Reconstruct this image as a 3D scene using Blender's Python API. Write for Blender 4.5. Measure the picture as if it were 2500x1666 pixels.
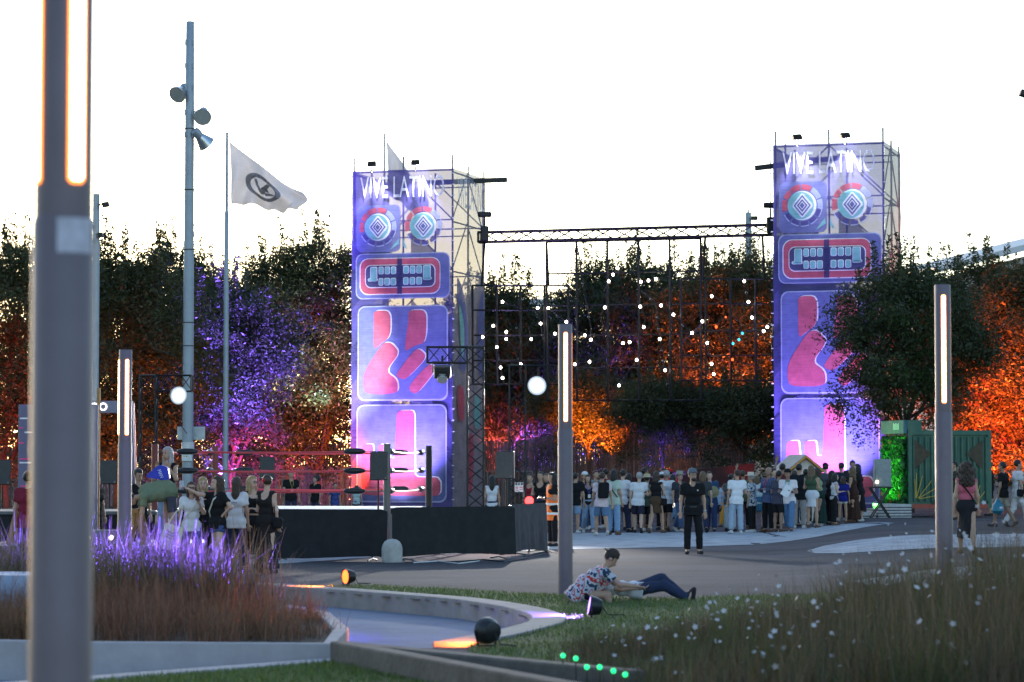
import bpy, bmesh, math, random
import numpy as np
from mathutils import Vector, Matrix
for o in list(bpy.data.objects): bpy.data.objects.remove(o, do_unlink=True)
SC = bpy.context.scene
COL = SC.collection
RAD = math.radians
random.seed(7); RNG = np.random.default_rng(7)

# ---------------------------------------------------------------- camera
FPX, CAMH, YH = 6500.0, 1.9, 1137.0
PITCH = math.atan((YH - 833.0) / FPX)
cam_data = bpy.data.cameras.new('camera')
cam = bpy.data.objects.new('camera', cam_data); COL.objects.link(cam)
cam.location = (0, 0, CAMH); cam.rotation_euler = (math.pi / 2 + PITCH, 0, 0)
cam_data.sensor_width = 36.0; cam_data.lens = FPX / 2500.0 * 36.0
cam_data.clip_start = 0.5; cam_data.clip_end = 6000
cam_data.dof.use_dof = True; cam_data.dof.focus_distance = 66.0; cam_data.dof.aperture_fstop = 3.0
SC.camera = cam

# ---------------------------------------------------------------- dusk sky and the last of the sun
SC.view_settings.view_transform = 'Standard'; SC.view_settings.look = 'None'
SC.view_settings.gamma = 1.0; SC.view_settings.use_curve_mapping = False
SC.view_settings.exposure = 1.6
world = bpy.data.worlds.new('World'); SC.world = world; world.use_nodes = True
wn = world.node_tree; bgn = wn.nodes['Background']
sky = wn.nodes.new('ShaderNodeTexSky'); sky.sky_type = 'NISHITA'; sky.sun_disc = False
SUN_EL, SUN_AZ = RAD(9.5), RAD(-20.0)
sky.sun_elevation = SUN_EL; sky.sun_rotation = SUN_AZ
sky.altitude = 200; sky.air_density = 1.0; sky.dust_density = .8; sky.ozone_density = 2.0
wn.links.new(sky.outputs[0], bgn.inputs[0]); bgn.inputs[1].default_value = 0.15
sl = bpy.data.lights.new('sun', 'SUN'); sl.energy = 0.12; sl.angle = RAD(12); sl.color = (1, .72, .5)
so = bpy.data.objects.new('sun', sl); COL.objects.link(so)
sdir = Vector((math.sin(SUN_AZ) * math.cos(SUN_EL), math.cos(SUN_AZ) * math.cos(SUN_EL), math.sin(SUN_EL)))
so.rotation_euler = sdir.to_track_quat('Z', 'Y').to_euler(); so.location = sdir * 300

# ---------------------------------------------------------------- where a pixel of the photograph lies in the place
_f = Vector((0, math.cos(PITCH), math.sin(PITCH))); _u = Vector((0, -math.sin(PITCH), math.cos(PITCH)))
def ray(px, py): return Vector((1, 0, 0)) * (px - 1250.0) + _u * (833.0 - py) + _f * FPX
def at(px, py, d):
    r = ray(px, py); return Vector((0, 0, CAMH)) + r * (d / r.y)
def ground(px, py, z=0.0):
    r = ray(px, py); return Vector((0, 0, CAMH)) + r * ((z - CAMH) / r.z)
def xat(px, d): return (px - 1250.0) / FPX * d
def zat(py, d): return at(1250, py, d).z
def sstep(a, b, t):
    t = min(1, max(0, (t - a) / (b - a))); return t * t * (3 - 2 * t)
def gz(x, y):                                    # the plaza: level, a little higher to the right, a slope far behind right
    z = 0.27 * sstep(4.6, 8.6, x - (y - 49) * 0.075) if y > 22 else 0.27 * sstep(4.6, 8.6, x + 2)
    z += 0.0135 * max(0.0, y - 104) * sstep(13, 22, x - (y - 100) * .05)
    return z

# ---------------------------------------------------------------- materials
MATS = {}
def nodes_of(m): return m.node_tree.nodes, m.node_tree.links
def mat(name, col, rough=.6, metal=0., var=.18, scale=8., bump=0., coat=0., col2=None, spec=.4, island=0.):
    if name in MATS: return MATS[name]
    m = bpy.data.materials.new(name); m.use_nodes = True; n, l = nodes_of(m)
    b = n['Principled BSDF']; b.inputs['Roughness'].default_value = rough; b.inputs['Metallic'].default_value = metal
    b.inputs['Specular IOR Level'].default_value = spec
    b.inputs['Coat Weight'].default_value = coat
    tc = n.new('ShaderNodeTexCoord'); nz = n.new('ShaderNodeTexNoise')
    nz.inputs['Scale'].default_value = scale; nz.inputs['Detail'].default_value = 5; nz.inputs['Roughness'].default_value = .65
    l.new(tc.outputs['Object'], nz.inputs['Vector'])
    cr = n.new('ShaderNodeValToRGB'); c = Vector(col)
    lo = c * (1 - var); hi = Vector(col2) if col2 else c * (1 + var)
    cr.color_ramp.elements[0].position = .3; cr.color_ramp.elements[1].position = .7
    cr.color_ramp.elements[0].color = (*lo, 1); cr.color_ramp.elements[1].color = (*hi, 1)
    l.new(nz.outputs[0], cr.inputs[0])
    out = cr.outputs[0]
    if island:
        ge = n.new('ShaderNodeNewGeometry'); mx = n.new('ShaderNodeHueSaturation'); mr = n.new('ShaderNodeMapRange')
        mr.inputs[3].default_value = 1 - island; mr.inputs[4].default_value = 1 + island
        l.new(ge.outputs['Random Per Island'], mr.inputs[0]); l.new(mr.outputs[0], mx.inputs['Value']); l.new(out, mx.inputs['Color']); out = mx.outputs[0]
    l.new(out, b.inputs['Base Color'])
    if bump:
        n2 = n.new('ShaderNodeTexNoise'); n2.inputs['Scale'].default_value = scale * 6; n2.inputs['Detail'].default_value = 4
        l.new(tc.outputs['Object'], n2.inputs['Vector'])
        bp = n.new('ShaderNodeBump'); bp.inputs['Strength'].default_value = bump; bp.inputs['Distance'].default_value = .02
        l.new(n2.outputs[0], bp.inputs['Height']); l.new(bp.outputs[0], b.inputs['Normal'])
    MATS[name] = m; return m
def emit(name, col, s):
    if name in MATS: return MATS[name]
    m = bpy.data.materials.new(name); m.use_nodes = True; n, l = nodes_of(m)
    b = n['Principled BSDF']; b.inputs['Base Color'].default_value = (*[c * .6 for c in col], 1)
    b.inputs['Emission Color'].default_value = (*col, 1); b.inputs['Emission Strength'].default_value = s
    MATS[name] = m; return m
def leafmat(name, col, trans=.4, var=.45, hue=.03):
    if name in MATS: return MATS[name]
    m = bpy.data.materials.new(name); m.use_nodes = True; n, l = nodes_of(m); n.remove(n['Principled BSDF'])
    ge = n.new('ShaderNodeNewGeometry'); hs = n.new('ShaderNodeHueSaturation'); mr = n.new('ShaderNodeMapRange'); mh = n.new('ShaderNodeMapRange')
    mr.inputs[3].default_value = 1 - var; mr.inputs[4].default_value = 1 + var
    mh.inputs[3].default_value = .5 - hue; mh.inputs[4].default_value = .5 + hue
    l.new(ge.outputs['Random Per Island'], mr.inputs[0]); l.new(mr.outputs[0], hs.inputs['Value'])
    tc = n.new('ShaderNodeTexCoord'); nz = n.new('ShaderNodeTexNoise'); nz.inputs['Scale'].default_value = .7
    l.new(tc.outputs['Object'], nz.inputs[0]); l.new(nz.outputs[0], mh.inputs[0]); l.new(mh.outputs[0], hs.inputs['Hue'])
    hs.inputs['Color'].default_value = (*col, 1)
    df = n.new('ShaderNodeBsdfDiffuse'); tr = n.new('ShaderNodeBsdfTranslucent'); gl = n.new('ShaderNodeBsdfGlossy'); gl.inputs['Roughness'].default_value = .45
    l.new(hs.outputs[0], df.inputs[0]); l.new(hs.outputs[0], tr.inputs[0])
    mx = n.new('ShaderNodeMixShader'); mx.inputs[0].default_value = trans; l.new(df.outputs[0], mx.inputs[1]); l.new(tr.outputs[0], mx.inputs[2])
    m2 = n.new('ShaderNodeMixShader'); m2.inputs[0].default_value = .035; l.new(mx.outputs[0], m2.inputs[1]); l.new(gl.outputs[0], m2.inputs[2])
    l.new(m2.outputs[0], n['Material Output'].inputs[0]); MATS[name] = m; return m
def scrim(name, col, trans=.3, var=.2, tl=.45):   # open-weave banner cloth: part lets light straight through, part glows from behind
    if name in MATS: return MATS[name]
    m = bpy.data.materials.new(name); m.use_nodes = True; n, l = nodes_of(m); n.remove(n['Principled BSDF'])
    tc = n.new('ShaderNodeTexCoord'); nz = n.new('ShaderNodeTexNoise'); nz.inputs['Scale'].default_value = 2.2; nz.inputs['Detail'].default_value = 8; nz.inputs['Roughness'].default_value = .7
    wv = n.new('ShaderNodeTexNoise'); wv.inputs['Scale'].default_value = 26; mp = n.new('ShaderNodeMapping'); mp.inputs['Scale'].default_value = (.06, .06, 1)
    l.new(tc.outputs['Object'], mp.inputs[0]); l.new(mp.outputs[0], wv.inputs[0]); l.new(tc.outputs['Object'], nz.inputs[0])
    ad = n.new('ShaderNodeMath'); ad.operation = 'ADD'; l.new(nz.outputs[0], ad.inputs[0])
    ml = n.new('ShaderNodeMath'); ml.operation = 'MULTIPLY'; ml.inputs[1].default_value = .5; l.new(wv.outputs[0], ml.inputs[0]); l.new(ml.outputs[0], ad.inputs[1])
    cr = n.new('ShaderNodeValToRGB'); c = Vector(col); cr.color_ramp.elements[0].position = .5; cr.color_ramp.elements[1].position = 1.0
    cr.color_ramp.elements[0].color = (*(c * (1 - var)), 1); cr.color_ramp.elements[1].color = (*(c * (1 + var)), 1)
    l.new(ad.outputs[0], cr.inputs[0])
    df = n.new('ShaderNodeBsdfDiffuse'); tr = n.new('ShaderNodeBsdfTranslucent'); tp = n.new('ShaderNodeBsdfTransparent')
    l.new(cr.outputs[0], df.inputs[0]); l.new(cr.outputs[0], tr.inputs[0])
    mx = n.new('ShaderNodeMixShader'); mx.inputs[0].default_value = tl; l.new(df.outputs[0], mx.inputs[1]); l.new(tr.outputs[0], mx.inputs[2])
    m2 = n.new('ShaderNodeMixShader'); m2.inputs[0].default_value = trans; l.new(mx.outputs[0], m2.inputs[1]); l.new(tp.outputs[0], m2.inputs[2])
    l.new(m2.outputs[0], n['Material Output'].inputs[0]); MATS[name] = m; return m
def cloth(col, pat=None):
    key = 'cloth_%03d_%03d_%03d%s' % (*[int(c * 255) for c in col], pat or '')
    if key in MATS: return MATS[key]
    if not pat: return mat(key, col, .9, 0, .1, 9, .2, spec=.12)
    m = mat(key, col, .85, 0, .1, 14, .2, spec=.15); n, l = nodes_of(m); b = n['Principled BSDF']
    tc = n.new('ShaderNodeTexCoord')
    if pat in ('floral', 'floralblue'):
        v = n.new('ShaderNodeTexNoise'); v.inputs['Scale'].default_value = 11; v.inputs['Detail'].default_value = 1.5
        l.new(tc.outputs['Object'], v.inputs[0]); r = n.new('ShaderNodeValToRGB'); e = r.color_ramp.elements; r.color_ramp.interpolation = 'CONSTANT'
        a = (.45, .04, .03, 1) if pat == 'floral' else (.03, .09, .22, 1); e[0].position = 0; e[0].color = (.03, .05, .09, 1)
        e[1].position = .4; e[1].color = (*col, 1); q = e.new(.53); q.color = a; q = e.new(.6); q.color = (*col, 1); q = e.new(.68); q.color = (.05, .07, .1, 1)
        l.new(v.outputs[0], r.inputs[0]); l.new(r.outputs[0], b.inputs['Base Color'])
    elif pat == 'plaid' or pat == 'stripe':
        w = n.new('ShaderNodeTexWave'); w.inputs['Scale'].default_value = 9; w.bands_direction = 'X'
        l.new(tc.outputs['Object'], w.inputs[0]); mx = n.new('ShaderNodeMix'); mx.data_type = 'RGBA'
        mx.inputs[6].default_value = (*[c * .25 for c in col], 1); mx.inputs[7].default_value = (*[min(1, c * 1.6) for c in col], 1)
        l.new(w.outputs[1], mx.inputs[0]); l.new(mx.outputs[2], b.inputs['Base Color'])
    return m

# ---------------------------------------------------------------- objects
ORG = {}
def link(o, parent=None):
    COL.objects.link(o)
    if parent: o.parent = parent
    return o
def tag(o, label=None, cat=None, group=None, kind=None):
    if label: o['label'] = label
    if cat: o['category'] = cat
    if group: o['group'] = group
    if kind: o['kind'] = kind
    return o
def empty(name, loc, label=None, cat=None, group=None, rz=0.):
    o = bpy.data.objects.new(name, None); COL.objects.link(o); o.empty_display_size = .3
    o.location = loc; o.rotation_euler = (0, 0, rz); ORG[o.name] = Vector(loc)
    return tag(o, label, cat, group)
def org(o): return ORG.get(o.name, Vector((0, 0, 0)))
def np_mesh(name, V, loops, starts, smooth=False):
    me = bpy.data.meshes.new(name); nv, nl, nf = len(V), len(loops), len(starts)
    me.vertices.add(nv); me.vertices.foreach_set('co', np.asarray(V, np.float32).ravel())
    me.loops.add(nl); me.loops.foreach_set('vertex_index', np.asarray(loops, np.int32).ravel())
    me.polygons.add(nf); me.polygons.foreach_set('loop_start', np.asarray(starts, np.int32))
    if smooth: me.polygons.foreach_set('use_smooth', np.ones(nf, bool))
    me.update(calc_edges=True); return me
def quads_mesh(name, V, Q, smooth=False):
    Q = np.asarray(Q, np.int32); return np_mesh(name, V, Q.ravel(), np.arange(0, Q.size, Q.shape[1]), smooth)
def obj(name, me, m, parent=None, local=False):
    o = bpy.data.objects.new(name, me); link(o, parent)
    if m: me.materials.append(m)
    if parent: ORG[o.name] = org(parent)
    return o
def frame_of(d):
    d = d.normalized(); a = Vector((0, 0, 1)) if abs(d.z) < .9 else Vector((1, 0, 0))
    x = d.cross(a).normalized(); return x, d.cross(x).normalized(), d
class MB:
    def __init__(s): s.v = []; s.f = []
    def poly(s, pts):
        i = len(s.v); s.v += [tuple(p) for p in pts]; s.f.append(tuple(range(i, i + len(pts)))); return s
    def box(s, c, sz, rz=0., M=None):
        c = Vector(c); i = len(s.v); h = Vector(sz) / 2
        for k in range(8):
            p = Vector(((1 if k & 1 else -1) * h.x, (1 if k & 2 else -1) * h.y, (1 if k & 4 else -1) * h.z))
            if M is not None: p = M @ p
            elif rz: p = Matrix.Rotation(rz, 3, 'Z') @ p
            s.v.append(tuple(c + p))
        s.f += [tuple(i + q for q in f) for f in ((0, 2, 3, 1), (4, 5, 7, 6), (0, 1, 5, 4), (2, 6, 7, 3), (0, 4, 6, 2), (1, 3, 7, 5))]; return s
    def bar(s, a, b, w, h=None):
        a, b = Vector(a), Vector(b); x, y, d = frame_of(b - a); M = Matrix((x, y, d)).transposed()
        return s.box((a + b) / 2, (w, h or w, (b - a).length), M=M)
    def cyl(s, a, b, r0, r1=None, n=8, caps=True):
        a, b = Vector(a), Vector(b); r1 = r0 if r1 is None else r1; x, y, d = frame_of(b - a); i = len(s.v)
        for c, r in ((a, r0), (b, r1)):
            for k in range(n):
                t = 2 * math.pi * k / n; s.v.append(tuple(c + x * math.cos(t) * r + y * math.sin(t) * r))
        for k in range(n): s.f.append((i + k, i + (k + 1) % n, i + n + (k + 1) % n, i + n + k))
        if caps: s.f += [tuple(range(i + n - 1, i - 1, -1)), tuple(range(i + n, i + 2 * n))]
        return s
    def tube(s, pts, r, n=6, r1=None):
        pts = [Vector(p) for p in pts]; m = len(pts); i = len(s.v); x = None
        for j, p in enumerate(pts):
            d = (pts[min(j + 1, m - 1)] - pts[max(j - 1, 0)]).normalized()
            if x is None: x, y, _ = frame_of(d)
            else:
                x = (x - d * x.dot(d)).normalized(); y = d.cross(x)
            rr = r if r1 is None else r + (r1 - r) * j / (m - 1)
            for k in range(n):
                t = 2 * math.pi * k / n; s.v.append(tuple(p + x * math.cos(t) * rr + y * math.sin(t) * rr))
        for j in range(m - 1):
            for k in range(n):
                a = i + j * n; s.f.append((a + k, a + (k + 1) % n, a + n + (k + 1) % n, a + n + k))
        s.f += [tuple(range(i + n - 1, i - 1, -1)), tuple(range(i + (m - 1) * n, i + m * n))]; return s
    def lathe(s, prof, o, d=(0, 0, 1), n=16):
        o = Vector(o); x, y, d = frame_of(Vector(d)); i = len(s.v)
        for r, z in prof:
            for k in range(n):
                t = 2 * math.pi * k / n; s.v.append(tuple(o + d * z + x * math.cos(t) * r + y * math.sin(t) * r))
        for j in range(len(prof) - 1):
            for k in range(n):
                a = i + j * n; s.f.append((a + k, a + (k + 1) % n, a + n + (k + 1) % n, a + n + k))
        s.f += [tuple(range(i + n - 1, i - 1, -1)), tuple(range(i + (len(prof) - 1) * n, i + len(prof) * n))]; return s
    def prism(s, pts, off):
        off = Vector(off); pts = [Vector(p) for p in pts]; i = len(s.v); n = len(pts)
        s.v += [tuple(p) for p in pts] + [tuple(p + off) for p in pts]
        s.f += [tuple(range(i, i + n)), tuple(range(i + 2 * n - 1, i + n - 1, -1))]
        for k in range(n): s.f.append((i + k, i + n + k, i + n + (k + 1) % n, i + (k + 1) % n))
        return s
    def ball(s, c, r, n=8, sc=(1, 1, 1)):
        c = Vector(c); i = len(s.v); m = max(4, n // 2 + 1)
        for j in range(1, m):
            ph = math.pi * j / m
            for k in range(n):
                t = 2 * math.pi * k / n
                s.v.append((c.x + r * sc[0] * math.sin(ph) * math.cos(t), c.y + r * sc[1] * math.sin(ph) * math.sin(t), c.z + r * sc[2] * math.cos(ph)))
        s.v += [(c.x, c.y, c.z + r * sc[2]), (c.x, c.y, c.z - r * sc[2])]; T, B = len(s.v) - 2, len(s.v) - 1
        for k in range(n):
            s.f.append((T, i + k, i + (k + 1) % n)); b = i + (m - 2) * n; s.f.append((B, b + (k + 1) % n, b + k))
            for j in range(m - 2):
                a = i + j * n; s.f.append((a + k, a + n + k, a + n + (k + 1) % n, a + (k + 1) % n))
        return s
    def build(s, name, m, parent=None, smooth=False, bevel=0., local=False):
        me = bpy.data.meshes.new(name); o0 = Vector((0, 0, 0)) if (local or parent is None) else org(parent)
        me.from_pydata([(a - o0.x, b - o0.y, c - o0.z) for a, b, c in s.v], [], s.f)
        if smooth:
            me.polygons.foreach_set('use_smooth', [True] * len(me.polygons)); me.set_sharp_from_angle(angle=RAD(38))
        o = obj(name, me, m, parent)
        if bevel:
            b = o.modifiers.new('bevel', 'BEVEL'); b.width = bevel; b.segments = 2; b.limit_method = 'ANGLE'
        return o
def thing(name, base, label, cat, group=None): return empty(name, base, label, cat, group)
def copy_tree(o, parent=None):
    c = o.copy(); COL.objects.link(c); c.parent = parent; ORG[c.name] = org(o)
    for ch in list(o.children): copy_tree(ch, c)
    return c
def spot(parent, loc, aim, col, energy, angle=50, blend=.6, rad=.06):
    d = bpy.data.lights.new('beam', 'SPOT'); d.energy = energy; d.color = col; d.spot_size = RAD(angle); d.spot_blend = blend; d.shadow_soft_size = .03
    o = bpy.data.objects.new('beam', d); link(o, parent); loc = Vector(loc)
    o.location = loc - org(parent); o.rotation_euler = (Vector(aim) - loc).to_track_quat('-Z', 'Y').to_euler(); return o
def text_mesh(s, size=1.0, ext=0.):
    cu = bpy.data.curves.new('t', 'FONT'); cu.body = s; cu.size = size; cu.extrude = ext; cu.align_x = 'LEFT'; cu.resolution_u = 3
    o = bpy.data.objects.new('t', cu); COL.objects.link(o); dg = bpy.context.evaluated_depsgraph_get()
    me = bpy.data.meshes.new_from_object(o.evaluated_get(dg)); bpy.data.objects.remove(o); bpy.data.curves.remove(cu)
    return me
def lettering(name, s, o, ux, uy, w, h, m, parent, serif=False):
    """letters stretched into the box o, o+ux*w, o+uy*h"""
    me = text_mesh(s); V = np.zeros(len(me.vertices) * 3, np.float32); me.vertices.foreach_get('co', V); V = V.reshape(-1, 3)
    lo, hi = V.min(0), V.max(0); S = (V[:, :2] - lo[:2]) / np.maximum(hi[:2] - lo[:2], 1e-5)
    o, ux, uy = Vector(o) - org(parent), Vector(ux), Vector(uy)
    X = np.array(o)[None] + S[:, :1] * np.array(ux * w)[None] + S[:, 1:2] * np.array(uy * h)[None]
    me.vertices.foreach_set('co', X.astype(np.float32).ravel()); me.update(); me.materials.clear()
    return obj(name, me, m, parent)
def chaikin(p, n=2, keep=.25):
    p = [Vector(q) for q in p]
    for _ in range(n):
        r = []
        for i in range(len(p)):
            a, b = p[i], p[(i + 1) % len(p)]; r += [a.lerp(b, keep), a.lerp(b, 1 - keep)]
        p = r
    return p
# ================================================================ the setting: ground, pool, lawns
def inpoly(x, y, P):
    r = np.zeros(np.shape(x), bool); n = len(P)
    for i in range(n):
        x0, y0 = P[i]; x1, y1 = P[(i + 1) % n]
        if y0 == y1: continue
        r ^= ((y0 > y) != (y1 > y)) & (x < (x1 - x0) * (y - y0) / (y1 - y0) + x0)
    return r
def gp(px, py, z=0.): p = ground(px, py, z); return (p.x, p.y)
INNER = [(-12, 45.5)] + [gp(*q) for q in ((480, 1423), (738, 1442), (815, 1447), (968, 1459), (1082, 1468), (1140, 1475), (1197, 1484), (1240, 1492), (1274, 1501), (1296, 1511), (1300, 1519), (1285, 1530), (1240, 1541), (1200, 1552), (1056, 1579))] + [(-1.25, 26.6), (-1.72, 26.05), (-3.8, 23.75), (-12, 14.7)]
xs = sorted(set([-2500, -900, -300, -120, -60, -30] + [round(-14 + .22 * i, 3) for i in range(74)] + [2.5 + i for i in range(28)] + [36, 45, 60, 90, 150, 300, 900, 2500]))
ys = sorted(set([-60, 0, 10] + [round(14 + .22 * i, 3) for i in range(148)] + [47 + 1.5 * i for i in range(45)] + [125 + 10 * i for i in range(20)] + [400, 700, 1500, 4000]))
V = [(x, y, gz(x, y)) for y in ys for x in xs]; Q = []; nx = len(xs)
for j in range(len(ys) - 1):
    for i in range(nx - 1):
        cx, cy = (xs[i] + xs[i + 1]) / 2, (ys[j] + ys[j + 1]) / 2
        if -14 < cx < 2 and 14 < cy < 46 and inpoly(np.array(cx), np.array(cy), INNER): continue
        Q.append((j * nx + i, j * nx + i + 1, (j + 1) * nx + i + 1, (j + 1) * nx + i))
M_ASPH = mat('asphalt', (.076, .071, .080), .95, 0, .2, 1.3, .5, spec=.08)
n, l = nodes_of(M_ASPH)
_tc = n.new('ShaderNodeTexCoord'); _mp = n.new('ShaderNodeMapping'); _mp.inputs['Scale'].default_value = (.05, .28, 1); _nz = n.new('ShaderNodeTexNoise'); _nz.inputs['Scale'].default_value = 1; _nz.inputs['Detail'].default_value = 6
l.new(_tc.outputs['Object'], _mp.inputs[0]); l.new(_mp.outputs[0], _nz.inputs[0])
_mr = n.new('ShaderNodeMapRange'); _mr.inputs[1].default_value = .3; _mr.inputs[2].default_value = .7; _mr.inputs[3].default_value = .62; _mr.inputs[4].default_value = 1.3; l.new(_nz.outputs[0], _mr.inputs[0])
_sp = n.new('ShaderNodeTexNoise'); _sp.inputs['Scale'].default_value = 22; _sp.inputs['Detail'].default_value = 3; l.new(_tc.outputs['Object'], _sp.inputs[0])
_m2 = n.new('ShaderNodeMapRange'); _m2.inputs[1].default_value = .35; _m2.inputs[2].default_value = .65; _m2.inputs[3].default_value = .75; _m2.inputs[4].default_value = 1.25; l.new(_sp.outputs[0], _m2.inputs[0])
_mm = n.new('ShaderNodeMath'); _mm.operation = 'MULTIPLY'; l.new(_mr.outputs[0], _mm.inputs[0]); l.new(_m2.outputs[0], _mm.inputs[1])
_hs = n.new('ShaderNodeHueSaturation'); l.new(_mm.outputs[0], _hs.inputs['Value']); _bs = n['Principled BSDF']; _src = _bs.inputs['Base Color'].links[0].from_socket; l.new(_src, _hs.inputs['Color']); l.new(_hs.outputs[0], _bs.inputs['Base Color'])
tag(obj('plaza_ground', quads_mesh('plaza_ground', V, Q, True), M_ASPH), kind='structure')

M_CONC = mat('concrete', (.24, .22, .21), .85, 0, .22, 2.5, .4)
M_CONCL = mat('concrete_light', (.33, .30, .315), .8, 0, .14, 2., .25)
M_CONCD = mat('concrete_dark', (.11, .092, .08), .9, 0, .3, 3., .5)
M_POOL = mat('pool_floor', (.15, .19, .27), .9, 0, .15, .9, .1, spec=.1)
MB().poly([(-40, 5, -.22), (6, 5, -.22), (6, 60, -.22), (-40, 60, -.22)]).build('pool_floor', M_POOL).__setitem__('kind', 'structure')
def strip(name, inner, w, z0, z1, m, side=1):
    pts = [Vector((p[0], p[1], 0)) for p in inner]; out = []
    for i, p in enumerate(pts):
        d = (pts[min(i + 1, len(pts) - 1)] - pts[max(i - 1, 0)]).normalized(); out.append(p + Vector((-d.y, d.x, 0)) * w * side)
    b = MB(); k = len(pts)
    for a, q in ((pts, 0), (out, 1)):
        b.v += [(p.x, p.y, z0) for p in a] + [(p.x, p.y, z1) for p in a]
    for i in range(k - 1):
        b.f += [(i, i + 1, k + i + 1, k + i), (k + i, k + i + 1, 3 * k + i + 1, 3 * k + i), (2 * k + i + 1, 2 * k + i, 3 * k + i, 3 * k + i + 1)]
    b.f += [(0, k, 3 * k, 2 * k), (k - 1, 3 * k - 1, 4 * k - 1, 2 * k - 1)]
    o = b.build(name, m, bevel=.015); o['kind'] = 'structure'; return o, out
def smooth_path(P, n=2):
    P = [Vector((*p, 0)) for p in P]
    for _ in range(n):
        r = [P[0]]
        for i in range(len(P) - 1): r += [P[i].lerp(P[i + 1], .25), P[i].lerp(P[i + 1], .75)]
        P = r + [P[-1]]
    return [(p.x, p.y) for p in P]
_, KOUT = strip('pool_kerb', smooth_path(INNER[:-4]), .42, -.25, .05, M_CONC)
strip('pool_kerb', [(-1.05, 26.75), (-1.72, 26.05), (-3.8, 23.75), (-12, 14.7)], .3, -.25, .035, M_CONCL)
# painted floor art of the plaza
M_PAINT = mat('floor_paint', (.36, .37, .4), .9, 0, .35, 1.6, .15, col2=(.48, .49, .52), spec=.08)
def sheet(name, pts, m, dz=.004, zf=gz, sub=1, kind='structure'):
    P = [Vector((x, y, 0)) for x, y in pts]; b = MB(); b.poly([(p.x, p.y, zf(p.x, p.y) + dz) for p in P]); o = b.build(name, m); o['kind'] = kind; return o
def groundsheet(name, pts, m, dz, step=.7):
    """a sheet that follows the plaza's gentle slope: a fine grid cut to the outline"""
    bm = bmesh.new(); xs_ = [p[0] for p in pts]; ys_ = [p[1] for p in pts]
    f = bm.faces.new([bm.verts.new((x, y, 0)) for x, y in pts]); bmesh.ops.triangulate(bm, faces=[f])
    for ax, lo, hi in ((0, min(xs_), max(xs_)), (1, min(ys_), max(ys_))):
        t = lo + step
        while t < hi:
            co = (t, 0, 0) if ax == 0 else (0, t, 0); no = (1, 0, 0) if ax == 0 else (0, 1, 0)
            bmesh.ops.bisect_plane(bm, geom=bm.verts[:] + bm.edges[:] + bm.faces[:], plane_co=co, plane_no=no); t += step
    for v in bm.verts: v.co.z = gz(v.co.x, v.co.y) + dz
    me = bpy.data.meshes.new(name); bm.to_mesh(me); bm.free()
    for p in me.polygons:
        if p.normal.z < 0: p.flip()
    o = obj(name, me, m); o['kind'] = 'structure'; return o
stripe = [gp(*q) for q in ((560, 1352), (760, 1342), (1300, 1303), (1700, 1300), (2000, 1299), (2140, 1298), (2185, 1301), (2120, 1309), (2000, 1321), (1850, 1330), (1700, 1335), (1330, 1343), (900, 1362), (700, 1376), (560, 1380))]
groundsheet('floor_marking', stripe, M_PAINT, .006, 1.2)
oval = [(x * 1., y) for x, y in [gp(*q) for q in ((1970, 1352), (2010, 1344), (2100, 1338), (2250, 1335), (2500, 1332), (2640, 1335), (2700, 1350), (2640, 1366), (2400, 1371), (2200, 1370), (2060, 1365), (1990, 1359))]]
groundsheet('floor_marking', oval, M_PAINT, .008, .9)
groundsheet('floor_marking', [gp(*q) for q in ((2080, 1430), (2300, 1421), (2560, 1418), (2560, 1452), (2280, 1452), (2120, 1442))], mat('floor_paint_worn', (.32, .33, .36), .8, 0, .4, 2.5, .2), .008, .6)

# lawns (sheet of soil and turf, then blades)
M_TURF = mat('turf', (.055, .075, .022), .95, 0, .35, 5, .6)
M_GRASS = leafmat('grass_blade', (.105, .15, .035), .35, .4, .03)
M_SOIL = mat('soil', (.045, .034, .025), .95, 0, .3, 6, .6)
LAWN = [gp(*q) for q in ((870, 1432.5), (930, 1433), (1121, 1443), (1370, 1456), (1600, 1463), (2000, 1455))] + [(9, 36), (9, 18), (1.5, 18), (.75, 22.6), (-.45, 24.6)]
k0 = [(p.x, p.y) for p in KOUT]
kk = [p for p in k0 if p[1] < 41.3]
LAWN2 = LAWN + list(reversed(kk))
groundsheet('lawn', LAWN2, M_TURF, .02, 1.0)
LAWN_N = [(-6.5, 20.6), (-3.75, 23.25), (-1.75, 25.55), (.42, 20.7), (.8, 18), (-6.5, 18)]
groundsheet('lawn', LAWN_N, M_TURF, .02, 1.0)
def blades(P, h, w, lean, curve=.5, seg=2, az=None):
    N = len(P); az = RNG.uniform(0, 2 * np.pi, N) if az is None else az
    d = np.stack([np.cos(az), np.sin(az), np.zeros(N)], 1); a2 = az + np.pi / 2 + RNG.normal(0, .5, N)
    s = np.stack([np.cos(a2), np.sin(a2), np.zeros(N)], 1); rows = []
    for k in range(seg + 1):
        t = k / seg; c = P + d * (h * lean * (t * (1 - curve) + curve * t * t))[:, None]; c[:, 2] += h * t * (1 - .35 * lean * t)
        ww = (w * (1 - .88 * t))[:, None] if np.ndim(w) else w * (1 - .88 * t)
        rows += [c - s * ww / 2, c + s * ww / 2]
    V = np.stack(rows, 1).reshape(-1, 3); m = 2 * (seg + 1); base = np.arange(N)[:, None] * m
    Qs = [base + np.array([2 * k, 2 * k + 1, 2 * k + 3, 2 * k + 2])[None] for k in range(seg)]
    return V, np.concatenate(Qs, 0)
def scatter(poly, n):
    P = np.array(poly); lo, hi = P.min(0), P.max(0); out = []
    tot = 0
    while tot < n:
        x = RNG.uniform(lo[0], hi[0], n * 2); y = RNG.uniform(lo[1], hi[1], n * 2); k = inpoly(x, y, poly); out.append(np.stack([x[k], y[k]], 1)); tot += k.sum()
    return np.concatenate(out)[:n]
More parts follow.
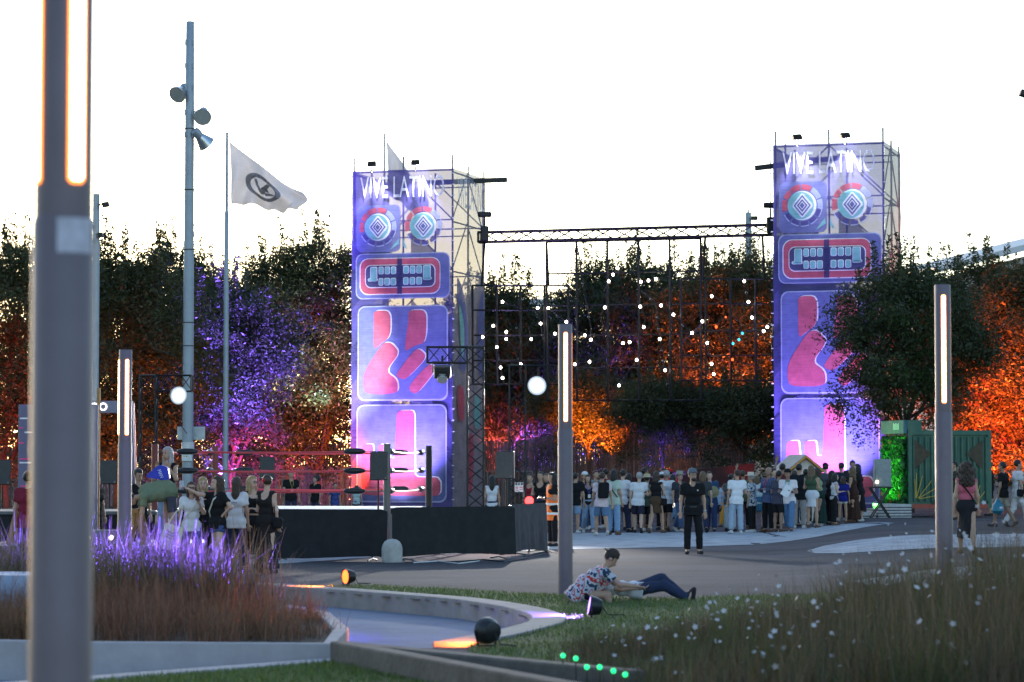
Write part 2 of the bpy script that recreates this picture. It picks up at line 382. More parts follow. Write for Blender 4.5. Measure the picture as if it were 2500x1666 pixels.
def gzv(xy): return np.array([gz(a, b) for a, b in xy])
def lawn_blades(name, poly, n, label, hh=.05):
    xy = scatter(poly, n); P = np.column_stack([xy, gzv(xy) + .02]); h = RNG.uniform(.5, 1.3, n) * hh
    nz = np.sin(xy[:, 0] * 2.1 + 1) * np.sin(xy[:, 1] * 1.7) * .35 + 1; h *= nz
    V, Q = blades(P, h, .012, RNG.uniform(.2, .9, n), seg=1); tag(obj(name, quads_mesh(name, V, Q), M_GRASS), label, 'grass', kind='stuff')
lawn_blades('lawn_grass', LAWN2, 60000, 'short green lawn grass running from the pool kerb to the flower bed')
lawn_blades('lawn_grass', LAWN_N, 34000, 'short dark green lawn grass in the bottom left foreground')

# planted bed standing in the pool (island with a pale concrete rim)
BED = [(-8.5, 27.6), (-4.2, 26.4), (-1.85, 26.15), (-1.9, 28.5), (-2.3, 31.5), (-2.9, 33.2), (-5, 34.8), (-8.5, 36)]
b = MB(); b.prism([(x, y, -.24) for x, y in BED], (0, 0, .36)).build('bed_soil', M_SOIL).__setitem__('kind', 'structure')
fr = [(-8.5, 27.6), (-4.2, 26.4), (-1.85, 26.15), (-1.9, 28.5), (-2.3, 31.5), (-2.9, 33.2)]
strip('bed_rim', fr, .16, -.25, .17, M_CONCL, side=-1)
def clump_points(poly, nc, per, spread):
    c = scatter(poly, nc); i = np.repeat(np.arange(nc), per); xy = c[i] + RNG.normal(0, spread, (nc * per, 2))
    return xy, i, c
M_DRY = leafmat('dry_grass', (.17, .085, .05), .35, .5, .03)
M_DRY2 = leafmat('tall_grass', (.17, .14, .085), .35, .5, .03)
b2 = [(-8, 27.7), (-4.2, 26.65), (-1.95, 26.4), (-1.95, 28.5), (-2.35, 31.3), (-3.0, 32.6), (-8, 33)]
xy, ci, cc = clump_points(b2, 330, 40, .1); N = len(xy); P = np.column_stack([xy, np.full(N, .1)])
hc = RNG.uniform(.42, .78, 330)[ci] * RNG.uniform(.5, 1.1, N)
hc *= 1.0 - .3 * np.clip((xy[:, 0] + 2.8) / .8, 0, 1)
V, Q = blades(P, hc, .008, RNG.uniform(.05, .85, N), .75, 3)
tag(obj('dry_grass', quads_mesh('dry_grass', V, Q), M_DRY), 'reddish brown dry ornamental grass filling the raised bed in the pool', 'grass', kind='stuff')
back = [(-8, 33.4), (-5.2, 32.0), (-2.75, 30.6), (-2.9, 31.9), (-5.2, 33.6), (-8, 35.2)]
xy, ci, cc = clump_points(back, 190, 26, .13); N = len(xy); P = np.column_stack([xy, np.full(N, .1)])
hc = RNG.uniform(.8, 1.3, 190)[ci] * RNG.uniform(.5, 1.08, N)
V, Q = blades(P, hc, .022, RNG.uniform(.05, .6, N), .7, 3)
tag(obj('tall_grass', quads_mesh('tall_grass', V, Q), M_DRY2), 'tall broad grass blades lit purple behind the dry red grass', 'grass', kind='stuff')

# retaining walls in the near foreground, and the pale wall block at the far left of the pool
def wall_run(a, b_, w, z0, z1, m, name, label):
    a, b_ = Vector((*a, 0)), Vector((*b_, 0)); d = (b_ - a).normalized(); nrm = Vector((-d.y, d.x, 0)); q = MB()
    P = [a, b_, b_ + nrm * w, a + nrm * w]; q.prism([(p.x, p.y, z0) for p in P], (0, 0, z1 - z0))
    return tag(q.build(name, m, bevel=.02), label, 'wall')
wall_run((-1.72, 25.75), (.95, 22.2), .2, -.1, .2, M_CONCD, 'garden_wall', 'dark low concrete wall behind, running right past the black round lamp')
wall_run((-1.74, 25.5), (.55, 20.2), .2, -.1, .225, M_CONCD, 'garden_wall', 'dark low concrete wall nearest the camera, edging the bottom lawn')
q = MB(); pts = chaikin([(-9, 31.2, -.25), (-5.02, 31.2, -.25), (-5.02, 31.2, .5), (-5.3, 31.2, .62), (-9, 31.2, .62)], 2, .12)
tag(q.prism(pts, (0, 1.1, 0)).build('pool_wall', mat('pool_wall', (.27, .36, .52), .6, 0, .15, 2, .1)), 'pale blue rounded wall block at the left edge of the pool', 'wall')

# flower meadow at the right
def meadow():
    poly = [(.55, 27.5), (1.6, 29.2), (3, 31.5), (5, 33), (8, 34), (9, 19.8), (1.3, 19.2), (.75, 22.5)]
    root_h = lambda x, y: .22 + .60 * sstep(.5, 5.0, x + (26 - y) * .12)
    nc, per = 720, 60; xy, ci, cc = clump_points(poly, nc, per, .14); N = len(xy); z = gzv(xy)
    h = np.array([root_h(*c) for c in cc])[ci] * RNG.uniform(.5, 1.25, N) * RNG.uniform(.75, 1.25, nc)[ci]
    kind = (RNG.random(nc) < .5)[ci]
    for nm, k, m, lab in (('meadow_grass', kind, leafmat('meadow_green', (.062, .072, .024), .35, .5, .04), 'soft green wild grass of the flower bed at the lower right'), ('meadow_grass', ~kind, leafmat('meadow_brown', (.10, .066, .038), .35, .5, .03), 'brown dry wild grass of the flower bed at the lower right')):
        V, Q = blades(np.column_stack([xy[k], z[k]]), h[k], .009, RNG.uniform(.05, .75, k.sum()), .7, 3)
        tag(obj(nm, quads_mesh(nm, V, Q), m), lab, 'grass', kind='stuff')
    # thin tall stalks
    n2 = 2200; p2 = scatter([(1.6, 29), (3, 31.5), (8, 33.6), (9, 20), (2.6, 20)], n2); hh = np.array([root_h(*c) for c in p2]) * RNG.uniform(1.0, 1.75, n2)
    V, Q = blades(np.column_stack([p2, gzv(p2)]), hh, .006, RNG.uniform(.02, .35, n2), .8, 3)
    tag(obj('meadow_stalks', quads_mesh('meadow_stalks', V, Q), leafmat('stalk', (.17, .115, .075), .3, .4, .02)), 'thin reddish seed stalks standing above the flower bed', 'grass', kind='stuff')
    # white blossoms: five petals each
    n3 = 380; p3 = scatter([(.8, 27.2), (1.8, 29), (3, 31), (7.5, 33), (8, 20), (1.4, 19.6), (.9, 22.5)], n3)
    hz = np.array([root_h(*c) for c in p3]) * RNG.uniform(.45, 1.6, n3) * np.where(RNG.random(n3) < .12, 1.25, 1.)
    C = np.column_stack([p3, gzv(p3) + hz]); V = []; Q = []
    for i in range(n3):
        r = RNG.uniform(.012, .028); e = Vector(RNG.normal(0, .55, 3)) + Vector((0, -.6, .7)); x, y, d = frame_of(e)
        for k in range(5):
            t = k * 2 * math.pi / 5; a = x * math.cos(t) + y * math.sin(t); s_ = d.cross(a); c0 = Vector(C[i]); j = len(V)
            V += [c0, c0 + a * r * .6 + s_ * r * .42, c0 + a * r * 1.25 + d * r * .15, c0 + a * r * .6 - s_ * r * .42]; Q.append((j, j + 1, j + 2, j + 3))
    tag(obj('white_blossoms', quads_mesh('white_blossoms', np.array(V), Q), mat('petal', (.5, .46, .47), .7, 0, .08)), 'small white blossoms scattered through the flower bed grass', 'flowers', kind='stuff')
    st = np.column_stack([p3, gzv(p3)]); V, Q = blades(st, hz, .004, np.full(n3, .001), .5, 2)
    tag(obj('blossom_stems', quads_mesh('blossom_stems', V, Q), MATS['meadow_green']), 'thin green stems carrying the white blossoms in the bed', 'flowers', kind='stuff')
    sheetp = groundsheet('bed_soil', poly, M_SOIL, .028, 1.0)
meadow()
# ================================================================ trees and fences behind everything, then towers
M_BARK = mat('bark', (.07, .055, .045), .9, 0, .35, 9, .8)
TREE_MATS = [leafmat('leaf_dark', (.040, .052, .020), .4, .5, .03), leafmat('leaf_olive', (.058, .062, .022), .4, .5, .03), leafmat('leaf_mid', (.047, .060, .026), .4, .5, .035)]
def tree_mesh(seed, H, Rx, leaves=15000, z0=1.7, shoots=34):
    """one tree: trunk with limbs (mesh), crown of single leaves (mesh)"""
    rg = np.random.default_rng(seed); rr = random.Random(seed); t = MB(); tips = []
    lean = Vector((rr.uniform(-.25, .25), rr.uniform(-.25, .25), 0)); fork = Vector((0, 0, z0 + .5)) + lean
    t.tube([(0, 0, -.1), (lean.x * .3, lean.y * .3, z0 * .5), tuple(fork)], .17 * H / 10, 9, .12 * H / 10)
    nl = 9
    for i in range(nl):
        a = 2 * math.pi * i / nl + rr.uniform(-.3, .3); el = rr.uniform(.45, 1.35) if i else 1.5
        L = (H - z0) * rr.uniform(.5, .72) if el > .9 else Rx * rr.uniform(.75, 1.05)
        d = Vector((math.cos(a) * math.cos(el), math.sin(a) * math.cos(el), math.sin(el)))
        p1 = fork + d * L * .5; p2 = fork + d * L + Vector((0, 0, L * .18)); st = fork - Vector((0, 0, rr.uniform(0, .7)))
        t.tube([st, p1, p2], .075 * H / 10, 6, .02)
        for j in range(8):
            s0 = st.lerp(p1, rr.uniform(.3, 1)) if j < 3 else p1.lerp(p2, rr.uniform(0, 1))
            e = (d + Vector((rr.uniform(-1, 1), rr.uniform(-1, 1), rr.uniform(-.45, .9)))).normalized(); q = s0 + e * Rx * rr.uniform(.3, .62)
            r = math.hypot(q.x, q.y)
            if r > Rx: q.x *= Rx / r; q.y *= Rx / r
            q.z = min(q.z, H * rr.uniform(.88, .97))
            t.tube([s0, s0.lerp(q, .5) + Vector((0, 0, .1)), q], .024, 4, .008); tips += [s0.lerp(q, .55), q]
    for i in range(26):   # low skirt of foliage
        a = rr.uniform(0, 2 * math.pi); r = Rx * rr.uniform(.35, .98); tips.append(Vector((math.cos(a) * r, math.sin(a) * r, z0 + rr.uniform(-.1, 2.2))))
    for i in range(120):   # outer shell of the crown, upper half
        a = rr.uniform(0, 2 * math.pi); ph_ = rr.uniform(-.15, 1.45); k_ = rr.uniform(.6, .97); zc = (H + z0) * .52
        tips.append(Vector((math.cos(a) * math.cos(ph_) * Rx * k_, math.sin(a) * math.cos(ph_) * Rx * k_, zc + math.sin(ph_) * (H - zc) * k_)))
    tips = [q + Vector((rr.gauss(0, .3), rr.gauss(0, .3), rr.gauss(0, .22))) for q in tips for _ in range(2)]
    T = np.array([tuple(q) for q in tips]); k = len(T); w = rg.uniform(.15, 1.8, k); idx = rg.choice(k, leaves, p=w / w.sum())
    sig = rg.uniform(.18, .42, k)[idx][:, None] * np.array([1, 1, .72])
    C = T[idx] + rg.normal(0, 1, (leaves, 3)) * sig; nrm = rg.normal(0, 1, (leaves, 3)); nrm[:, 2] += .5
    L = rg.uniform(.045, .10, leaves); Wd = L * rg.uniform(.4, .62, leaves)
    ex = []  # feathery upright shoots at the top
    for s in range(shoots):
        a = rr.uniform(0, 6.28); r = Rx * rr.uniform(0, .75); base = Vector((math.cos(a) * r, math.sin(a) * r, H * (1 - .28 * (r / Rx) ** 2) - .5)); ln = rr.uniform(.7, 2.0)
        d = Vector((math.cos(a) * .22 * rr.random(), math.sin(a) * .22 * rr.random(), 1)).normalized()
        t.tube([base, base + d * ln * .6, base + d * ln], .012, 3, .004)
        for q in range(int(ln * 46)):
            f = rr.random(); rad = .15 * (1 - f * .55); an = rr.uniform(0, 6.28); ex.append(tuple(base + d * ln * f + Vector((math.cos(an) * rad, math.sin(an) * rad, .05))))
    ex = np.array(ex); C = np.concatenate([C, ex]); nrm = np.concatenate([nrm, rg.normal(0, 1, (len(ex), 3))]); L = np.concatenate([L, rg.uniform(.08, .13, len(ex))]); Wd = np.concatenate([Wd, np.full(len(ex), .045)])
    n_ = nrm / np.linalg.norm(nrm, axis=1, keepdims=True); a = np.cross(n_, rg.normal(0, 1, n_.shape)); a /= np.linalg.norm(a, axis=1, keepdims=True); b = np.cross(n_, a)
    V = np.stack([C - a * L[:, None], C - b * Wd[:, None] * .7, C + a * L[:, None], C + b * Wd[:, None] * .7], 1).reshape(-1, 3)
    Q = np.arange(len(V)).reshape(-1, 4)
    tm = bpy.data.meshes.new('trunk'); tm.from_pydata(t.v, [], t.f); tm.polygons.foreach_set('use_smooth', [True] * len(tm.polygons)); tm.materials.append(M_BARK)
    return tm, V, Q
TVAR = []
for s_, (H_, R_, n_, z_) in enumerate(((10.4, 3.4, 72000, 1.7), (9.4, 3.1, 64000, 1.7), (10.8, 3.7, 80000, 1.5), (8.6, 3.2, 64000, 1.5), (6.0, 3.0, 46000, 2.75), (9.6, 3.2, 64000, 3.1))):
    tm, V_, Q_ = tree_mesh(100 + s_, H_, R_, n_, z_); cms = []
    cm = quads_mesh('crown', V_, Q_); cm.materials.append(TREE_MATS[0]); cms = [cm] * 3
    TVAR.append((tm, cms, H_, R_))
def tree(px, d, top, var, matid, rz, label, wide=1.0):
    tm, cms, H_, R_ = TVAR[var]; x = xat(px, d); z = gz(x, d); h = zat(top, d) - z; s = h / (H_ + 1.0)
    r = thing('tree', (x, d, z), label, 'tree', 'trees behind the plaza')
    for nm, me in (('trunk', tm), ('crown', cms[matid])):
        o = bpy.data.objects.new(nm, me); link(o, r); o.rotation_euler = (0, 0, rz); o.scale = (s * wide, s * wide, s)
        if nm == 'crown': o.material_slots[0].link = 'OBJECT'; o.material_slots[0].material = TREE_MATS[matid]
    return r
TREES = [
 (20, 88, 530, 2, 1, 0.3, 'tall tree at the left edge of the photo, lit red from below', 1.0),
 (285, 93, 560, 1, 1, 1.1, 'olive green tree just left of the tall floodlight mast', 1.15),
 (420, 108, 555, 0, 0, 2.0, 'dark tree directly behind the tall floodlight mast', 1.0),
 (552, 103, 650, 3, 2, 0.7, 'tree glowing purple just right of the tall mast', 1.1),
 (660, 112, 592, 0, 0, 3.1, 'dark tree under the large white flag, lit purple and orange low down', 1.0),
 (770, 113, 525, 2, 0, 4.2, 'tall dark tree touching the left side of the left banner tower', .95),
 (1222, 122, 640, 1, 0, 5.0, 'tree with upright shoots just right of the left banner tower', 1.0),
 (1325, 128, 760, 3, 2, 1.6, 'low tree behind the left hanging grid of bulbs', 1.1),
 (1462, 122, 605, 0, 0, 2.6, 'dark tree behind the middle hanging grid, left of its centre', 1.0),
 (1560, 124, 585, 2, 2, 0.9, 'tree behind the centre of the middle hanging grid', 1.0),
 (1690, 122, 625, 1, 0, 3.6, 'tree between the middle and right hanging grids', 1.1),
 (1800, 118, 580, 0, 1, 5.4, 'tree behind the right hanging grid, lit orange', 1.05),
 (1930, 128, 560, 2, 0, 1.9, 'tree standing behind the right banner tower', 1.0),
 (2222, 92, 585, 5, 0, 2.9, 'dense dark tree covering the lower right of the right banner tower', 1.0),
 (2400, 104, 590, 0, 1, 0.2, 'orange lit tree behind the right lamp post', 1.2),
 (2520, 98, 610, 1, 1, 4.8, 'glowing orange tree at the right edge of the photo', 1.25),
 (1120, 126, 740, 3, 0, 4.0, 'tree hidden behind the left banner tower', 1.0),
 (180, 112, 600, 3, 0, 5.8, 'tree behind the nearest lamp post', 1.1),
]
for t_ in TREES: tree(*t_)
def hedge(name, pts, h, label, n=9000):
    """a clipped hedge: leaf cards through a long box, with woody stems"""
    P = [Vector((*p, 0)) for p in pts]; segs = [(P[i], P[i + 1]) for i in range(len(P) - 1)]; Ls = [(b - a).length for a, b in segs]
    r = thing(name, (*pts[0], gz(*pts[0])), label, 'hedge'); c = []; st = MB()
    for i, (a, b) in enumerate(segs):
        k = int(n * Ls[i] / sum(Ls)); t = RNG.random(k); d = (b - a).normalized(); nn = Vector((-d.y, d.x, 0))
        off = RNG.normal(0, .45, k); z = RNG.random(k) ** .8 * h * (1 + .12 * np.sin(t * Ls[i] * 1.7) + .08 * np.sin(t * Ls[i] * 4.1))
        c.append(np.array(a)[None] + t[:, None] * np.array(b - a)[None] + off[:, None] * np.array(nn)[None] + np.stack([0 * z, 0 * z, z], 1))
        for j in range(int(Ls[i] / .9)): q = a.lerp(b, (j + .5) / max(1, int(Ls[i] / .9))); st.cyl(q, q + Vector((.1, 0, h * .8)), .03, .01, 5)
    C = np.concatenate(c); k = len(C); n_ = RNG.normal(0, 1, (k, 3)); n_ /= np.linalg.norm(n_, axis=1, keepdims=True); a = np.cross(n_, RNG.normal(0, 1, (k, 3))); a /= np.linalg.norm(a, axis=1, keepdims=True); b = np.cross(n_, a); L = RNG.uniform(.1, .2, k)[:, None]
    V = np.stack([C - a * L, C - b * L * .6, C + a * L, C + b * L * .6], 1).reshape(-1, 3) - np.array(org(r))[None]
    obj('foliage', quads_mesh('foliage', V, np.arange(len(V)).reshape(-1, 4)), TREE_MATS[0], r); st.build('stem', M_BARK, r)
hedge('hedge', [(-34, 120), (-16, 132), (0, 136), (10, 134)], 4.6, 'dark hedge line behind the trees from the left edge to the centre', 20000)
hedge('hedge', [(14, 150), (30, 140), (52, 132)], 3.0, 'dark hedge on the far slope behind the orange lit trees', 7000)
# slatted timber fence behind the crowd
M_SLAT = mat('fence_timber', (.20, .14, .13), .85, 0, .3, 3, .4, island=.3)
M_REDW = mat('red_plinth', (.07, .025, .025), .8, 0, .25, 2, .3)
def fence(a, b, h0, h1, zb0, zb1, label):
    a, b = Vector(a), Vector(b); r = thing('timber_fence', tuple(a), label, 'fence'); L = (b - a).length; d = (b - a) / L; s = MB(); n = int(L / .13); rr = random.Random(3)
    for i in range(n):
        t = (i + .5) / n; p = a + d * L * t; z0 = zb0 + (zb1 - zb0) * t; h = h0 + (h1 - h0) * t; ang = math.atan2(d.y, d.x)
        s.box((p.x, p.y + rr.uniform(-.015, .015), z0 + h / 2), (.095, .025, h + rr.uniform(-.05, .03)), ang)
    o = s.build('slats', M_SLAT, r); o['kind'] = 'stuff'
    for f in (.12, .5, .88):
        p, q = a + Vector((0, .05, zb0 + h0 * f)), b + Vector((0, .05, zb1 + h1 * f)); MB().bar(p, q, .05, .1).build('rail', M_SLAT, r)
    k = int(L / 2.4) + 1
    for i in range(k):
        p = a + d * L * i / (k - 1) + Vector((0, .1, 0)); MB().box((p.x, p.y, (h0 + zb0) / 2), (.1, .1, h0 + zb0)).build('post', M_SLAT, r)
    return r
fence((.2, 119, 0), (9.6, 111, 0), 3.0, 4.0, 0, .5, 'long timber slat fence between the two banner towers')
fence((-40, 131, 0), (.1, 118, 0), 2.6, 3.0, 0, 0, 'dark timber slat fence behind the trees on the left')
tag(MB().prism([(3.2, 109.6, 0), (9.6, 105.6, 0), (9.6, 105.6, 2.0), (3.2, 109.6, 1.2)], (.05, .3, 0)).build('ramp_wall', M_REDW), 'sloping red wall of a ramp beside the right banner tower', 'wall')

# ---------------------------------------------------------------- scaffold towers with printed banners
M_STEEL = mat('scaffold_steel', (.13, .13, .15), .45, .7, .2, 6)
M_BLACKMET = mat('black_metal', (.018, .018, .02), .5, .3, .2, 6)
TW, TH_ANG = 4.29, RAD(16.7)
UR = Vector((math.cos(TH_ANG), -math.sin(TH_ANG), 0)); UB = Vector((math.sin(TH_ANG), math.cos(TH_ANG), 0)); UN = -UB; UZ = Vector((0, 0, 1))
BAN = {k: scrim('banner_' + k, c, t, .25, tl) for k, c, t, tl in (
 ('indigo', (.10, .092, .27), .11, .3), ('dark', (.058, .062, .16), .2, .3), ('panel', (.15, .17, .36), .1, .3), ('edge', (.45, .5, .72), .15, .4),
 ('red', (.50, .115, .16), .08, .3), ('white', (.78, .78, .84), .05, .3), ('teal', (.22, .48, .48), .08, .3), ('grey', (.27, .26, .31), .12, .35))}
def P4(X, Y): return ((X - 157) / 638 * TW, -((300 + Y / 2.614 - 425) / 833) * 13.8)
def P5(X, Y): return ((X - 142) / 640 * TW, -((375 + Y / 2.613) / 833) * 13.8)
def rrect(f, x0, y0, x1, y1, r):
    a, b = f(x0, y0), f(x1, y1); X0, X1, Y0, Y1 = a[0], b[0], b[1], a[1]; p = []
    for cx, cy, s in ((X1 - r, Y1 - r, 0), (X0 + r, Y1 - r, 1), (X0 + r, Y0 + r, 2), (X1 - r, Y0 + r, 3)):
        for k in range(6): t = (s + k / 5) * math.pi / 2; p.append((cx + r * math.cos(t), cy + r * math.sin(t)))
    return p
def circ(c, r, n=36, a0=0, a1=2 * math.pi): return [(c[0] + r * math.cos(a0 + (a1 - a0) * k / n), c[1] + r * math.sin(a0 + (a1 - a0) * k / n)) for k in range(n)]
def arcband(c, r0, r1, a0, a1, n=8):
    o = [(c[0] + r1 * math.cos(RAD(a0 + (a1 - a0) * k / n)), c[1] + r1 * math.sin(RAD(a0 + (a1 - a0) * k / n))) for k in range(n + 1)]
    i = [(c[0] + r0 * math.cos(RAD(a0 + (a1 - a0) * k / n)), c[1] + r0 * math.sin(RAD(a0 + (a1 - a0) * k / n))) for k in range(n + 1)]
    return o + i[::-1]
def rnd(pts, f, k=.22): return [(p.x, p.y) for p in chaikin([(*f(*q), 0) for q in pts], 3, k)]
def sh(p, dx, dy): return [(x + dx, y + dy) for x, y in p]
def art():
    A = []   # (part name, layer, material, outline)
    for y0, y1 in ((690, 1000), (1060, 1400)): pass
    for v0 in (.30, .52, .745):   # darker diagonal fields across the front banner
        A += [('banner_field', 1, 'dark', [(.0, -13.8 * v0), (.0, -13.8 * (v0 + .11)), (1.75, -13.8 * v0 + .55), (1.75, -13.8 * v0 + 1.75)]),
              ('banner_field', 1, 'dark', [(TW, -13.8 * v0 - .1), (TW, -13.8 * (v0 + .115)), (2.55, -13.8 * v0 + .7), (2.55, -13.8 * v0 + 2.0)])]
    A.append(('printed_panel', 2, 'panel', rrect(P4, 192, 550, 470, 850, .25)))
    for cx in (328, 615):
        c = P4(cx, 690); k = TW / 638
        for j, (a0, a1) in enumerate(((62, 92), (96, 128), (132, 158), (162, 196), (22, 58), (-14, 18))): A.append(('printed_eye', 3, 'red' if 58 < a1 else 'edge', arcband(c, 88 * k, 118 * k, a0, a1)))
        for a0 in (205, 235, 265, 295, 325): A.append(('printed_eye', 3, 'edge', arcband(c, 112 * k, 118 * k, a0, a0 + 24))); A.append(('printed_eye', 3, 'indigo', arcband(c, 88 * k, 110 * k, a0, a0 + 24)))
        A.append(('printed_eye', 3, 'white', circ(c, 82 * k))); A.append(('printed_eye', 4, 'teal', circ((c[0] - .06, c[1]), 76 * k)))
        A.append(('printed_eye', 5, 'white', rnd([(cx - 62, 690), (cx, 612), (cx + 66, 690), (cx, 768)], P4, .1)))
        for q, (r, mm) in enumerate(((50, 'panel'), (40, 'white'), (30, 'indigo'), (21, 'white'), (15, 'panel'))): A.append(('printed_eye', 6 + q, mm, [P4(cx - r, 690), P4(cx, 690 - r * 1.25), P4(cx + r, 690), P4(cx, 690 + r * 1.25)]))
    A += [('printed_nose', 3, 'teal', [P4(405, 835), P4(460, 765), P4(462, 800)]), ('printed_nose', 3, 'teal', [P4(487, 765), P4(515, 835), P4(487, 815)])]
    A.append(('printed_panel', 2, 'edge', rrect(P4, 187, 858, 782, 1148, .28))); A.append(('printed_panel', 3, 'panel', rrect(P4, 193, 864, 776, 1142, .27)))
    A.append(('printed_mouth', 4, 'white', rrect(P4, 212, 888, 722, 1122, .36))); A.append(('printed_mouth', 5, 'red', rrect(P4, 218, 893, 718, 1116, .34)))
    A.append(('printed_mouth', 6, 'white', rrect(P4, 248, 931, 692, 1078, .24))); A.append(('printed_mouth', 7, 'dark', rrect(P4, 252, 936, 686, 1073, .22)))
    A.append(('printed_mouth', 8, 'dark', [P4(452, 892), P4(482, 892), P4(482, 1118), P4(452, 1118)]))
    for x0, x1, y0, y1 in ((283, 323, 945, 1032), (336, 363, 945, 991), (375, 403, 945, 991), (415, 442, 945, 991), (492, 522, 943, 990), (533, 563, 943, 990), (575, 605, 943, 990), (617, 660, 941, 1032), (336, 361, 1017, 1062), (372, 403, 1017, 1062), (412, 442, 1017, 1062), (492, 520, 1015, 1060), (533, 562, 1015, 1060), (575, 605, 1015, 1060), (268, 326, 1018, 1034), (616, 668, 1016, 1030)):
        A.append(('printed_tooth', 8, 'white', rrect(P4, x0 - 2, y0 - 2, x1 + 3, y1 + 1, .06))); A.append(('printed_tooth', 9, 'teal', rrect(P4, x0 + 1, y0 + 2, x1 - 1, y1 - 1, .05)))
    A.append(('printed_panel', 2, 'edge', rrect(P5, 185, -115, 757, 488, .3))); A.append(('printed_panel', 3, 'panel', rrect(P5, 192, -107, 748, 478, .28)))
    hand = [[(287, -20), (287, 165), (330, 130), (396, 80), (396, -85), (287, -85)], [(510, -30), (480, 185), (545, 140), (608, 125), (622, 60), (622, -85), (510, -85)],
            [(228, 300), (345, 120), (400, 118), (455, 185), (365, 300), (440, 355), (445, 445), (240, 445), (220, 390)],
            [(430, 320), (560, 150), (618, 195), (610, 235), (490, 358), (440, 340)], [(515, 390), (640, 250), (690, 290), (560, 452), (515, 425)]]
    for h in hand:
        p = rnd(h, P5, .2); A.append(('printed_hand', 4, 'white', sh(p, .05, .035))); A.append(('printed_hand', 5, 'red', p))
    A.append(('printed_panel', 2, 'edge', rrect(P5, 180, 512, 750, 1130, .3))); A.append(('printed_panel', 3, 'panel', rrect(P5, 187, 520, 742, 1120, .28)))
    foot = [(215, 780), (235, 762), (285, 762), (292, 850), (320, 852), (322, 765), (385, 762), (392, 850), (425, 850), (435, 570), (455, 550), (535, 550), (548, 575), (548, 950), (570, 970), (690, 970), (712, 1000), (712, 1065), (690, 1090), (235, 1085), (212, 1040)]
    p = rnd(foot, P5, .12); A.append(('printed_foot', 4, 'white', sh(p, .055, .03))); A.append(('printed_foot', 5, 'red', p))
    return A
ART = art()
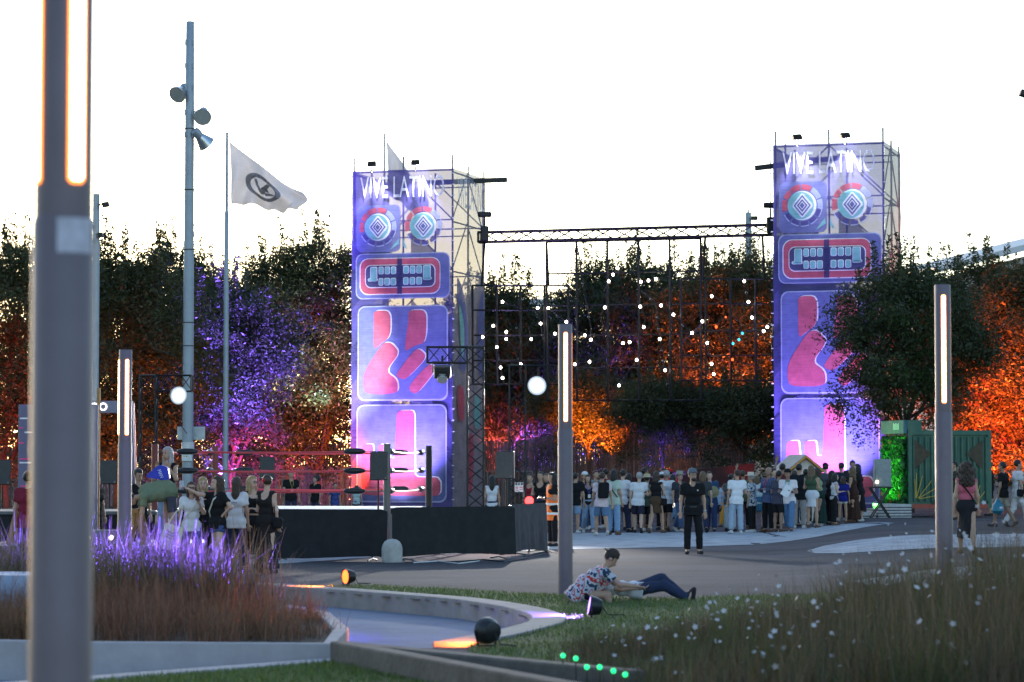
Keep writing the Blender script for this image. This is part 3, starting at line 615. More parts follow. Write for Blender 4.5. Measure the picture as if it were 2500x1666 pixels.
def tower(A, Ht, label, side):
    A = Vector(A); r = thing('banner_tower', tuple(A), label, 'tower', 'scaffold towers wrapped in printed banners'); rp = lambda u, b, z: A + UR * u + UB * b + UZ * z
    ins = .06
    for b_ in (.1, TW * .5, TW - .1):
        for u in (.06, TW * .5, TW - .06):
            if b_ == TW * .5 and u == TW * .5: continue
            MB().cyl(rp(u, b_ + ins, 0), rp(u, b_ + ins, Ht + (.55 if b_ < 1 else .3)), .038, n=7).build('standard', M_STEEL, r)
    lv = [Ht - .05 - 2.0 * k for k in range(7)]
    for z in lv:
        for b_ in (.16, TW - .04):
            MB().cyl(rp(.05, b_, z), rp(TW - .05, b_, z), .03, n=6).build('ledger', M_STEEL, r)
        for u in (.06, TW - .06): MB().cyl(rp(u, .16, z - .08), rp(u, TW - .04, z - .08), .03, n=6).build('ledger', M_STEEL, r)
        MB().cyl(rp(.05, TW * .5, z - .5), rp(TW - .05, TW * .5, z - .5), .026, n=6).build('ledger', M_STEEL, r)
    for k in range(6):
        z1, z0 = lv[k], lv[k] - 2
        for (ua, ub) in ((.06, TW / 2), (TW - .06, TW / 2)):
            MB().cyl(rp(ua, .2, z0), rp(ub, .2, z1), .027, n=6).build('brace', M_STEEL, r)
        if k % 2 == 0:
            MB().cyl(rp(.06, TW - .1, z0), rp(TW / 2, TW - .1, z1), .027, n=6).build('brace', M_STEEL, r); MB().cyl(rp(TW - .06, TW - .1, z0), rp(TW / 2, TW - .1, z1), .027, n=6).build('brace', M_STEEL, r)
        for ca, cb in ((.2, TW / 2), (TW - .1, TW / 2)): MB().cyl(rp(TW - .09, ca, z0), rp(TW - .09, cb, z1), .027, n=6).build('brace', M_STEEL, r)
    # base plates, banners with a slight sag between the ties
    def cloth_sheet(o, ux, un, w, h, nu=16, nv=44):
        V = []; Q = []
        for j in range(nv + 1):
            for i in range(nu + 1):
                u, v = i / nu, j / nv; bulge = .035 * math.sin(math.pi * u) * (.5 + .5 * math.sin(v * 21 + 1.3)) + .012 * math.sin(v * 63 + u * 9)
                V.append(tuple(o + ux * w * u - UZ * h * v + un * bulge - Vector(org(r))))
        for j in range(nv):
            for i in range(nu): a = j * (nu + 1) + i; Q.append((a, a + nu + 1, a + nu + 2, a + 1))
        return quads_mesh('banner', np.array(V), Q, True)
    top = rp(0, 0, Ht)
    ban = obj('banner', cloth_sheet(top, UR, UN, TW, Ht - .1), BAN['indigo'], r); ban['label'] = 'indigo front banner with totem face, hand and foot'
    sk = 14.0 / 14.0
    def put(name, lay, m, pts, o, ux, un, par, w, h):
        u_ = lambda x: min(1, max(0, x / w))
        b = MB(); b.poly([o + ux * x + UZ * (y * h / 13.8) + un * (.012 + .006 * lay + .06) for x, y in pts]); return b.build(name, BAN[m], par)
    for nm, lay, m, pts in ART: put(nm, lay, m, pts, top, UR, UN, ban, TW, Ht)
    lettering('lettering', 'VIVE LATINO', top + UR * (TW * .09) - UZ * (1.12 * Ht / 13.8) + UN * .085, UR, UZ, TW * .83, .86, BAN['white'], ban)
    # right side
    so_ = rp(TW, 0, Ht)
    sb = obj('banner', cloth_sheet(so_, UB, UR, TW, Ht - .1), BAN['grey'], r); sb['label'] = 'pale side banner with faint printed shapes'
    if side:
        lettering('lettering', 'VIVE LATINO', so_ + UB * (TW * .09) - UZ * 1.5 + UR * .085, UB, UZ, TW * .85, 1.2, BAN['white'], sb)
        for nm, lay, m, pts in (('printed_panel', 1, 'panel', [(.3, -4.2), (1.3, -5.0), (1.75, -6.3), (1.8, -7.4), (1.4, -8.2), (.4, -7.9), (.9, -7.0), (.9, -6.0), (.3, -5.2)]), ('printed_panel', 1, 'panel', [(3.9, -4.4), (3.2, -5.4), (3.0, -7.0), (3.2, -8.2), (4.0, -8.4)]),
             ('banner_field', 2, 'teal', [(.5, -5.2), (1.2, -6.0), (1.3, -7.2), (.9, -7.7)]), ('banner_field', 2, 'red', [(.4, -8.6), (1.3, -8.8), (1.3, -10.2), (.4, -10.0)]), ('banner_field', 2, 'teal', [(2.6, -9), (3.4, -9), (3.4, -10.4), (2.6, -10.4)]), ('banner_field', 2, 'red', [(1.8, -10.6), (2.6, -10.6), (2.4, -13), (1.7, -13)])):
            put(nm, lay, m, rnd(pts, lambda a, b: (a, b), .2), so_, UB, UR, sb, TW, Ht)
    lb = obj('banner', cloth_sheet(rp(0, TW, Ht), UN, -UR, TW, Ht - .1), BAN['dark'], r); lb['label'] = 'dark banner on the hidden left side'
    # ties down both edges of the front
    tb = MB()
    for k in range(30):
        z = Ht - .2 - k * .45
        for u in (-.05, TW + .03): tb.box(rp(u, -.02, z), (.09, .03, .03), -TH_ANG)
    tb.build('cable_ties', mat('white_plastic', (.7, .7, .72), .5), r)['kind'] = 'stuff'
    MB().box(rp(TW / 2, TW / 2, .02), (TW + .6, TW + .6, .04), -TH_ANG).build('base_plate', M_BLACKMET, r)
    return r, rp
DL, DR = 107.4, 102.3
AL, AR = (xat(858, DL), DL, 0), (xat(1890, DR), DR, 0)
towL, rpL = tower(AL, 13.8, 'left banner tower with totem face print, behind the wrestling ring', True)
towR, rpR = tower(AR, 14.25, 'right banner tower, taller in view, partly hidden by a dark tree', False)
VIO, WHT = (.40, .27, 1.0), (.82, .82, 1.0)
M_GLOWV, M_GLOWW = emit('lens_violet', (.4, .25, 1), 2), emit('lens_white', (.9, .92, 1), 10)
def flood(name, pos, aim, col, en, ang, label, glow, size=.42, group=None, blend=.7):
    """a floodlight: housing with fins, yoke and glowing lens; its own beam"""
    pos, aim = Vector(pos), Vector(aim); r = thing(name, tuple(pos), label, 'floodlight', group); d = (aim - pos).normalized(); x, y, _ = frame_of(d); M = Matrix((x, y, d)).transposed(); b = MB()
    b.box(pos - d * .06, (size, size * .55, .12), M=M)
    for k in range(5): b.box(pos - d * .15 + x * (k - 2) * size * .2, (.02, size * .5, .07), M=M)
    b.build('housing', M_BLACKMET, r)
    MB().box(pos + d * .004, (size * .9, size * .45, .008), M=M).build('lens', glow, r)
    yk = MB()
    for s in (-1, 1): yk.bar(pos + x * s * (size / 2 + .02) - d * .06, pos + x * s * (size / 2 + .02) - d * .06 - UZ * size * .5, .03)
    yk.bar(pos - x * (size / 2 + .03) - d * .06 - UZ * size * .5, pos + x * (size / 2 + .03) - d * .06 - UZ * size * .5, .03); yk.build('yoke', M_BLACKMET, r)
    if en: spot(r, pos + d * .05, aim, col, en, ang, blend, .12)
    return r
LIGHTS = 1.0
for rp, Ht, nm in ((rpL, 13.8, 'left'), (rpR, 14.25, 'right')):
    for u in (1.05, 2.9):
        flood('floodlight', rp(u, -.55, Ht + .12), rp(u + .05, .12, Ht - 3.2), WHT, 450, 75, 'black floodlight on the top of the %s banner tower, %s of two' % (nm, 'left' if u < 2 else 'right'), M_GLOWW, .62, 'floodlights on top of the towers')
        MB
    for u in (.9, 3.3):
        flood('floodlight', rp(u, -2.2, .25), rp(TW / 2, 0, 5.0), VIO, 1900, 80, 'violet floodlight on the ground before the %s banner tower, %s of two' % (nm, 'left' if u < 2 else 'right'), M_GLOWV, .45, 'ground floodlights of the towers')
    flood('floodlight', rp(TW / 2, -1.6, .2), rp(TW / 2, 0, 2.4), (.7, .6, 1.0), 220, 95, 'pale floodlight at the foot of the %s banner tower' % nm, M_GLOWW, .4)
# hoist beams sticking out of the towers
def beamobj(a, b, w, h, label):
    o = MB().bar(a, b, w, h).build('hoist_beam', M_BLACKMET, bevel=.01); return tag(o, label, 'beam')
beamobj(rpL(2.2, TW * .45, 13.45), rpL(TW + 1.3, TW * .75, 13.62), .14, .2, 'black hoist beam poking right from the top of the left banner tower')
beamobj(rpR(-1.1, TW * .45, 13.6), rpR(2.2, TW * .45, 13.9), .14, .2, 'black hoist beam poking left from the top of the right banner tower')

# ---------------------------------------------------------------- box trusses
def truss(r, a, b, w, rad=.024, step=None, m=None, up=None):
    a, b = Vector(a), Vector(b); m = m or M_BLACKMET; x, y, d = frame_of(b - a); L = (b - a).length; step = step or w; n = max(2, int(L / step)); o = [x * sx * w / 2 + y * sy * w / 2 for sx, sy in ((1, 1), (1, -1), (-1, -1), (-1, 1))]
    for q in o: MB().cyl(a + q, b + q, rad, n=6).build('chord', m, r)
    for s in range(4):
        p, q = o[s], o[(s + 1) % 4]
        for k in range(n):
            A_, B_ = (p, q) if k % 2 == 0 else (q, p); MB().cyl(a + A_ + d * L * k / n, a + B_ + d * L * (k + 1) / n, rad * .55, n=4, caps=False).build('brace', m, r)
    for e in (a, b):
        for s in range(4): MB().cyl(e + o[s], e + o[(s + 1) % 4], rad, n=5).build('end_frame', m, r)
# plane of the hanging frames: through both towers
PA, PB = rpL(TW, TW * .5, 0), rpR(0, TW * .5, 0)
PN = Vector((-(PB - PA).y, (PB - PA).x, 0)).normalized()
def pl(px, py, off=0.):
    r = ray(px, py); c = Vector((0, 0, CAMH)); return c + r * ((PA + PN * off - c).dot(PN) / r.dot(PN))
def Z6(X, Y): return (1150 + X / 2.851, 500 + Y / 2.851)
tl = pl(*Z6(60, 228)); tr_ = pl(*Z6(2095, 175))
r = thing('lighting_truss', tuple(tl), 'long black truss spanning high between the two banner towers', 'truss')
truss(r, tl, tr_, .4, .05, .8)
for px, yh, yt, lab in ((Z6(95, 0)[0], 541, 553, 'black chain hoist at the left end of the long truss'), (Z6(2085, 0)[0], 520, 535, 'black chain hoist at the right end of the long truss')):
    c = pl(px, yh + 30, -.5); h = thing('chain_hoist', tuple(c), lab, 'hoist', None)
    MB().box(c + UZ * .0, (.32, .3, .62)).build('motor', M_BLACKMET, h, bevel=.05); MB().box(c + UZ * .78, (.56, .25, .22)).build('beam_clamp', M_BLACKMET, h, bevel=.06)
    MB().tube([c + UZ * .3, c + UZ * .7], .04, 6).build('hook', M_BLACKMET, h); MB().cyl(c + UZ * .85, c + UZ * 3.4, .02, n=5).build('chain', M_BLACKMET, h)
def grid(name, xs_, ys_, label, tilt=0.):
    o = pl(*Z6(xs_[0], ys_[0])); r = thing('hanging_grid', tuple(o), label, 'frame', 'wire grids hung under the truss'); x0, x1 = xs_[0], xs_[-1]
    ty = lambda X, Y: Y + tilt * (X - x0) / (x1 - x0) * (1 - (Y - ys_[0]) / (ys_[-1] - ys_[0]))
    for X in xs_: MB().cyl(pl(*Z6(X, ty(X, ys_[0]))), pl(*Z6(X + (ys_[-1] - ys_[0]) * .006, ys_[-1])), .05, n=5).build('upright', M_BLACKMET, r)
    for Y in ys_: MB().cyl(pl(*Z6(x0, ty(x0, Y)), .04), pl(*Z6(x1 + 6, ty(x1, Y)), .04), .035, n=5).build('crossbar', M_BLACKMET, r)
    return r
grid('g', [10, 178, 343, 510, 678], [563, 735, 910, 1085, 1250], 'left hanging wire grid of bulbs beside the left tower')
grid('g', [525, 733, 948, 1165, 1382, 1597], [262, 482, 705, 912, 1140, 1362], 'large middle wire grid hanging under the long truss', -25)
grid('g', [1460, 1632, 1805, 1978, 2100], [518, 690, 880, 1050, 1225], 'right hanging wire grid of bulbs beside the right tower')
for (a, b_, lab) in (((95, 262), (75, 563), 'leftmost black rope holding the left grid'), ((525, 262), (540, 563), 'black rope holding the right end of the left grid'), ((1630, 225), (1612, 518), 'black rope holding the left end of the right grid'), ((2028, 215), (2042, 515), 'rightmost black rope holding the right grid')):
    tag(MB().cyl(pl(*Z6(*a)), pl(*Z6(*b_)), .05, n=5).build('rope', M_BLACKMET), lab, 'rope')
# strings of bulbs
BULB_W, BULB_O, BULB_C, BULB_D = emit('bulb_lit', (1, .83, .72), 9), emit('bulb_orange', (1, .08, .01), 1.6), emit('bulb_cyan', (.05, .75, 1), .6), mat('bulb_off', (.03, .03, .035), .15, 0, .1)
LIT = [(219,676),(464,721),(538,721),(484,828),(154,844),(245,886),(245,935),(82,921),(418,936),(180,991),(206,1134),(219,1206),(346,1111),(584,899),(663,816),(722,1111),(792,909),(834,940),(825,1094),(931,716),(958,534),(989,488),(1019,442),(1182,537),(1235,528),(1287,517),(1322,702),(1409,765),(1178,710),(1202,852),(1057,964),(1104,957),(1153,1081),(1031,1258),(1314,936),(1351,1153),(1445,488),(1538,894),(1610,812),(1675,638),(1644,963),(1674,1108),(1689,1180),(1901,532),(1931,677),(1955,786),(2061,852),(2037,881)]
LITO, LITC = [(1707,851),(1820,1078),(1773,783)], [(1889,896),(1865,940),(1824,967)]
STR = [([(735,270),(750,355),(765,460),(790,625),(834,850),(834,940)],'steep string of bulbs down the left of the middle grid'),
 ([(445,575),(464,721),(484,828),(510,980)],'short string of bulbs hanging in the middle of the left grid'),
 ([(538,721),(663,816),(792,909),(880,970),(945,1020)],'string of bulbs slanting from the left grid into the middle grid'),
 ([(1180,600),(1322,702),(1409,765),(1538,894),(1600,880)],'string of bulbs slanting down towards the right grid'),
 ([(1285,700),(1314,936),(1351,1153),(1385,1330)],'long steep string of bulbs right of the middle grid centre'),
 ([(1635,920),(1644,963),(1674,1108),(1689,1180),(1702,1225)],'string of bulbs at the lower left of the right grid'),
 ([(1901,532),(1931,677),(1955,786),(1985,935)],'string of bulbs at the upper right of the right grid'),
 ([(1145,260),(1080,355),(1019,442),(989,488),(958,534),(925,605)],'string of bulbs slanting from the truss over the dark tree'),
 ([(180,945),(180,991),(206,1134),(219,1206),(230,1250)],'string of bulbs at the lower left of the left grid'),
 ([(245,886),(245,935),(310,1000),(360,990),(418,936),(400,850)],'sagging loop of bulbs in the left grid'),
 ([(1178,710),(1215,790),(1202,852),(1180,900)],'short curved string of bulbs at the middle grid centre'),
 ([(1820,1078),(1925,1110),(2030,1140)],'string starting with an orange bulb low in the right grid'),
 ([(1560,605),(1675,638),(1745,660),(1815,680)],'slack string of bulbs high at the left of the right grid'),
 ([(1182,537),(1235,528),(1287,517),(1340,510),(1445,488),(1500,478)],'near level string of bulbs across the top of the middle grid'),
 ([(1215,990),(1153,1081),(1122,1127),(1060,1215),(1031,1258),(970,1350)],'string of bulbs slanting to the bottom of the middle grid'),
 ([(219,676),(285,700),(360,720)],'short string of bulbs high in the left grid'),
 ([(1610,812),(1590,845),(1538,894),(1462,970)],'short string slanting between the middle and right grids'),
 ([(1820,780),(1870,815),(1889,896),(1865,940),(1824,967),(1775,970),(1720,930),(1707,851),(1730,805),(1773,783)],'round loop with blue and orange bulbs in the right grid'),
 ([(154,844),(82,921),(35,975)],'string of bulbs at the left end of the left grid'),
 ([(722,1111),(825,1094),(875,1085),(960,1060),(1035,1055)],'near level string of bulbs low in the middle grid'),
 ([(2085,825),(2061,852),(2037,881),(1990,920)],'short string of bulbs touching the right tower'),
 ([(931,716),(900,780),(935,890),(1000,950),(1057,964),(1104,957)],'drooping string of bulbs left of the middle grid centre'),
 ([(346,1111),(320,1060),(300,1010)],'short string of bulbs low in the left grid'), ([(584,899),(560,930),(520,985)],'short string behind the centre lamp post')]
def bulb(c, r, m, par): return MB().ball(c, r, 8, (1, 1, 1.12)).build('bulb', m, par, smooth=True)
for pts, lab in STR:
    W_ = [pl(*Z6(*q), -.12) for q in pts]; r = thing('bulb_string', tuple(W_[0]), lab, 'string lights', 'strings of bulbs on the wire grids'); MB().tube(W_, .02, 4).build('cord', M_BLACKMET, r)
    for q in pts:
        for S_, m in ((LIT, BULB_W), (LITO, BULB_O), (LITC, BULB_C)):
            if q in S_: bulb(pl(*Z6(*q), -.2), .052 if q != (1773, 783) else .036, m, r)
    for i in range(len(W_) - 1):
        L_ = (W_[i + 1] - W_[i]).length; k = int(L_ / .42)
        for j in range(1, k): bulb(W_[i].lerp(W_[i + 1], j / k) - UZ * .06, .055, BULB_D, r)
# ================================================================ lamp posts, mast, flags
M_POST = mat('post_paint', (.135, .108, .13), .45, .2, .08, 4, .05)
M_LED, M_AMBER = emit('led_core', (1, .80, .50), 6), emit('led_diffuser', (1, .24, .025), 1.5)
def lamp_post(px, d, zb, ztop, led0, led1, angs, label, dia=.216, sticker=False):
    x = xat(px, d); r = thing('lamp_post', (x, d, zb), label, 'lamp post', 'slim lamp posts with vertical light strips'); R_ = dia / 2
    MB().lathe([(R_ * 1.25, 0), (R_ * 1.25, .02), (R_, .03), (R_, led0 - .12 - zb), (R_ * .93, led0 - .1 - zb)], (x, d, zb), n=28).build('shaft', M_POST, r, smooth=True)
    MB().lathe([(R_ * .93, led0 - .1 - zb), (R_ * .93, ztop - .01 - zb), (R_ * .88, ztop - zb)], (x, d, zb), n=28).build('lamp_head', M_POST, r, smooth=True)
    for a in angs:
        a = RAD(a); dr = Vector((math.sin(a), -math.cos(a), 0)); s = dr.cross(UZ)
        for nm, w, off, m in (('diffuser', .058, .93, M_AMBER), ('led_strip', .04, .965, M_LED)):
            c0 = Vector((x, d, 0)) + dr * R_ * off; b = MB(); n = 6
            prof = [(-w / 2, led0), (w / 2, led0), (w / 2, led1), (-w / 2, led1)]
            e = .01 if nm == 'diffuser' else .022; prof = [(-w / 2, led0 + e + w * .2), (-w * .3, led0 + e), (w * .3, led0 + e), (w / 2, led0 + e + w * .2), (w / 2, led1 - e - w * .2), (w * .3, led1 - e), (-w * .3, led1 - e), (-w / 2, led1 - e - w * .2)]
            b.prism([c0 + s * u + UZ * z - dr * .012 for u, z in prof], dr * .016).build(nm, m, r)
    if sticker:
        b = MB()
        for k in range(8):
            a0, a1 = [RAD(-2 + 68 * q / 8) for q in (k, k + 1)]
            P = [Vector((x + math.sin(a) * (R_ + .003), d - math.cos(a) * (R_ + .003), z)) for a, z in ((a0, 2.63), (a1, 2.63), (a1, 2.75), (a0, 2.75))]; b.poly(P)
        b.build('sticker', mat('sticker', (.46, .44, .52), .5, 0, .25, 22), r)
    return r
lamp_post(152, 9.2, .2, 5.2, 2.86, 4.6, (-58, 34), 'blurred lamp post nearest the camera at the left edge', sticker=True)
lamp_post(306, 41.4, -.2, 3.7, 2.36, 3.56, (-72, 22), 'lamp post behind the purple grass, next to the bending man')
lamp_post(1380, 39.0, 0, 3.97, 2.53, 3.86, (3, 123), 'lamp post in the middle, beside the seated couple')
lamp_post(2303, 33.4, .16, 4.17, 2.67, 4.05, (-3, 118), 'lamp post at the right, rising from the flower bed')
M_MAST = mat('mast_paint', (.27, .31, .36), .45, .3, .1, 3, .05); M_ALU = mat('spun_aluminium', (.48, .52, .56), .3, .8, .1, 5); M_GLASSD = mat('lamp_glass', (.30, .31, .30), .5, 0, .15, 9)
def bell(mast, c, d, R_, m=None):
    """bell floodlight: gear housing, spun reflector, glass, arm"""
    c, d = Vector(c), Vector(d).normalized(); k = MB().lathe([(.06, -.62 * R_ / .28), (.13 * R_ / .28, -.6 * R_ / .28), (.15 * R_ / .28, -.5 * R_ / .28), (.14 * R_ / .28, -.34 * R_ / .28)], c, d, 16).build('gear_housing', M_MAST, mast, smooth=True)
    q = MB().lathe([(.14 * R_ / .28, -.34 * R_ / .28), (.19 * R_ / .28, -.22 * R_ / .28), (R_ * .93, -.04), (R_, 0), (R_ * .96, .01)], c, d, 24).build('reflector', M_ALU, mast, smooth=True)
    MB().lathe([(.02, .012), (R_ * .95, .016)], c, d, 24).build('glass', M_GLASSD, q)
D_M = 84.; xm = xat(459, D_M)
mast = thing('floodlight_mast', (xm, D_M, 0), 'tall grey floodlight mast with three bell lamps at the left', 'mast')
zt = zat(53, D_M)
MB().lathe([(.175, 0), (.17, 6), (.15, 11.2), (.15, 13.2), (.132, zt - .02), (.12, zt)], (xm, D_M, 0), n=20).build('shaft', M_MAST, mast, smooth=True)
for py in (315, 464, 610, 788, 845): z_ = zat(py, D_M); MB().cyl((xm, D_M, z_ - .015), (xm, D_M, z_ + .015), .178 if py > 450 else .162, n=20).build('joint_band', M_BLACKMET, mast)
for py in (106, 162, 216, 276, 330, 900):
    z_ = zat(py, D_M)
    for s in (-1, 1): MB().box((xm + s * .1, D_M - .115, z_), (.1, .03, .17), s * -.6).build('bracket', M_MAST, mast)
for (cx, cy, dx, dy, dz) in ((432.5, 232, -.35, -.8, -.55), (494.5, 286, .05, -.85, -.42), (504, 352, .55, .5, -.62)):
    c = at(cx, cy, D_M - .3 if dy < 0 else D_M + .1); bell(mast, c, (dx, dy, dz), .285)
    e = c - Vector((dx, dy, dz)).normalized() * .45; MB().tube([e, (xm, D_M, e.z + .02)], .03, 6).build('arm', M_BLACKMET, mast)
z_ = zat(1058, D_M); MB().box((xm + .08, D_M + .2, z_), (.88, .02, .42)).build('back_plate', mat('grey_plate', (.42, .45, .46), .5, .2), mast, bevel=.01)
MB().box((xm, D_M - .19, zat(1113, D_M)), (.32, .1, .34)).build('control_box', mat('white_box', (.6, .62, .62), .4), mast, bevel=.01)
for i, c_ in enumerate(((.6, .05, .05), (.05, .1, .5), (.05, .1, .5), (.6, .35, .02), (.05, .3, .1))): MB().cyl((xm - .08 + .075 * (i % 3), D_M - .24, zat(1108, D_M) - .08 * (i // 3)), (xm - .08 + .075 * (i % 3), D_M - .252, zat(1108, D_M) - .08 * (i // 3)), .026, n=10).build('sticker_dot', mat('dot%d' % i, c_, .5), mast)
MB().cyl((xm, D_M, zat(1080, D_M)), (xm, D_M, zat(1096, D_M)), .2, n=18).build('clear_band', mat('clear_band', (.5, .53, .55), .15, 0), mast)
cab = MB().tube([(xm + .0, D_M - .18, zat(1060, D_M)), (xm - .2, D_M - .15, zat(1040, D_M)), (xm - .19, D_M - .1, zat(900, D_M)), (xm - .17, D_M - .1, zat(700, D_M))], .012, 5).build('cable', M_BLACKMET, mast)
# smaller mast behind the near lamp post, and one between the towers
xs2 = xat(232, 74); m2 = thing('camera_mast', (xs2, 74, 0), 'short grey mast with two small cameras beside the near lamp post', 'mast')
MB().lathe([(.1, 0), (.098, zat(474, 74))], (xs2, 74, 0), n=16).build('shaft', M_MAST, m2, smooth=True)
for cy, cx in ((500, 258), (575, 243)):
    c = at(cx, cy, 73.8); MB().box(c, (.19, .2, .14), .2, M=Matrix.Rotation(-.2, 3, 'Y')).build('camera_body', M_BLACKMET, m2, bevel=.02); MB().tube([c + Vector((-.05, 0, .02)), (xs2, 74, c.z)], .02, 5).build('arm', M_BLACKMET, m2)
for cy in (555, 590): MB().box((xs2 - .08, 73.9, zat(cy, 74)), (.08, .06, .1)).build('bracket', M_BLACKMET, m2)
w0, w1 = at(449, 323, D_M), at(223, 560, 74); tag(MB().tube([w0, w0.lerp(w1, .5) - UZ * .06, w1], .011, 4).build('guy_wire', mat('wire', (.4, .4, .4), .5, .4)), 'thin wire from the tall mast down to the short camera mast', 'wire')
xs3 = xat(1829, 150); m3 = thing('camera_mast', (xs3, 150, 0), 'distant grey mast above the right end of the long truss', 'mast')
MB().lathe([(.2, 0), (.17, zat(535, 150)), (.17, zat(520, 150)), (.05, zat(518, 150)), (.03, zat(511, 150))], (xs3, 150, 0), n=12).build('shaft', M_MAST, m3, smooth=True)
c = at(1842, 533, 149.6); MB().box(c, (.36, .3, .22)).build('camera_body', M_BLACKMET, m3, bevel=.03); MB().cyl(c, (xs3, 150, c.z), .03, n=5).build('arm', M_BLACKMET, m3)
xo = xat(2530, 70); m4 = thing('lamp_mast', (xo, 70, gz(xo, 70)), 'black lamp head reaching in at the upper right edge', 'mast')
MB().cyl((xo, 70, gz(xo, 70)), (xo, 70, zat(200, 70)), .12, .1, 12).build('shaft', M_MAST, m4); c = at(2499, 229, 70); MB().box(c, (.2, .3, .16), M=Matrix.Rotation(.35, 3, 'Y')).build('lamp_head', M_BLACKMET, m4, bevel=.02); MB().cyl(c, (xo, 70, c.z + .1), .03, n=6).build('arm', M_BLACKMET, m4)
# flags
M_FLAG, M_FPRINT = scrim('flag_cloth', (.50, .51, .62), .03, .06, .36), scrim('flag_print', (.31, .295, .30), .03, .1, .35)
def flag(pole_px, top_py, d, TL, TR, BR, BL, label, emblem=True):
    xp = xat(pole_px, d); r = thing('flag', (xp, d, 0), label, 'flag', 'white festival flags'); MB().lathe([(.1, 0), (.085, zat(700, d)), (.075, zat(690, d)), (.07, zat(520, d)), (.055, zat(515, d)), (.045, zat(top_py, d))], (xp, d, 0), n=10).build('pole', M_MAST, r, smooth=True)
    MB().box((xp, d, zat(top_py, d)), (.3, .05, .03)).build('pole_top', M_MAST, r)
    P = [at(*q, d - .1) for q in (TL, TR, BR, BL)]
    def pos(u, v):
        p = P[0].lerp(P[1], u).lerp(P[3].lerp(P[2], u), v); sag = math.sin(math.pi * u) * (1 - v) * -.12
        wv = .30 * u ** .6 * math.sin(u * 9 - v * 4.2 + .6) + .14 * math.sin(u * 21 + v * 5) * (.3 + v) * (1 - .4 * u)
        q = Vector((p.x + .12 * math.sin(v * 5 + u * 6) * u, p.y + wv * 1.6, p.z + sag + .12 * math.sin(u * 7) * v * .6 + .03 * math.sin(u * 24) * v * v)); return q
    n_, m_ = 60, 34; V = [tuple(pos(i / n_, j / m_) - Vector((xp, d, 0))) for j in range(m_ + 1) for i in range(n_ + 1)]; Q = [(j * (n_ + 1) + i, j * (n_ + 1) + i + 1, (j + 1) * (n_ + 1) + i + 1, (j + 1) * (n_ + 1) + i) for j in range(m_) for i in range(n_)]
    f = obj('flag_cloth', quads_mesh('flag_cloth', np.array(V), Q, True), M_FLAG, r)
    if emblem:
        cu, cv, ru, rv = .45, .5, .25, .29
        def ep(a, b): u, v = cu + a * ru, cv - b * rv; return pos(u, v) + Vector((0, -.02, 0))
        b = MB()
        for k in range(48):
            t0, t1 = [2 * math.pi * q / 48 for q in (k, k + 1)]
            for r0, r1 in ((.7, .98),): b.poly([ep(r0 * math.cos(t0), r0 * math.sin(t0)), ep(r1 * math.cos(t0), r1 * math.sin(t0)), ep(r1 * math.cos(t1), r1 * math.sin(t1)), ep(r0 * math.cos(t1), r0 * math.sin(t1))])
        b.build('emblem_ring', M_FPRINT, f)
        b = MB()
        for pg in ([(-.5, .45), (-.3, .5), (.02, -.5), (-.12, -.55)], [(.5, .5), (.34, .55), (-.1, -.1), (0, -.5)], [(.05, -.3), (.55, -.25), (.6, -.38), (.1, -.52)], [(.12, .1), (.3, .12), (.34, -.2), (.2, -.2)]):
            # subdivide so that the print follows the folds
            A_, B_, C_, D_ = [Vector((*q, 0)) for q in pg]
            for k in range(6): p0, p1 = A_.lerp(D_, k / 6), A_.lerp(D_, (k + 1) / 6); q0, q1 = B_.lerp(C_, k / 6), B_.lerp(C_, (k + 1) / 6); b.poly([ep(p0.x, p0.y), ep(q0.x, q0.y), ep(q1.x, q1.y), ep(p1.x, p1.y)])
        b.build('emblem_letters', M_FPRINT, f)
        txt = 'VIVE LATINO'
        for i, ch in enumerate(txt):
            if ch == ' ': continue
            t = RAD(150 - 120 * i / (len(txt) - 1)); ct = (.84 * math.cos(t), .84 * math.sin(t)); ux = Vector((math.sin(t), -math.cos(t))); uy = Vector((math.cos(t), math.sin(t)))
            me = text_mesh(ch); V = np.zeros(len(me.vertices) * 3, np.float32); me.vertices.foreach_get('co', V); V = V.reshape(-1, 3); lo, hi = V.min(0), V.max(0); V2 = []
            for p in V: a_, b_ = ((p[0] - lo[0]) / max(hi[0] - lo[0], .01) - .5) * (.13 if ch != 'I' else .04), ((p[1] - lo[1]) / (hi[1] - lo[1]) - .5) * .2; V2.append(ep(ct[0] + ux.x * a_ + uy.x * b_, ct[1] + ux.y * a_ + uy.y * b_) + Vector((0, -.015, 0)) - Vector((xp, d, 0)))
            me.vertices.foreach_set('co', np.array(V2, np.float32).ravel()); me.materials.clear(); me.update(); obj('emblem_letter', me, M_FLAG, f)
    return r
flag(551, 325, 89, (560, 345), (742, 470), (737, 516), (566, 502), 'large white flag with a round grey emblem, left of the towers')
flag(937, 327, 128, (943, 342), (1040, 470), (1040, 540), (950, 480), 'white flag half hidden behind the left banner tower', False)

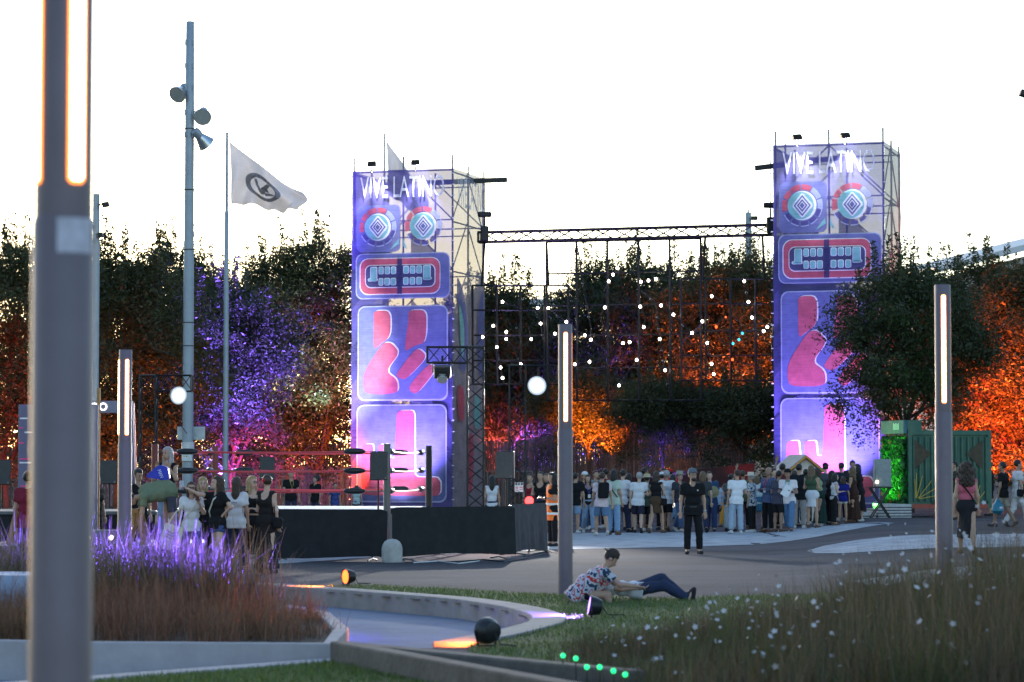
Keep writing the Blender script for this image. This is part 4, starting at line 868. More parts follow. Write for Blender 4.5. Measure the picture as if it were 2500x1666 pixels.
# ================================================================ the wrestling ring
M_CANVAS = mat('ring_canvas', (.62, .64, .67), .6, 0, .08, 4, .1); M_RROPE = mat('red_rope', (.55, .05, .06), .5, 0, .1); M_PAD = mat('black_vinyl', (.016, .016, .018), .32, 0, .2, 9, .2); M_APRON = mat('red_lit_apron', (.62, .12, .07), .6, 0, .15, 5, .2); M_BCLOTH = mat('black_drape', (.012, .012, .014), .8, 0, .3, 5, .3); M_SILVER = mat('silver_post', (.14, .14, .14), .5, .5, .1)
C0, C1 = Vector((xat(940, 56.5), 56.5, 0)), Vector((-1.98, 61.4, 0)); ev = C1 - C0; C3 = C0 + Vector((-ev.y, ev.x, 0)); C2 = C3 + ev; CN = [C0, C1, C2, C3]
ring = thing('wrestling_ring', tuple((C0 + C2) / 2), 'wrestling ring with red ropes and white canvas below the left tower', 'wrestling ring')
ctr = (C0 + C2) / 2
MB().prism([tuple(c.lerp(ctr, .01) + UZ * .05) for c in CN], (0, 0, .86)).build('platform', M_BCLOTH, ring)
MB().prism([tuple(c + (c - ctr) * .006 + UZ * .915) for c in CN], (0, 0, .05)).build('canvas', M_CANVAS, ring, bevel=.02)
for i in range(4):
    a, b_ = CN[i], CN[(i + 1) % 4]; o = (a + b_) / 2 - ctr; o = o.normalized() * .02; n_ = 24; q = MB()
    for k in range(n_):
        p0, p1 = a.lerp(b_, k / n_), a.lerp(b_, (k + 1) / n_); w0, w1 = [.025 * math.sin(t * 1.9) for t in (k, k + 1)]; on = o.normalized()
        q.poly([p0 + o + UZ * .91, p1 + o + UZ * .91, p1 + o + on * (.03 + w1) + UZ * .6, p0 + o + on * (.03 + w0) + UZ * .6])
    q.build('apron', M_APRON if i in (0, 2) else M_BCLOTH, ring, smooth=True)  # red lamplight on two sides is put into the apron colour
for i, c in enumerate(CN):
    k = c + (c - ctr).normalized() * .08; MB().cyl(k + UZ * .0, k + UZ * 2.36, .075, n=12).build('post', M_SILVER if i == 0 else (M_BLACKMET if i == 1 else mat('red_post', (.16, .03, .03), .5)), ring)
for i in range(4):
    a, b_ = CN[i], CN[(i + 1) % 4]; d_ = (b_ - a).normalized()
    for z in (1.36, 1.79, 2.2):
        p, q = a + d_ * .45 + UZ * z, b_ - d_ * .45 + UZ * z; pts = [p.lerp(q, t) - UZ * .03 * math.sin(math.pi * t) for t in (0, .25, .5, .75, 1)]
        MB().tube(pts, .021, 8).build('rope', M_RROPE, ring, smooth=True)
        for e, c, s in ((p, a, 1), (q, b_, -1)):
            MB().cyl(c + UZ * z, e, .012, n=5).build('turnbuckle', M_SILVER, ring)
            x_, y_, dd = frame_of(d_); MB().lathe([(.02, -.24), (.055, -.2), (.072, -.08), (.068, .1), (.045, .2), (.02, .23)], e + d_ * s * .2, d_, 10).build('turnbuckle_pad', M_PAD, ring, smooth=True)

# barriers with black drapes
def barrier(a, b_, h, label, m=None, low=.02, fr=True, group='draped crowd barriers by the ring'):
    a, b_ = Vector(a), Vector(b_); r = thing('crowd_barrier', tuple(a), label, 'barrier', group); d_ = (b_ - a).normalized(); L = (b_ - a).length; nn = Vector((d_.y, -d_.x, 0))
    if nn.y > 0: nn = -nn
    MB().tube([a + UZ * .1, a + UZ * h, b_ + UZ * h, b_ + UZ * .1], .02, 6).build('frame', M_SILVER, r)
    for k in range(1, int(L / .16)): p = a + d_ * .16 * k; MB().cyl(p + UZ * .16, p + UZ * h, .007, n=4).build('bar', M_SILVER, r)
    MB().cyl(a + UZ * .16, b_ + UZ * .16, .015, n=6).build('bottom_rail', M_SILVER, r)
    for p in (a.lerp(b_, .12), a.lerp(b_, .88)): MB().tube([p + nn * .3 + UZ * .015, p + UZ * .05, p - nn * .3 + UZ * .015], .017, 5).build('foot', M_SILVER, r)
    n_, mm = 60, 14; V = []; Q = []; rr = random.Random(int(a.x * 97)); ph = [rr.uniform(0, 6) for _ in range(5)]
    for j in range(mm + 1):
        for i in range(n_ + 1):
            u, v = i / n_, j / mm; f = .025 * v * (math.sin(u * L * 9 + ph[0]) + .6 * math.sin(u * L * 17 + ph[1]) + .4 * math.sin(u * L * 5 + v * 3 + ph[2])); edge = .04 * (1 - min(1, min(u, 1 - u) * L / .12)) if v < .3 else 0
            hem = low + .05 * math.sin(u * L * 2.1 + ph[3]) * .5 + .05; z = h + .03 - edge - (h + .03 - hem) * v
            V.append(tuple(a + d_ * (L * (u * 1.02 - .01)) + nn * (.03 + f + .06 * v) + UZ * z - Vector(org(r))))
    for j in range(mm):
        for i in range(n_): q = j * (n_ + 1) + i; Q.append((q, q + 1, q + n_ + 2, q + n_ + 1))
    o = obj('drape', quads_mesh('drape', np.array(V), Q, True), m or M_BCLOTH, r); return r
def gq(px, d): return (xat(px, d), d, gz(xat(px, d), d))
barrier(gq(655, 53.6), gq(945, 53.0), 1.0, 'black draped crowd barrier left of the concrete bollard')
barrier(gq(955, 53.0), gq(1252, 54.6), 1.04, 'black draped crowd barrier right of the concrete bollard', low=.06)
barrier(gq(1243, 56.2), gq(1330, 59.0), 1.05, 'dark grey draped barrier next to the woman in the orange vest', mat('grey_drape', (.05, .045, .055), .8, 0, .3, 5, .3))
barrier(gq(470, 55.0), gq(650, 54.2), .95, 'black draped barrier behind the women taking a selfie')
xb = xat(958, 52.5); bo = thing('bollard', (xb, 52.5, 0), 'round topped concrete bollard before the black barriers', 'bollard')
MB().lathe([(.2, 0), (.205, .02), (.205, .27), (.19, .34), (.15, .405), (.09, .445), (.02, .46)], (xb, 52.5, 0), n=24).build('body', mat('bollard_concrete', (.40, .385, .36), .85, 0, .2, 5, .4), bo, smooth=True)
MB().cyl((xb - .02, 52.5, .45), (xb - .02, 52.5, .95), .02, n=6).build('rod', M_SILVER, bo)
for px, d, lab in ((740, 90, 'leftmost'), (800, 91, 'second'), (690, 89.5, 'third')): pass
def rail(a, b_, label, h=1.1):
    a, b_ = Vector(a), Vector(b_); r = thing('metal_railing', tuple(a), label, 'railing', 'metal railings in the background'); L = (b_ - a).length; d_ = (b_ - a) / L
    MB().tube([a, a + UZ * h, b_ + UZ * h, b_], .022, 5).build('frame', M_SILVER, r)
    for k in range(1, int(L / .14)): p = a + d_ * .14 * k; MB().cyl(p + UZ * .12, p + UZ * h, .01, n=4).build('bar', M_SILVER, r)
    MB().cyl(a + UZ * .12, b_ + UZ * .12, .016, n=5).build('bottom_rail', M_SILVER, r)
for i, (pa, pb, lab) in enumerate(((560, 690, 'metal railing section under the purple lit tree'), (695, 840, 'metal railing section left of the left banner tower'), (1190, 1300, 'metal railing section behind the standing loudspeaker'))): rail(gq(pa, 90), gq(pb, 89.5), lab, 1.7)

# ================================================================ lighting towers, loudspeakers, floodlights
M_FLOODL = emit('flood_lens', (.93, .97, 1), 60)
def ltower(px, d, top, armpx, label, w=.29, base=0):
    x = xat(px, d); zt_ = zat(top, d); r = thing('truss_tower', (x, d, 0), label, 'truss tower', 'truss towers carrying lamps'); truss(r, (x, d, .06), (x, d, zt_), w, .024, .3)
    xa = xat(armpx, d); s = 1 if xa > x else -1; truss(r, (x + s * w * .52, d, zt_ - w / 2), (xa, d, zt_ - w / 2), w, .02, .3)
    MB().box((x, d, .03), (.9, .9, .05)).build('base_plate', M_BLACKMET, r); return x, zt_
x, z_ = ltower(1161, 60, 848, 1043, 'black truss tower with a boxy lamp in front of the left banner tower', .36)
c = at(1080, 908, 60); r = thing('moving_lamp', tuple(c), 'black box lamp hanging from the truss arm before the left tower', 'lamp')
MB().box(c, (.38, .3, .26), M=Matrix.Rotation(.3, 3, 'X')).build('housing', M_BLACKMET, r, bevel=.03); MB().tube([c + Vector((-.22, 0, -.02)), c + Vector((-.22, 0, .22)), c + Vector((.22, 0, .22)), c + Vector((.22, 0, -.02))], .02, 5).build('yoke', M_BLACKMET, r); MB().cyl(c + UZ * .2, c + UZ * .36, .03, n=6).build('clamp', M_BLACKMET, r)
for k in range(4): MB().box(c + Vector((0, -.17, -.1 + .06 * k)), (.36, .02, .025)).build('cooling_fin', M_BLACKMET, r)
MB().cyl(c + Vector((0, -.05, -.1)), c + Vector((0, -.12, -.2)), .12, n=12).build('lens', M_GLASSD, r)
ltower(1263, 69, 893, 1361, 'dark truss tower holding the glaring white floodlight near the middle', .42)
ltower(362, 70, 917, 468, 'dark truss tower behind the bending man with a glaring floodlight', .42)
ltower(330, 73, 930, 400, 'second dark truss tower just behind the bending man', .4) if False else None
def glare(px, py, d, aim, label, en, R_=.22):
    c = at(px, py, d); r = thing('floodlight', tuple(c), label, 'floodlight', 'glaring white floodlights'); dr = (Vector(aim) - c).normalized(); x_, y_, _ = frame_of(dr); M = Matrix((x_, y_, dr)).transposed()
    MB().lathe([(.1, -.3), (R_ * .8, -.22), (R_ * 1.08, -.02), (R_ * 1.08, .0)], c, dr, 20).build('housing', M_BLACKMET, r, smooth=True); MB().lathe([(.01, .02), (R_ * .62, .018)], c, dr, 24).build('lens', M_FLOODL, r)
    for k_, (ra, rb, e_) in enumerate(((.62, .78, .5), (.78, .92, .2), (.92, 1.06, .09))): MB().lathe([(R_ * ra, .014 - .004 * k_), (R_ * rb, .012 - .004 * k_)], c, dr, 24).build('halo_ring', emit('flood_halo_%d' % k_, (.93, .97, 1), e_), r)  # glowing rings added around the lens to imitate its soft glare
    MB().tube([c + UZ * .1 - dr * .2, c + UZ * .45 - dr * .15], .025, 5).build('clamp', M_BLACKMET, r); spot(r, c + dr * .05, aim, (1, .96, .9), en, 70, .8, .18)
glare(1311, 942, 68.6, (-3.4, 47, 1.2), 'glaring white floodlight right of the left banner tower', 3600, .23)
glare(436, 966, 69.6, (3.0, 50, 1.0), 'glaring white floodlight left, beside the tall mast', 1500, .22)
M_SPK = mat('speaker_grille', (.06, .06, .06), .7, 0, .3, 40, .4)
def speaker(px, d, y0, y1, label, w=.4, rz=.2, stand=True):
    x = xat(px, d); z0, z1 = zat(y1, d), zat(y0, d); r = thing('loudspeaker', (x, d, 0), label, 'loudspeaker', 'loudspeakers on stands'); c = Vector((x, d, (z0 + z1) / 2)); R3 = Matrix.Rotation(rz, 3, 'Z')
    MB().prism([c + R3 @ Vector(p) for p in ((-w / 2, -.17, -(z1 - z0) / 2), (w / 2, -.17, -(z1 - z0) / 2), (w * .36, .19, -(z1 - z0) / 2), (-w * .36, .19, -(z1 - z0) / 2))], (0, 0, z1 - z0)).build('cabinet', M_BLACKMET, r, bevel=.015)
    MB().box(c + R3 @ Vector((0, -.176, 0)), (w * .94, .012, (z1 - z0) * .95), rz).build('grille', M_SPK, r, bevel=.01)
    MB().cyl(c + R3 @ Vector((w * .36, -.185, -(z1 - z0) * .42)), c + R3 @ Vector((w * .36, -.19, -(z1 - z0) * .42)), .025, n=10).build('badge', M_SILVER, r)
    if stand:
        MB().cyl((x, d, .1), (x, d, z0), .02, n=8).build('pole', M_BLACKMET, r)
        for a in (.3, 2.4, 4.5): MB().cyl((x, d, .55), (x + .45 * math.cos(a), d + .45 * math.sin(a), .02), .013, n=5).build('leg', M_BLACKMET, r)
    return r
speaker(924, 55.3, 1104, 1173, 'loudspeaker on a pole at the near corner of the ring', .38, .12)
speaker(1236, 64, 1102, 1169, 'loudspeaker on a stand left of the orange vest woman', .46, -.25)
speaker(653, 74, 1116, 1172, 'loudspeaker behind the ring under the purple tree', .42, .1)
speaker(268, 62, 1124, 1182, 'loudspeaker just left of the lamp post by the bending man', .42, 0)
speaker(8, 62, 1123, 1184, 'loudspeaker cut by the left edge of the photo', .44, 0)
# red wash light by the grey barrier and safety notice
c = at(1292, 1223, 58.6); r = thing('wash_light', tuple(c), 'round lamp glowing red above the grey barrier', 'lamp'); MB().lathe([(.05, -.2), (.11, -.12), (.12, 0)], c, (-.1, -1, .1), 16).build('housing', M_BLACKMET, r, smooth=True); MB().lathe([(.01, .006), (.095, .004)], c, (-.1, -1, .1), 16).build('lens', emit('lens_red', (1, .02, .02), 4), r); MB().tube([c + Vector((.14, 0, 0)), c + Vector((.14, 0, -.2)), c + Vector((0, 0, -.26)), (c.x, c.y, .02)], .02, 5).build('stand', M_BLACKMET, r); spot(r, c + Vector((0, -.1, 0)), c + Vector((-1.5, -5, -1)), (1, .05, .04), 60, 90)
c = at(1267, 1190, 63.2); r = thing('notice_board', tuple(c), 'white safety notice with red lines below the loudspeaker', 'sign'); MB().box(c, (.2, .01, .22)).build('board', mat('notice_white', (.7, .7, .7), .5), r)
for k, (dx, dz, w, h, col) in enumerate(((-.06, .075, .05, .05, (.05, .05, .05)), (.0, .075, .04, .05, (.05, .05, .05)), (.065, .075, .05, .05, (.05, .05, .05)), (-.05, .0, .07, .02, (.6, .05, .05)), (.05, .0, .08, .02, (.6, .05, .05)), (-.05, -.04, .07, .02, (.6, .05, .05)), (.05, -.05, .08, .015, (.6, .05, .05)), (-.05, -.08, .07, .015, (.6, .05, .05)))): MB().box(c + Vector((dx, -.007, dz)), (w, .004, h)).build('printed_mark', mat('mark_%d' % (k > 2), col, .5), r)
MB().cyl(c - UZ * .1, (c.x, c.y, .02), .015, n=5).build('stake', M_BLACKMET, r)
# garden uplights
M_LORANGE, M_LPURP, M_LGREEN, M_LRED = emit('lens_orange', (1, .09, .01), 2.2), emit('lens_purple', (.36, .18, 1), 1.2), emit('lens_green', (.02, 1, .28), .6), emit('lens_redglow', (1, .02, .01), 3)
def uplight(pos, aim, R_, glow, col, en, label, ang=60, cat='uplight', group='round garden uplights', blend=.6, ln=1.3):
    pos, aim = Vector(pos), Vector(aim); r = thing('uplight', tuple(pos), label, cat, group); d_ = (aim - pos).normalized(); c = pos + UZ * R_ * 1.15
    MB().lathe([(R_ * .25, -R_ * ln), (R_ * .75, -R_ * ln * .85), (R_ * .98, -R_ * .4), (R_ * 1.04, R_ * .1), (R_ * 1.04, R_ * .2), (R_ * .9, R_ * .1)], c, d_, 20).build('housing', M_PAD, r, smooth=True); MB().lathe([(.005, R_ * .17), (R_ * .9, R_ * .13)], c, d_, 20).build('lens', glow, r)
    MB().tube([c + Vector((-d_.y, d_.x, 0)).normalized() * R_ * 1.08, pos + Vector((-d_.y, d_.x, 0)).normalized() * R_ * .8, pos - Vector((-d_.y, d_.x, 0)).normalized() * R_ * .8, c - Vector((-d_.y, d_.x, 0)).normalized() * R_ * 1.08], R_ * .1, 5).build('bracket', M_BLACKMET, r)
    MB().tube([c - d_ * R_ * ln, pos - d_ * R_ * 1.8 + UZ * .01 - UZ * (pos - d_ * R_ * 1.8).z + UZ * (pos.z + .015), pos - d_ * R_ * 3.2 + UZ * (pos.z + .015 - (pos - d_ * R_ * 3.2).z) + Vector((.05, .1, 0))], R_ * .06, 4).build('cable', M_BLACKMET, r)
    if en: spot(r, c + d_ * R_ * .25, aim, col, en, ang, blend, R_ * .6)
    return r
g0 = ground(845, 1437); uplight((g0.x, g0.y, .05), (g0.x - 2.6, g0.y - 1.6, .05), .115, M_LORANGE, (1, .2, .02), 400, 'uplight glowing orange on the far rim of the pool', 70)
g1 = ground(1442, 1512); uplight((g1.x, g1.y, .03), (-4.6, 32.6, .95), .12, M_LPURP, (.13, .06, 1), 26000, 'uplight throwing a purple beam to the left, beside the seated couple', 26, blend=.35)
ul = [o for o in bpy.data.objects if o.get('label', '').startswith('uplight throwing a purple')][0]
spot(ul, (g1.x - .02, g1.y - .03, .13), (g1.x - 1.2, g1.y + .15, .05), (.22, .1, 1), 900, 110, .6)
g2 = ground(1188, 1586); uplight((g2.x, g2.y, .04), (-2.6, 30.8, .35), .135, M_LORANGE, (1, .2, .04), 150, 'black round uplight with its back to the camera above the dark wall', 75, ln=1.0)
for i, (X, Y) in enumerate(((1763, 787), (1845, 805), (1915, 860), (1997, 860), (2085, 885), (2160, 908))):
    p = ground(700 + X / 2.614, 1300 + Y / 2.614, .27); r = thing('garden_light', (p.x, p.y, .0), '%s small green garden light from the left, by the dark wall' % ('first', 'second', 'third', 'fourth', 'fifth', 'last')[i], 'garden light', 'small green garden lights')
    MB().cyl((p.x, p.y, -.02), (p.x, p.y, .25), .006, n=5).build('spike', M_BLACKMET, r); MB().ball((p.x, p.y, .27), .022, 10).build('bulb', M_LGREEN, r, smooth=True)

# ================================================================ low stage on the left with measuring panels
def stage(px0, px1, d0, d1, z, label, m=None):
    x0, x1 = xat(px0, d0), xat(px1, d0); r = thing('stage_deck', ((x0 + x1) / 2, d0, 0), label, 'stage'); MB().box(((x0 + x1) / 2, (d0 + d1) / 2, z - .035), (x1 - x0, d1 - d0, .07)).build('deck', m or mat('stage_deck', (.11, .105, .11), .5, 0, .2, 3, .1), r, bevel=.01)
    MB().box(((x0 + x1) / 2, (d0 + d1) / 2, (z - .08) / 2), (x1 - x0 - .08, d1 - d0 - .08, z - .08)).build('skirt', M_BCLOTH, r)
    for k in range(6): xx = x0 + (x1 - x0) * (k + .5) / 6; MB().box((xx, d0 + .03, (z - .08) / 2), (.05, .03, z - .08)).build('leg', M_BLACKMET, r)
stage(-60, 470, 47.6, 51.5, .47, 'low dark stage deck where the man bends over')
stage(-60, 385, 55.5, 58.5, .95, 'higher black stage behind the bending man')
M_PANEL = mat('panel_violet', (.13, .125, .20), .6, 0, .12, 2); M_DASHW, M_DASHP = mat('dash_white', (.7, .68, .75), .5), mat('dash_pink', (.75, .06, .25), .5)
def panel(px0, px1, d, y0, dashes, label, rz=0.):
    x0, x1 = xat(px0, d), xat(px1, d); zt_ = zat(y0, d); r = thing('measuring_panel', ((x0 + x1) / 2, d, .95), label, 'panel', 'height measuring panels'); MB().box(((x0 + x1) / 2, d, (zt_ + .5) / 2), (x1 - x0, .06, zt_ - .5), rz).build('board', M_PANEL, r, bevel=.01)
    for xx, y_, w, c in dashes: MB().box((x0 + xx, d - .035, zat(y_, d)), (w, .01, .028), rz).build('dash', c, r)
panel(46, 240, 50.6, 988, [(.1, 1022, .14, M_DASHW), (.05, 1045, .08, M_DASHP), (.2, 1056, .16, M_DASHW), (.06, 1082, .1, M_DASHP), (.12, 1121, .18, M_DASHP), (.14, 1130, .22, M_DASHW), (.22, 1172, .2, M_DASHW), (.1, 1187, .1, M_DASHP)], 'grey violet panel with white and pink dashes behind the near lamp post')
pr = thing('measuring_panel', (xat(333, 50.8), 50.8, .47), 'pink edged upright panel right of the lamp post by the bending man', 'panel', 'height measuring panels')
MB().prism([(xat(323, 50.8), 50.8, .47), (xat(336, 50.8), 50.8, .47), (xat(324, 50.8), 50.8, zat(980, 50.8)), (xat(318, 50.8), 50.8, zat(980, 50.8))], (0, .06, 0)).build('board', M_PANEL, pr); MB().prism([(xat(334, 50.7), 50.75, .9), (xat(338, 50.7), 50.75, .9), (xat(327, 50.7), 50.75, zat(985, 50.7)), (xat(325, 50.7), 50.75, zat(985, 50.7))], (0, .04, 0)).build('edge_strip', mat('pink_edge', (.7, .22, .25), .5), pr)
# glowing letter sign on a timber post
c = at(262, 994, 52.5); r = thing('letter_sign', tuple(c), 'grey sign board with glowing white letters beside a timber post', 'sign'); MB().box(c, (.62, .05, .24)).build('board', mat('sign_board', (.2, .19, .25), .6), r, bevel=.01); lettering('glowing_letter', 'DO', c + Vector((-.3, -.035, -.07)), (1, 0, 0), (0, 0, 1), .3, .15, emit('letters_white', (.95, .97, 1), 2), r)
MB().bar(at(241, 948, 52.4) , Vector((at(241, 948, 52.4).x, 52.4, .0)), .06).build('timber_post', mat('timber', (.32, .17, .06), .7, 0, .25, 8, .3), r)
M_TIMB = MATS['timber']
def aframe(px, d, z0, h, label):
    x = xat(px, d); r = thing('wooden_trestle', (x, d, z0), label, 'trestle', 'wooden trestles on the low stage')
    for s in (-1, 1):
        for dy in (0, .5): MB().bar((x + s * .17, d + dy, z0), (x + s * .02, d + dy, z0 + h), .07, .09).build('leg', M_TIMB, r)
    MB().bar((x, d - .05, z0 + h), (x, d + .55, z0 + h), .1, .08).build('top_rail', M_TIMB, r)
aframe(333, 48.6, .47, .6, 'brown wooden trestle right of the lamp post, left of the bending man'); aframe(46, 48.4, .47, .6, 'brown wooden trestle at the left edge by the maroon shirt')
st = thing('stage_step', (xat(250, 48.3), 48.3, .47), 'grey stage riser with two glowing round lamps', 'stage step'); MB().box((xat(247, 48.3), 48.5, .6), (.62, .4, .26)).build('riser', mat('riser_grey', (.13, .13, .16), .6), st, bevel=.01)
M_BULB2 = emit('warm_bulb', (1, .78, .5), 2.5)
for px, py in ((216, 1313), (272, 1313)): c = at(px, py, 48.28); MB().lathe([(.05, 0), (.055, .02), (.04, .03)], c, (0, -1, 0), 14).build('lamp_rim', M_SILVER, st); MB().ball(c + Vector((0, -.03, 0)), .045, 10).build('lamp_bulb', M_BULB2, st, smooth=True)
for i, (px, py) in enumerate(((315, 1290), (315, 1246), (63, 1207))): c = at(px, py, 47.9); r = thing('stage_lamp', tuple(c), ('glowing white lamp low beside the lamp post', 'small glowing lamp higher beside the lamp post', 'glowing white ball lamp at the left by the measuring panel')[i], 'lamp', 'small glowing stage lamps'); MB().ball(c, (.05, .03, .045)[i], 12).build('bulb', M_BULB2, r, smooth=True); MB().cyl(c, (c.x, c.y + .05, .45), .012, n=6).build('stand', M_BLACKMET, r)

# ================================================================ container bar, steps, kiosk and trestle at the right
M_GREEN = mat('container_green', (.014, .11, .085), .45, .1, .25, 1.6, .15, col2=(.06, .13, .09)); M_GRD = mat('container_dark', (.05, .038, .02), .6, 0, .4, 6); M_YEL = mat('yellow_line', (.5, .36, .05), .5)
dC = 84.; aC = RAD(18); cx0 = xat(2216, dC); zC = gz(cx0, dC); E1 = Vector((math.cos(aC) , -math.sin(aC) * -.55, 0)).normalized(); E2 = Vector((-E1.y, E1.x, 0)); K = Vector((cx0, dC, zC)); LC, WC, z0C, z1C = 2.72, 2.3, .3, 2.72
ct = thing('container_bar', tuple(K), 'green shipping container bar with a glowing green plant wall', 'container')
kp = lambda u, v, z: K + E1 * u + E2 * v + UZ * z
MB().prism([kp(.03, .03, z0C), kp(LC - .03, .03, z0C), kp(LC - .03, WC, z0C), kp(.03, WC, z0C)], UZ * (z1C - z0C)).build('shell', M_GREEN, ct)
for u in [.14 + .2 * k for k in range(13)]: MB().prism([kp(u, -.015, z0C + .2), kp(u + .1, -.015, z0C + .2), kp(u + .075, -.045, z0C + .2), kp(u + .025, -.045, z0C + .2)], UZ * (z1C - z0C - .38)).build('corrugation', M_GREEN, ct)
for u in (0, LC - .1): MB().prism([kp(u, -.05, z0C - .02), kp(u + .12, -.05, z0C - .02), kp(u + .12, .1, z0C - .02), kp(u, .1, z0C - .02)], UZ * (z1C - z0C + .04)).build('corner_post', M_GREEN, ct)
for z in (z0C - .02, z1C - .12): MB().prism([kp(.12, -.048, z), kp(LC - .1, -.048, z), kp(LC - .1, .05, z), kp(.12, .05, z)], UZ * .14).build('side_rail', M_GREEN if z > 1 else mat('rail_red', (.3, .06, .04), .6), ct)
for pg in ([(.2, 2.45), (.2, 1.5), (.75, 2.0)], [(2.45, 2.45), (2.45, 1.5), (1.9, 2.0)], [(.75, .4), (1.15, .4), (.95, .75)]): MB().prism([kp(a, -.05, b_) for a, b_ in pg], -E2 * .006).build('painted_triangle', M_GRD, ct)
for a, b_, c_, d_ in ((.25, .6, .45, 1.3), (.3, .6, .75, 1.15), (.32, .6, .95, .95), (.33, .58, 1.0, .7), (.25, .6, .25, 1.4), (.22, .6, .2, 1.2), (2.2, .55, 2.35, 1.0), (2.3, .55, 2.5, .8), (2.1, .55, 2.2, .9)): MB().bar(kp(a, -.056, b_), kp(c_, -.056, d_), .02, .02).build('painted_leaf', M_YEL, ct)
lettering('lettering', 'AL', kp(1.44, -.06, 1.62), E1, UZ, .16, .1, mat('letter_white', (.7, .7, .7), .5), ct)
b = MB().prism([kp(-.02, .02, z1C - .08), kp(-.02, WC, z1C - .08), kp(-.14, WC, z1C - .08), kp(-.14, .02, z1C - .08)], UZ * .42).build('sign_box', mat('sign_teal', (.03, .13, .17), .5), ct); MB().prism([kp(-.02, -.02, z1C + .02), kp(.45, -.02, z1C + .02), kp(.45, .4, z1C + .02), kp(-.02, .4, z1C + .02)], UZ * .32).build('sign_box', M_GREEN, ct)
[MB().prism([kp(-.146, 1.0 - .12 * k_, z1C + .04), kp(-.146, .94 - .12 * k_, z1C + .04), kp(-.146, .94 - .12 * k_, z1C + .26 - .03 * (k_ % 2)), kp(-.146, 1.0 - .12 * k_, z1C + .26 - .03 * (k_ % 2))], -E1 * .01).build('printed_mark', MATS['letter_white'], ct) for k_ in range(5)]
# plant wall on the end: leaf cards over a backing
C_ = []; nL = 2600
for k in range(nL): C_.append(kp(-.05 - random.random() * .12, .08 + random.random() * (WC - .16), .35 + random.random() * 2.2))
C_ = np.array([tuple(c - K) for c in C_]); n_ = RNG.normal(0, 1, (nL, 3)); n_ /= np.linalg.norm(n_, axis=1, keepdims=True); a_ = np.cross(n_, RNG.normal(0, 1, (nL, 3))); a_ /= np.linalg.norm(a_, axis=1, keepdims=True); b_ = np.cross(n_, a_); L_ = RNG.uniform(.05, .11, (nL, 1))
pw = obj('plant_wall', quads_mesh('plant_wall', np.stack([C_ - a_ * L_, C_ - b_ * L_ * .6, C_ + a_ * L_, C_ + b_ * L_ * .6], 1).reshape(-1, 3), np.arange(nL * 4).reshape(-1, 4)), leafmat('wall_leaf', (.03, .12, .03), .3, .5, .03), ct); pw['kind'] = 'stuff'
for v, z in ((2.0, 2.35), (1.2, 2.45), (2.05, 1.5), (1.9, 1.2), (.3, .75), (1.2, .55), (2.1, .8)):
    q = MB()
    for k in range(7): t = k * 6.283 / 7; c = kp(-.19, v, z); q.poly([c, c + (E2 * math.cos(t) + UZ * math.sin(t)) * .1 + (E2 * math.cos(t + .4) + UZ * math.sin(t + .4)) * .03, c + (E2 * math.cos(t + .25) + UZ * math.sin(t + .25)) * .17 - E1 * .03])
    q.build('red_flower', mat('flower_red', (.5, .06, .03), .6), ct)
spot(ct, kp(-1.3, 1.0, .3), kp(0, 1.1, 1.5), (.1, 1, .08), 260, 100, .8)
M_STRIPE = mat('step_grey', (.45, .46, .47), .6); M_STRD = mat('step_dark', (.05, .05, .06), .6)
for i, (u, v, w, dp, z, lab) in enumerate(((-.75, .1, .75, 1.6, .42, 'striped grey box step right against the plant wall'), (-1.1, .05, .55, 1.2, .27, 'middle striped grey box step left of the container'), (-1.75, .1, .6, 1.1, .15, 'lowest striped grey box step left of the container'))):
    o = kp(u, v - .4, 0); r = thing('box_step', tuple(o), lab, 'step', 'striped box steps')
    P = [o, o + E1 * w, o + E1 * w + E2 * dp, o + E2 * dp]; MB().prism(P, UZ * z).build('box', M_STRIPE, r)
    for k in range(max(1, int(z / .09))): MB().prism([p + (p - (P[0] + P[2]) / 2) * .004 + UZ * (.03 + .09 * k) for p in P], UZ * .035).build('stripe', M_STRD, r)
# folding trestle with a box and lit bottles
c = Vector((xat(2147, 83), 83, gz(xat(2147, 83), 83))); r = thing('folding_table', tuple(c), 'small black folding table between right tower and container', 'table'); MB().box(c + UZ * .95, (.75, .5, .04)).build('top', M_BLACKMET, r)
for dy in (-.2, .2): MB().bar(c + Vector((-.3, dy, 0)), c + Vector((.3, dy, .93)), .04).build('leg', M_BLACKMET, r); MB().bar(c + Vector((.3, dy + .03, 0)), c + Vector((-.3, dy + .03, .93)), .04).build('leg', M_BLACKMET, r)
bx = thing('metal_box', tuple(c + UZ * .97), 'pale grey box standing on the small folding table', 'box'); MB().box(c + Vector((.08, 0, 1.4)), (.5, .4, .86)).build('case', mat('pale_box', (.24, .27, .27), .6), bx, bevel=.02); MB().box(c + Vector((-.2, -.12, 1.25)), (.03, .22, .5)).build('door', MATS['pale_box'], bx, bevel=.01); MB().ball(c + Vector((-.12, -.23, 1.12)), .05, 8).build('lamp', M_BULB2, bx)
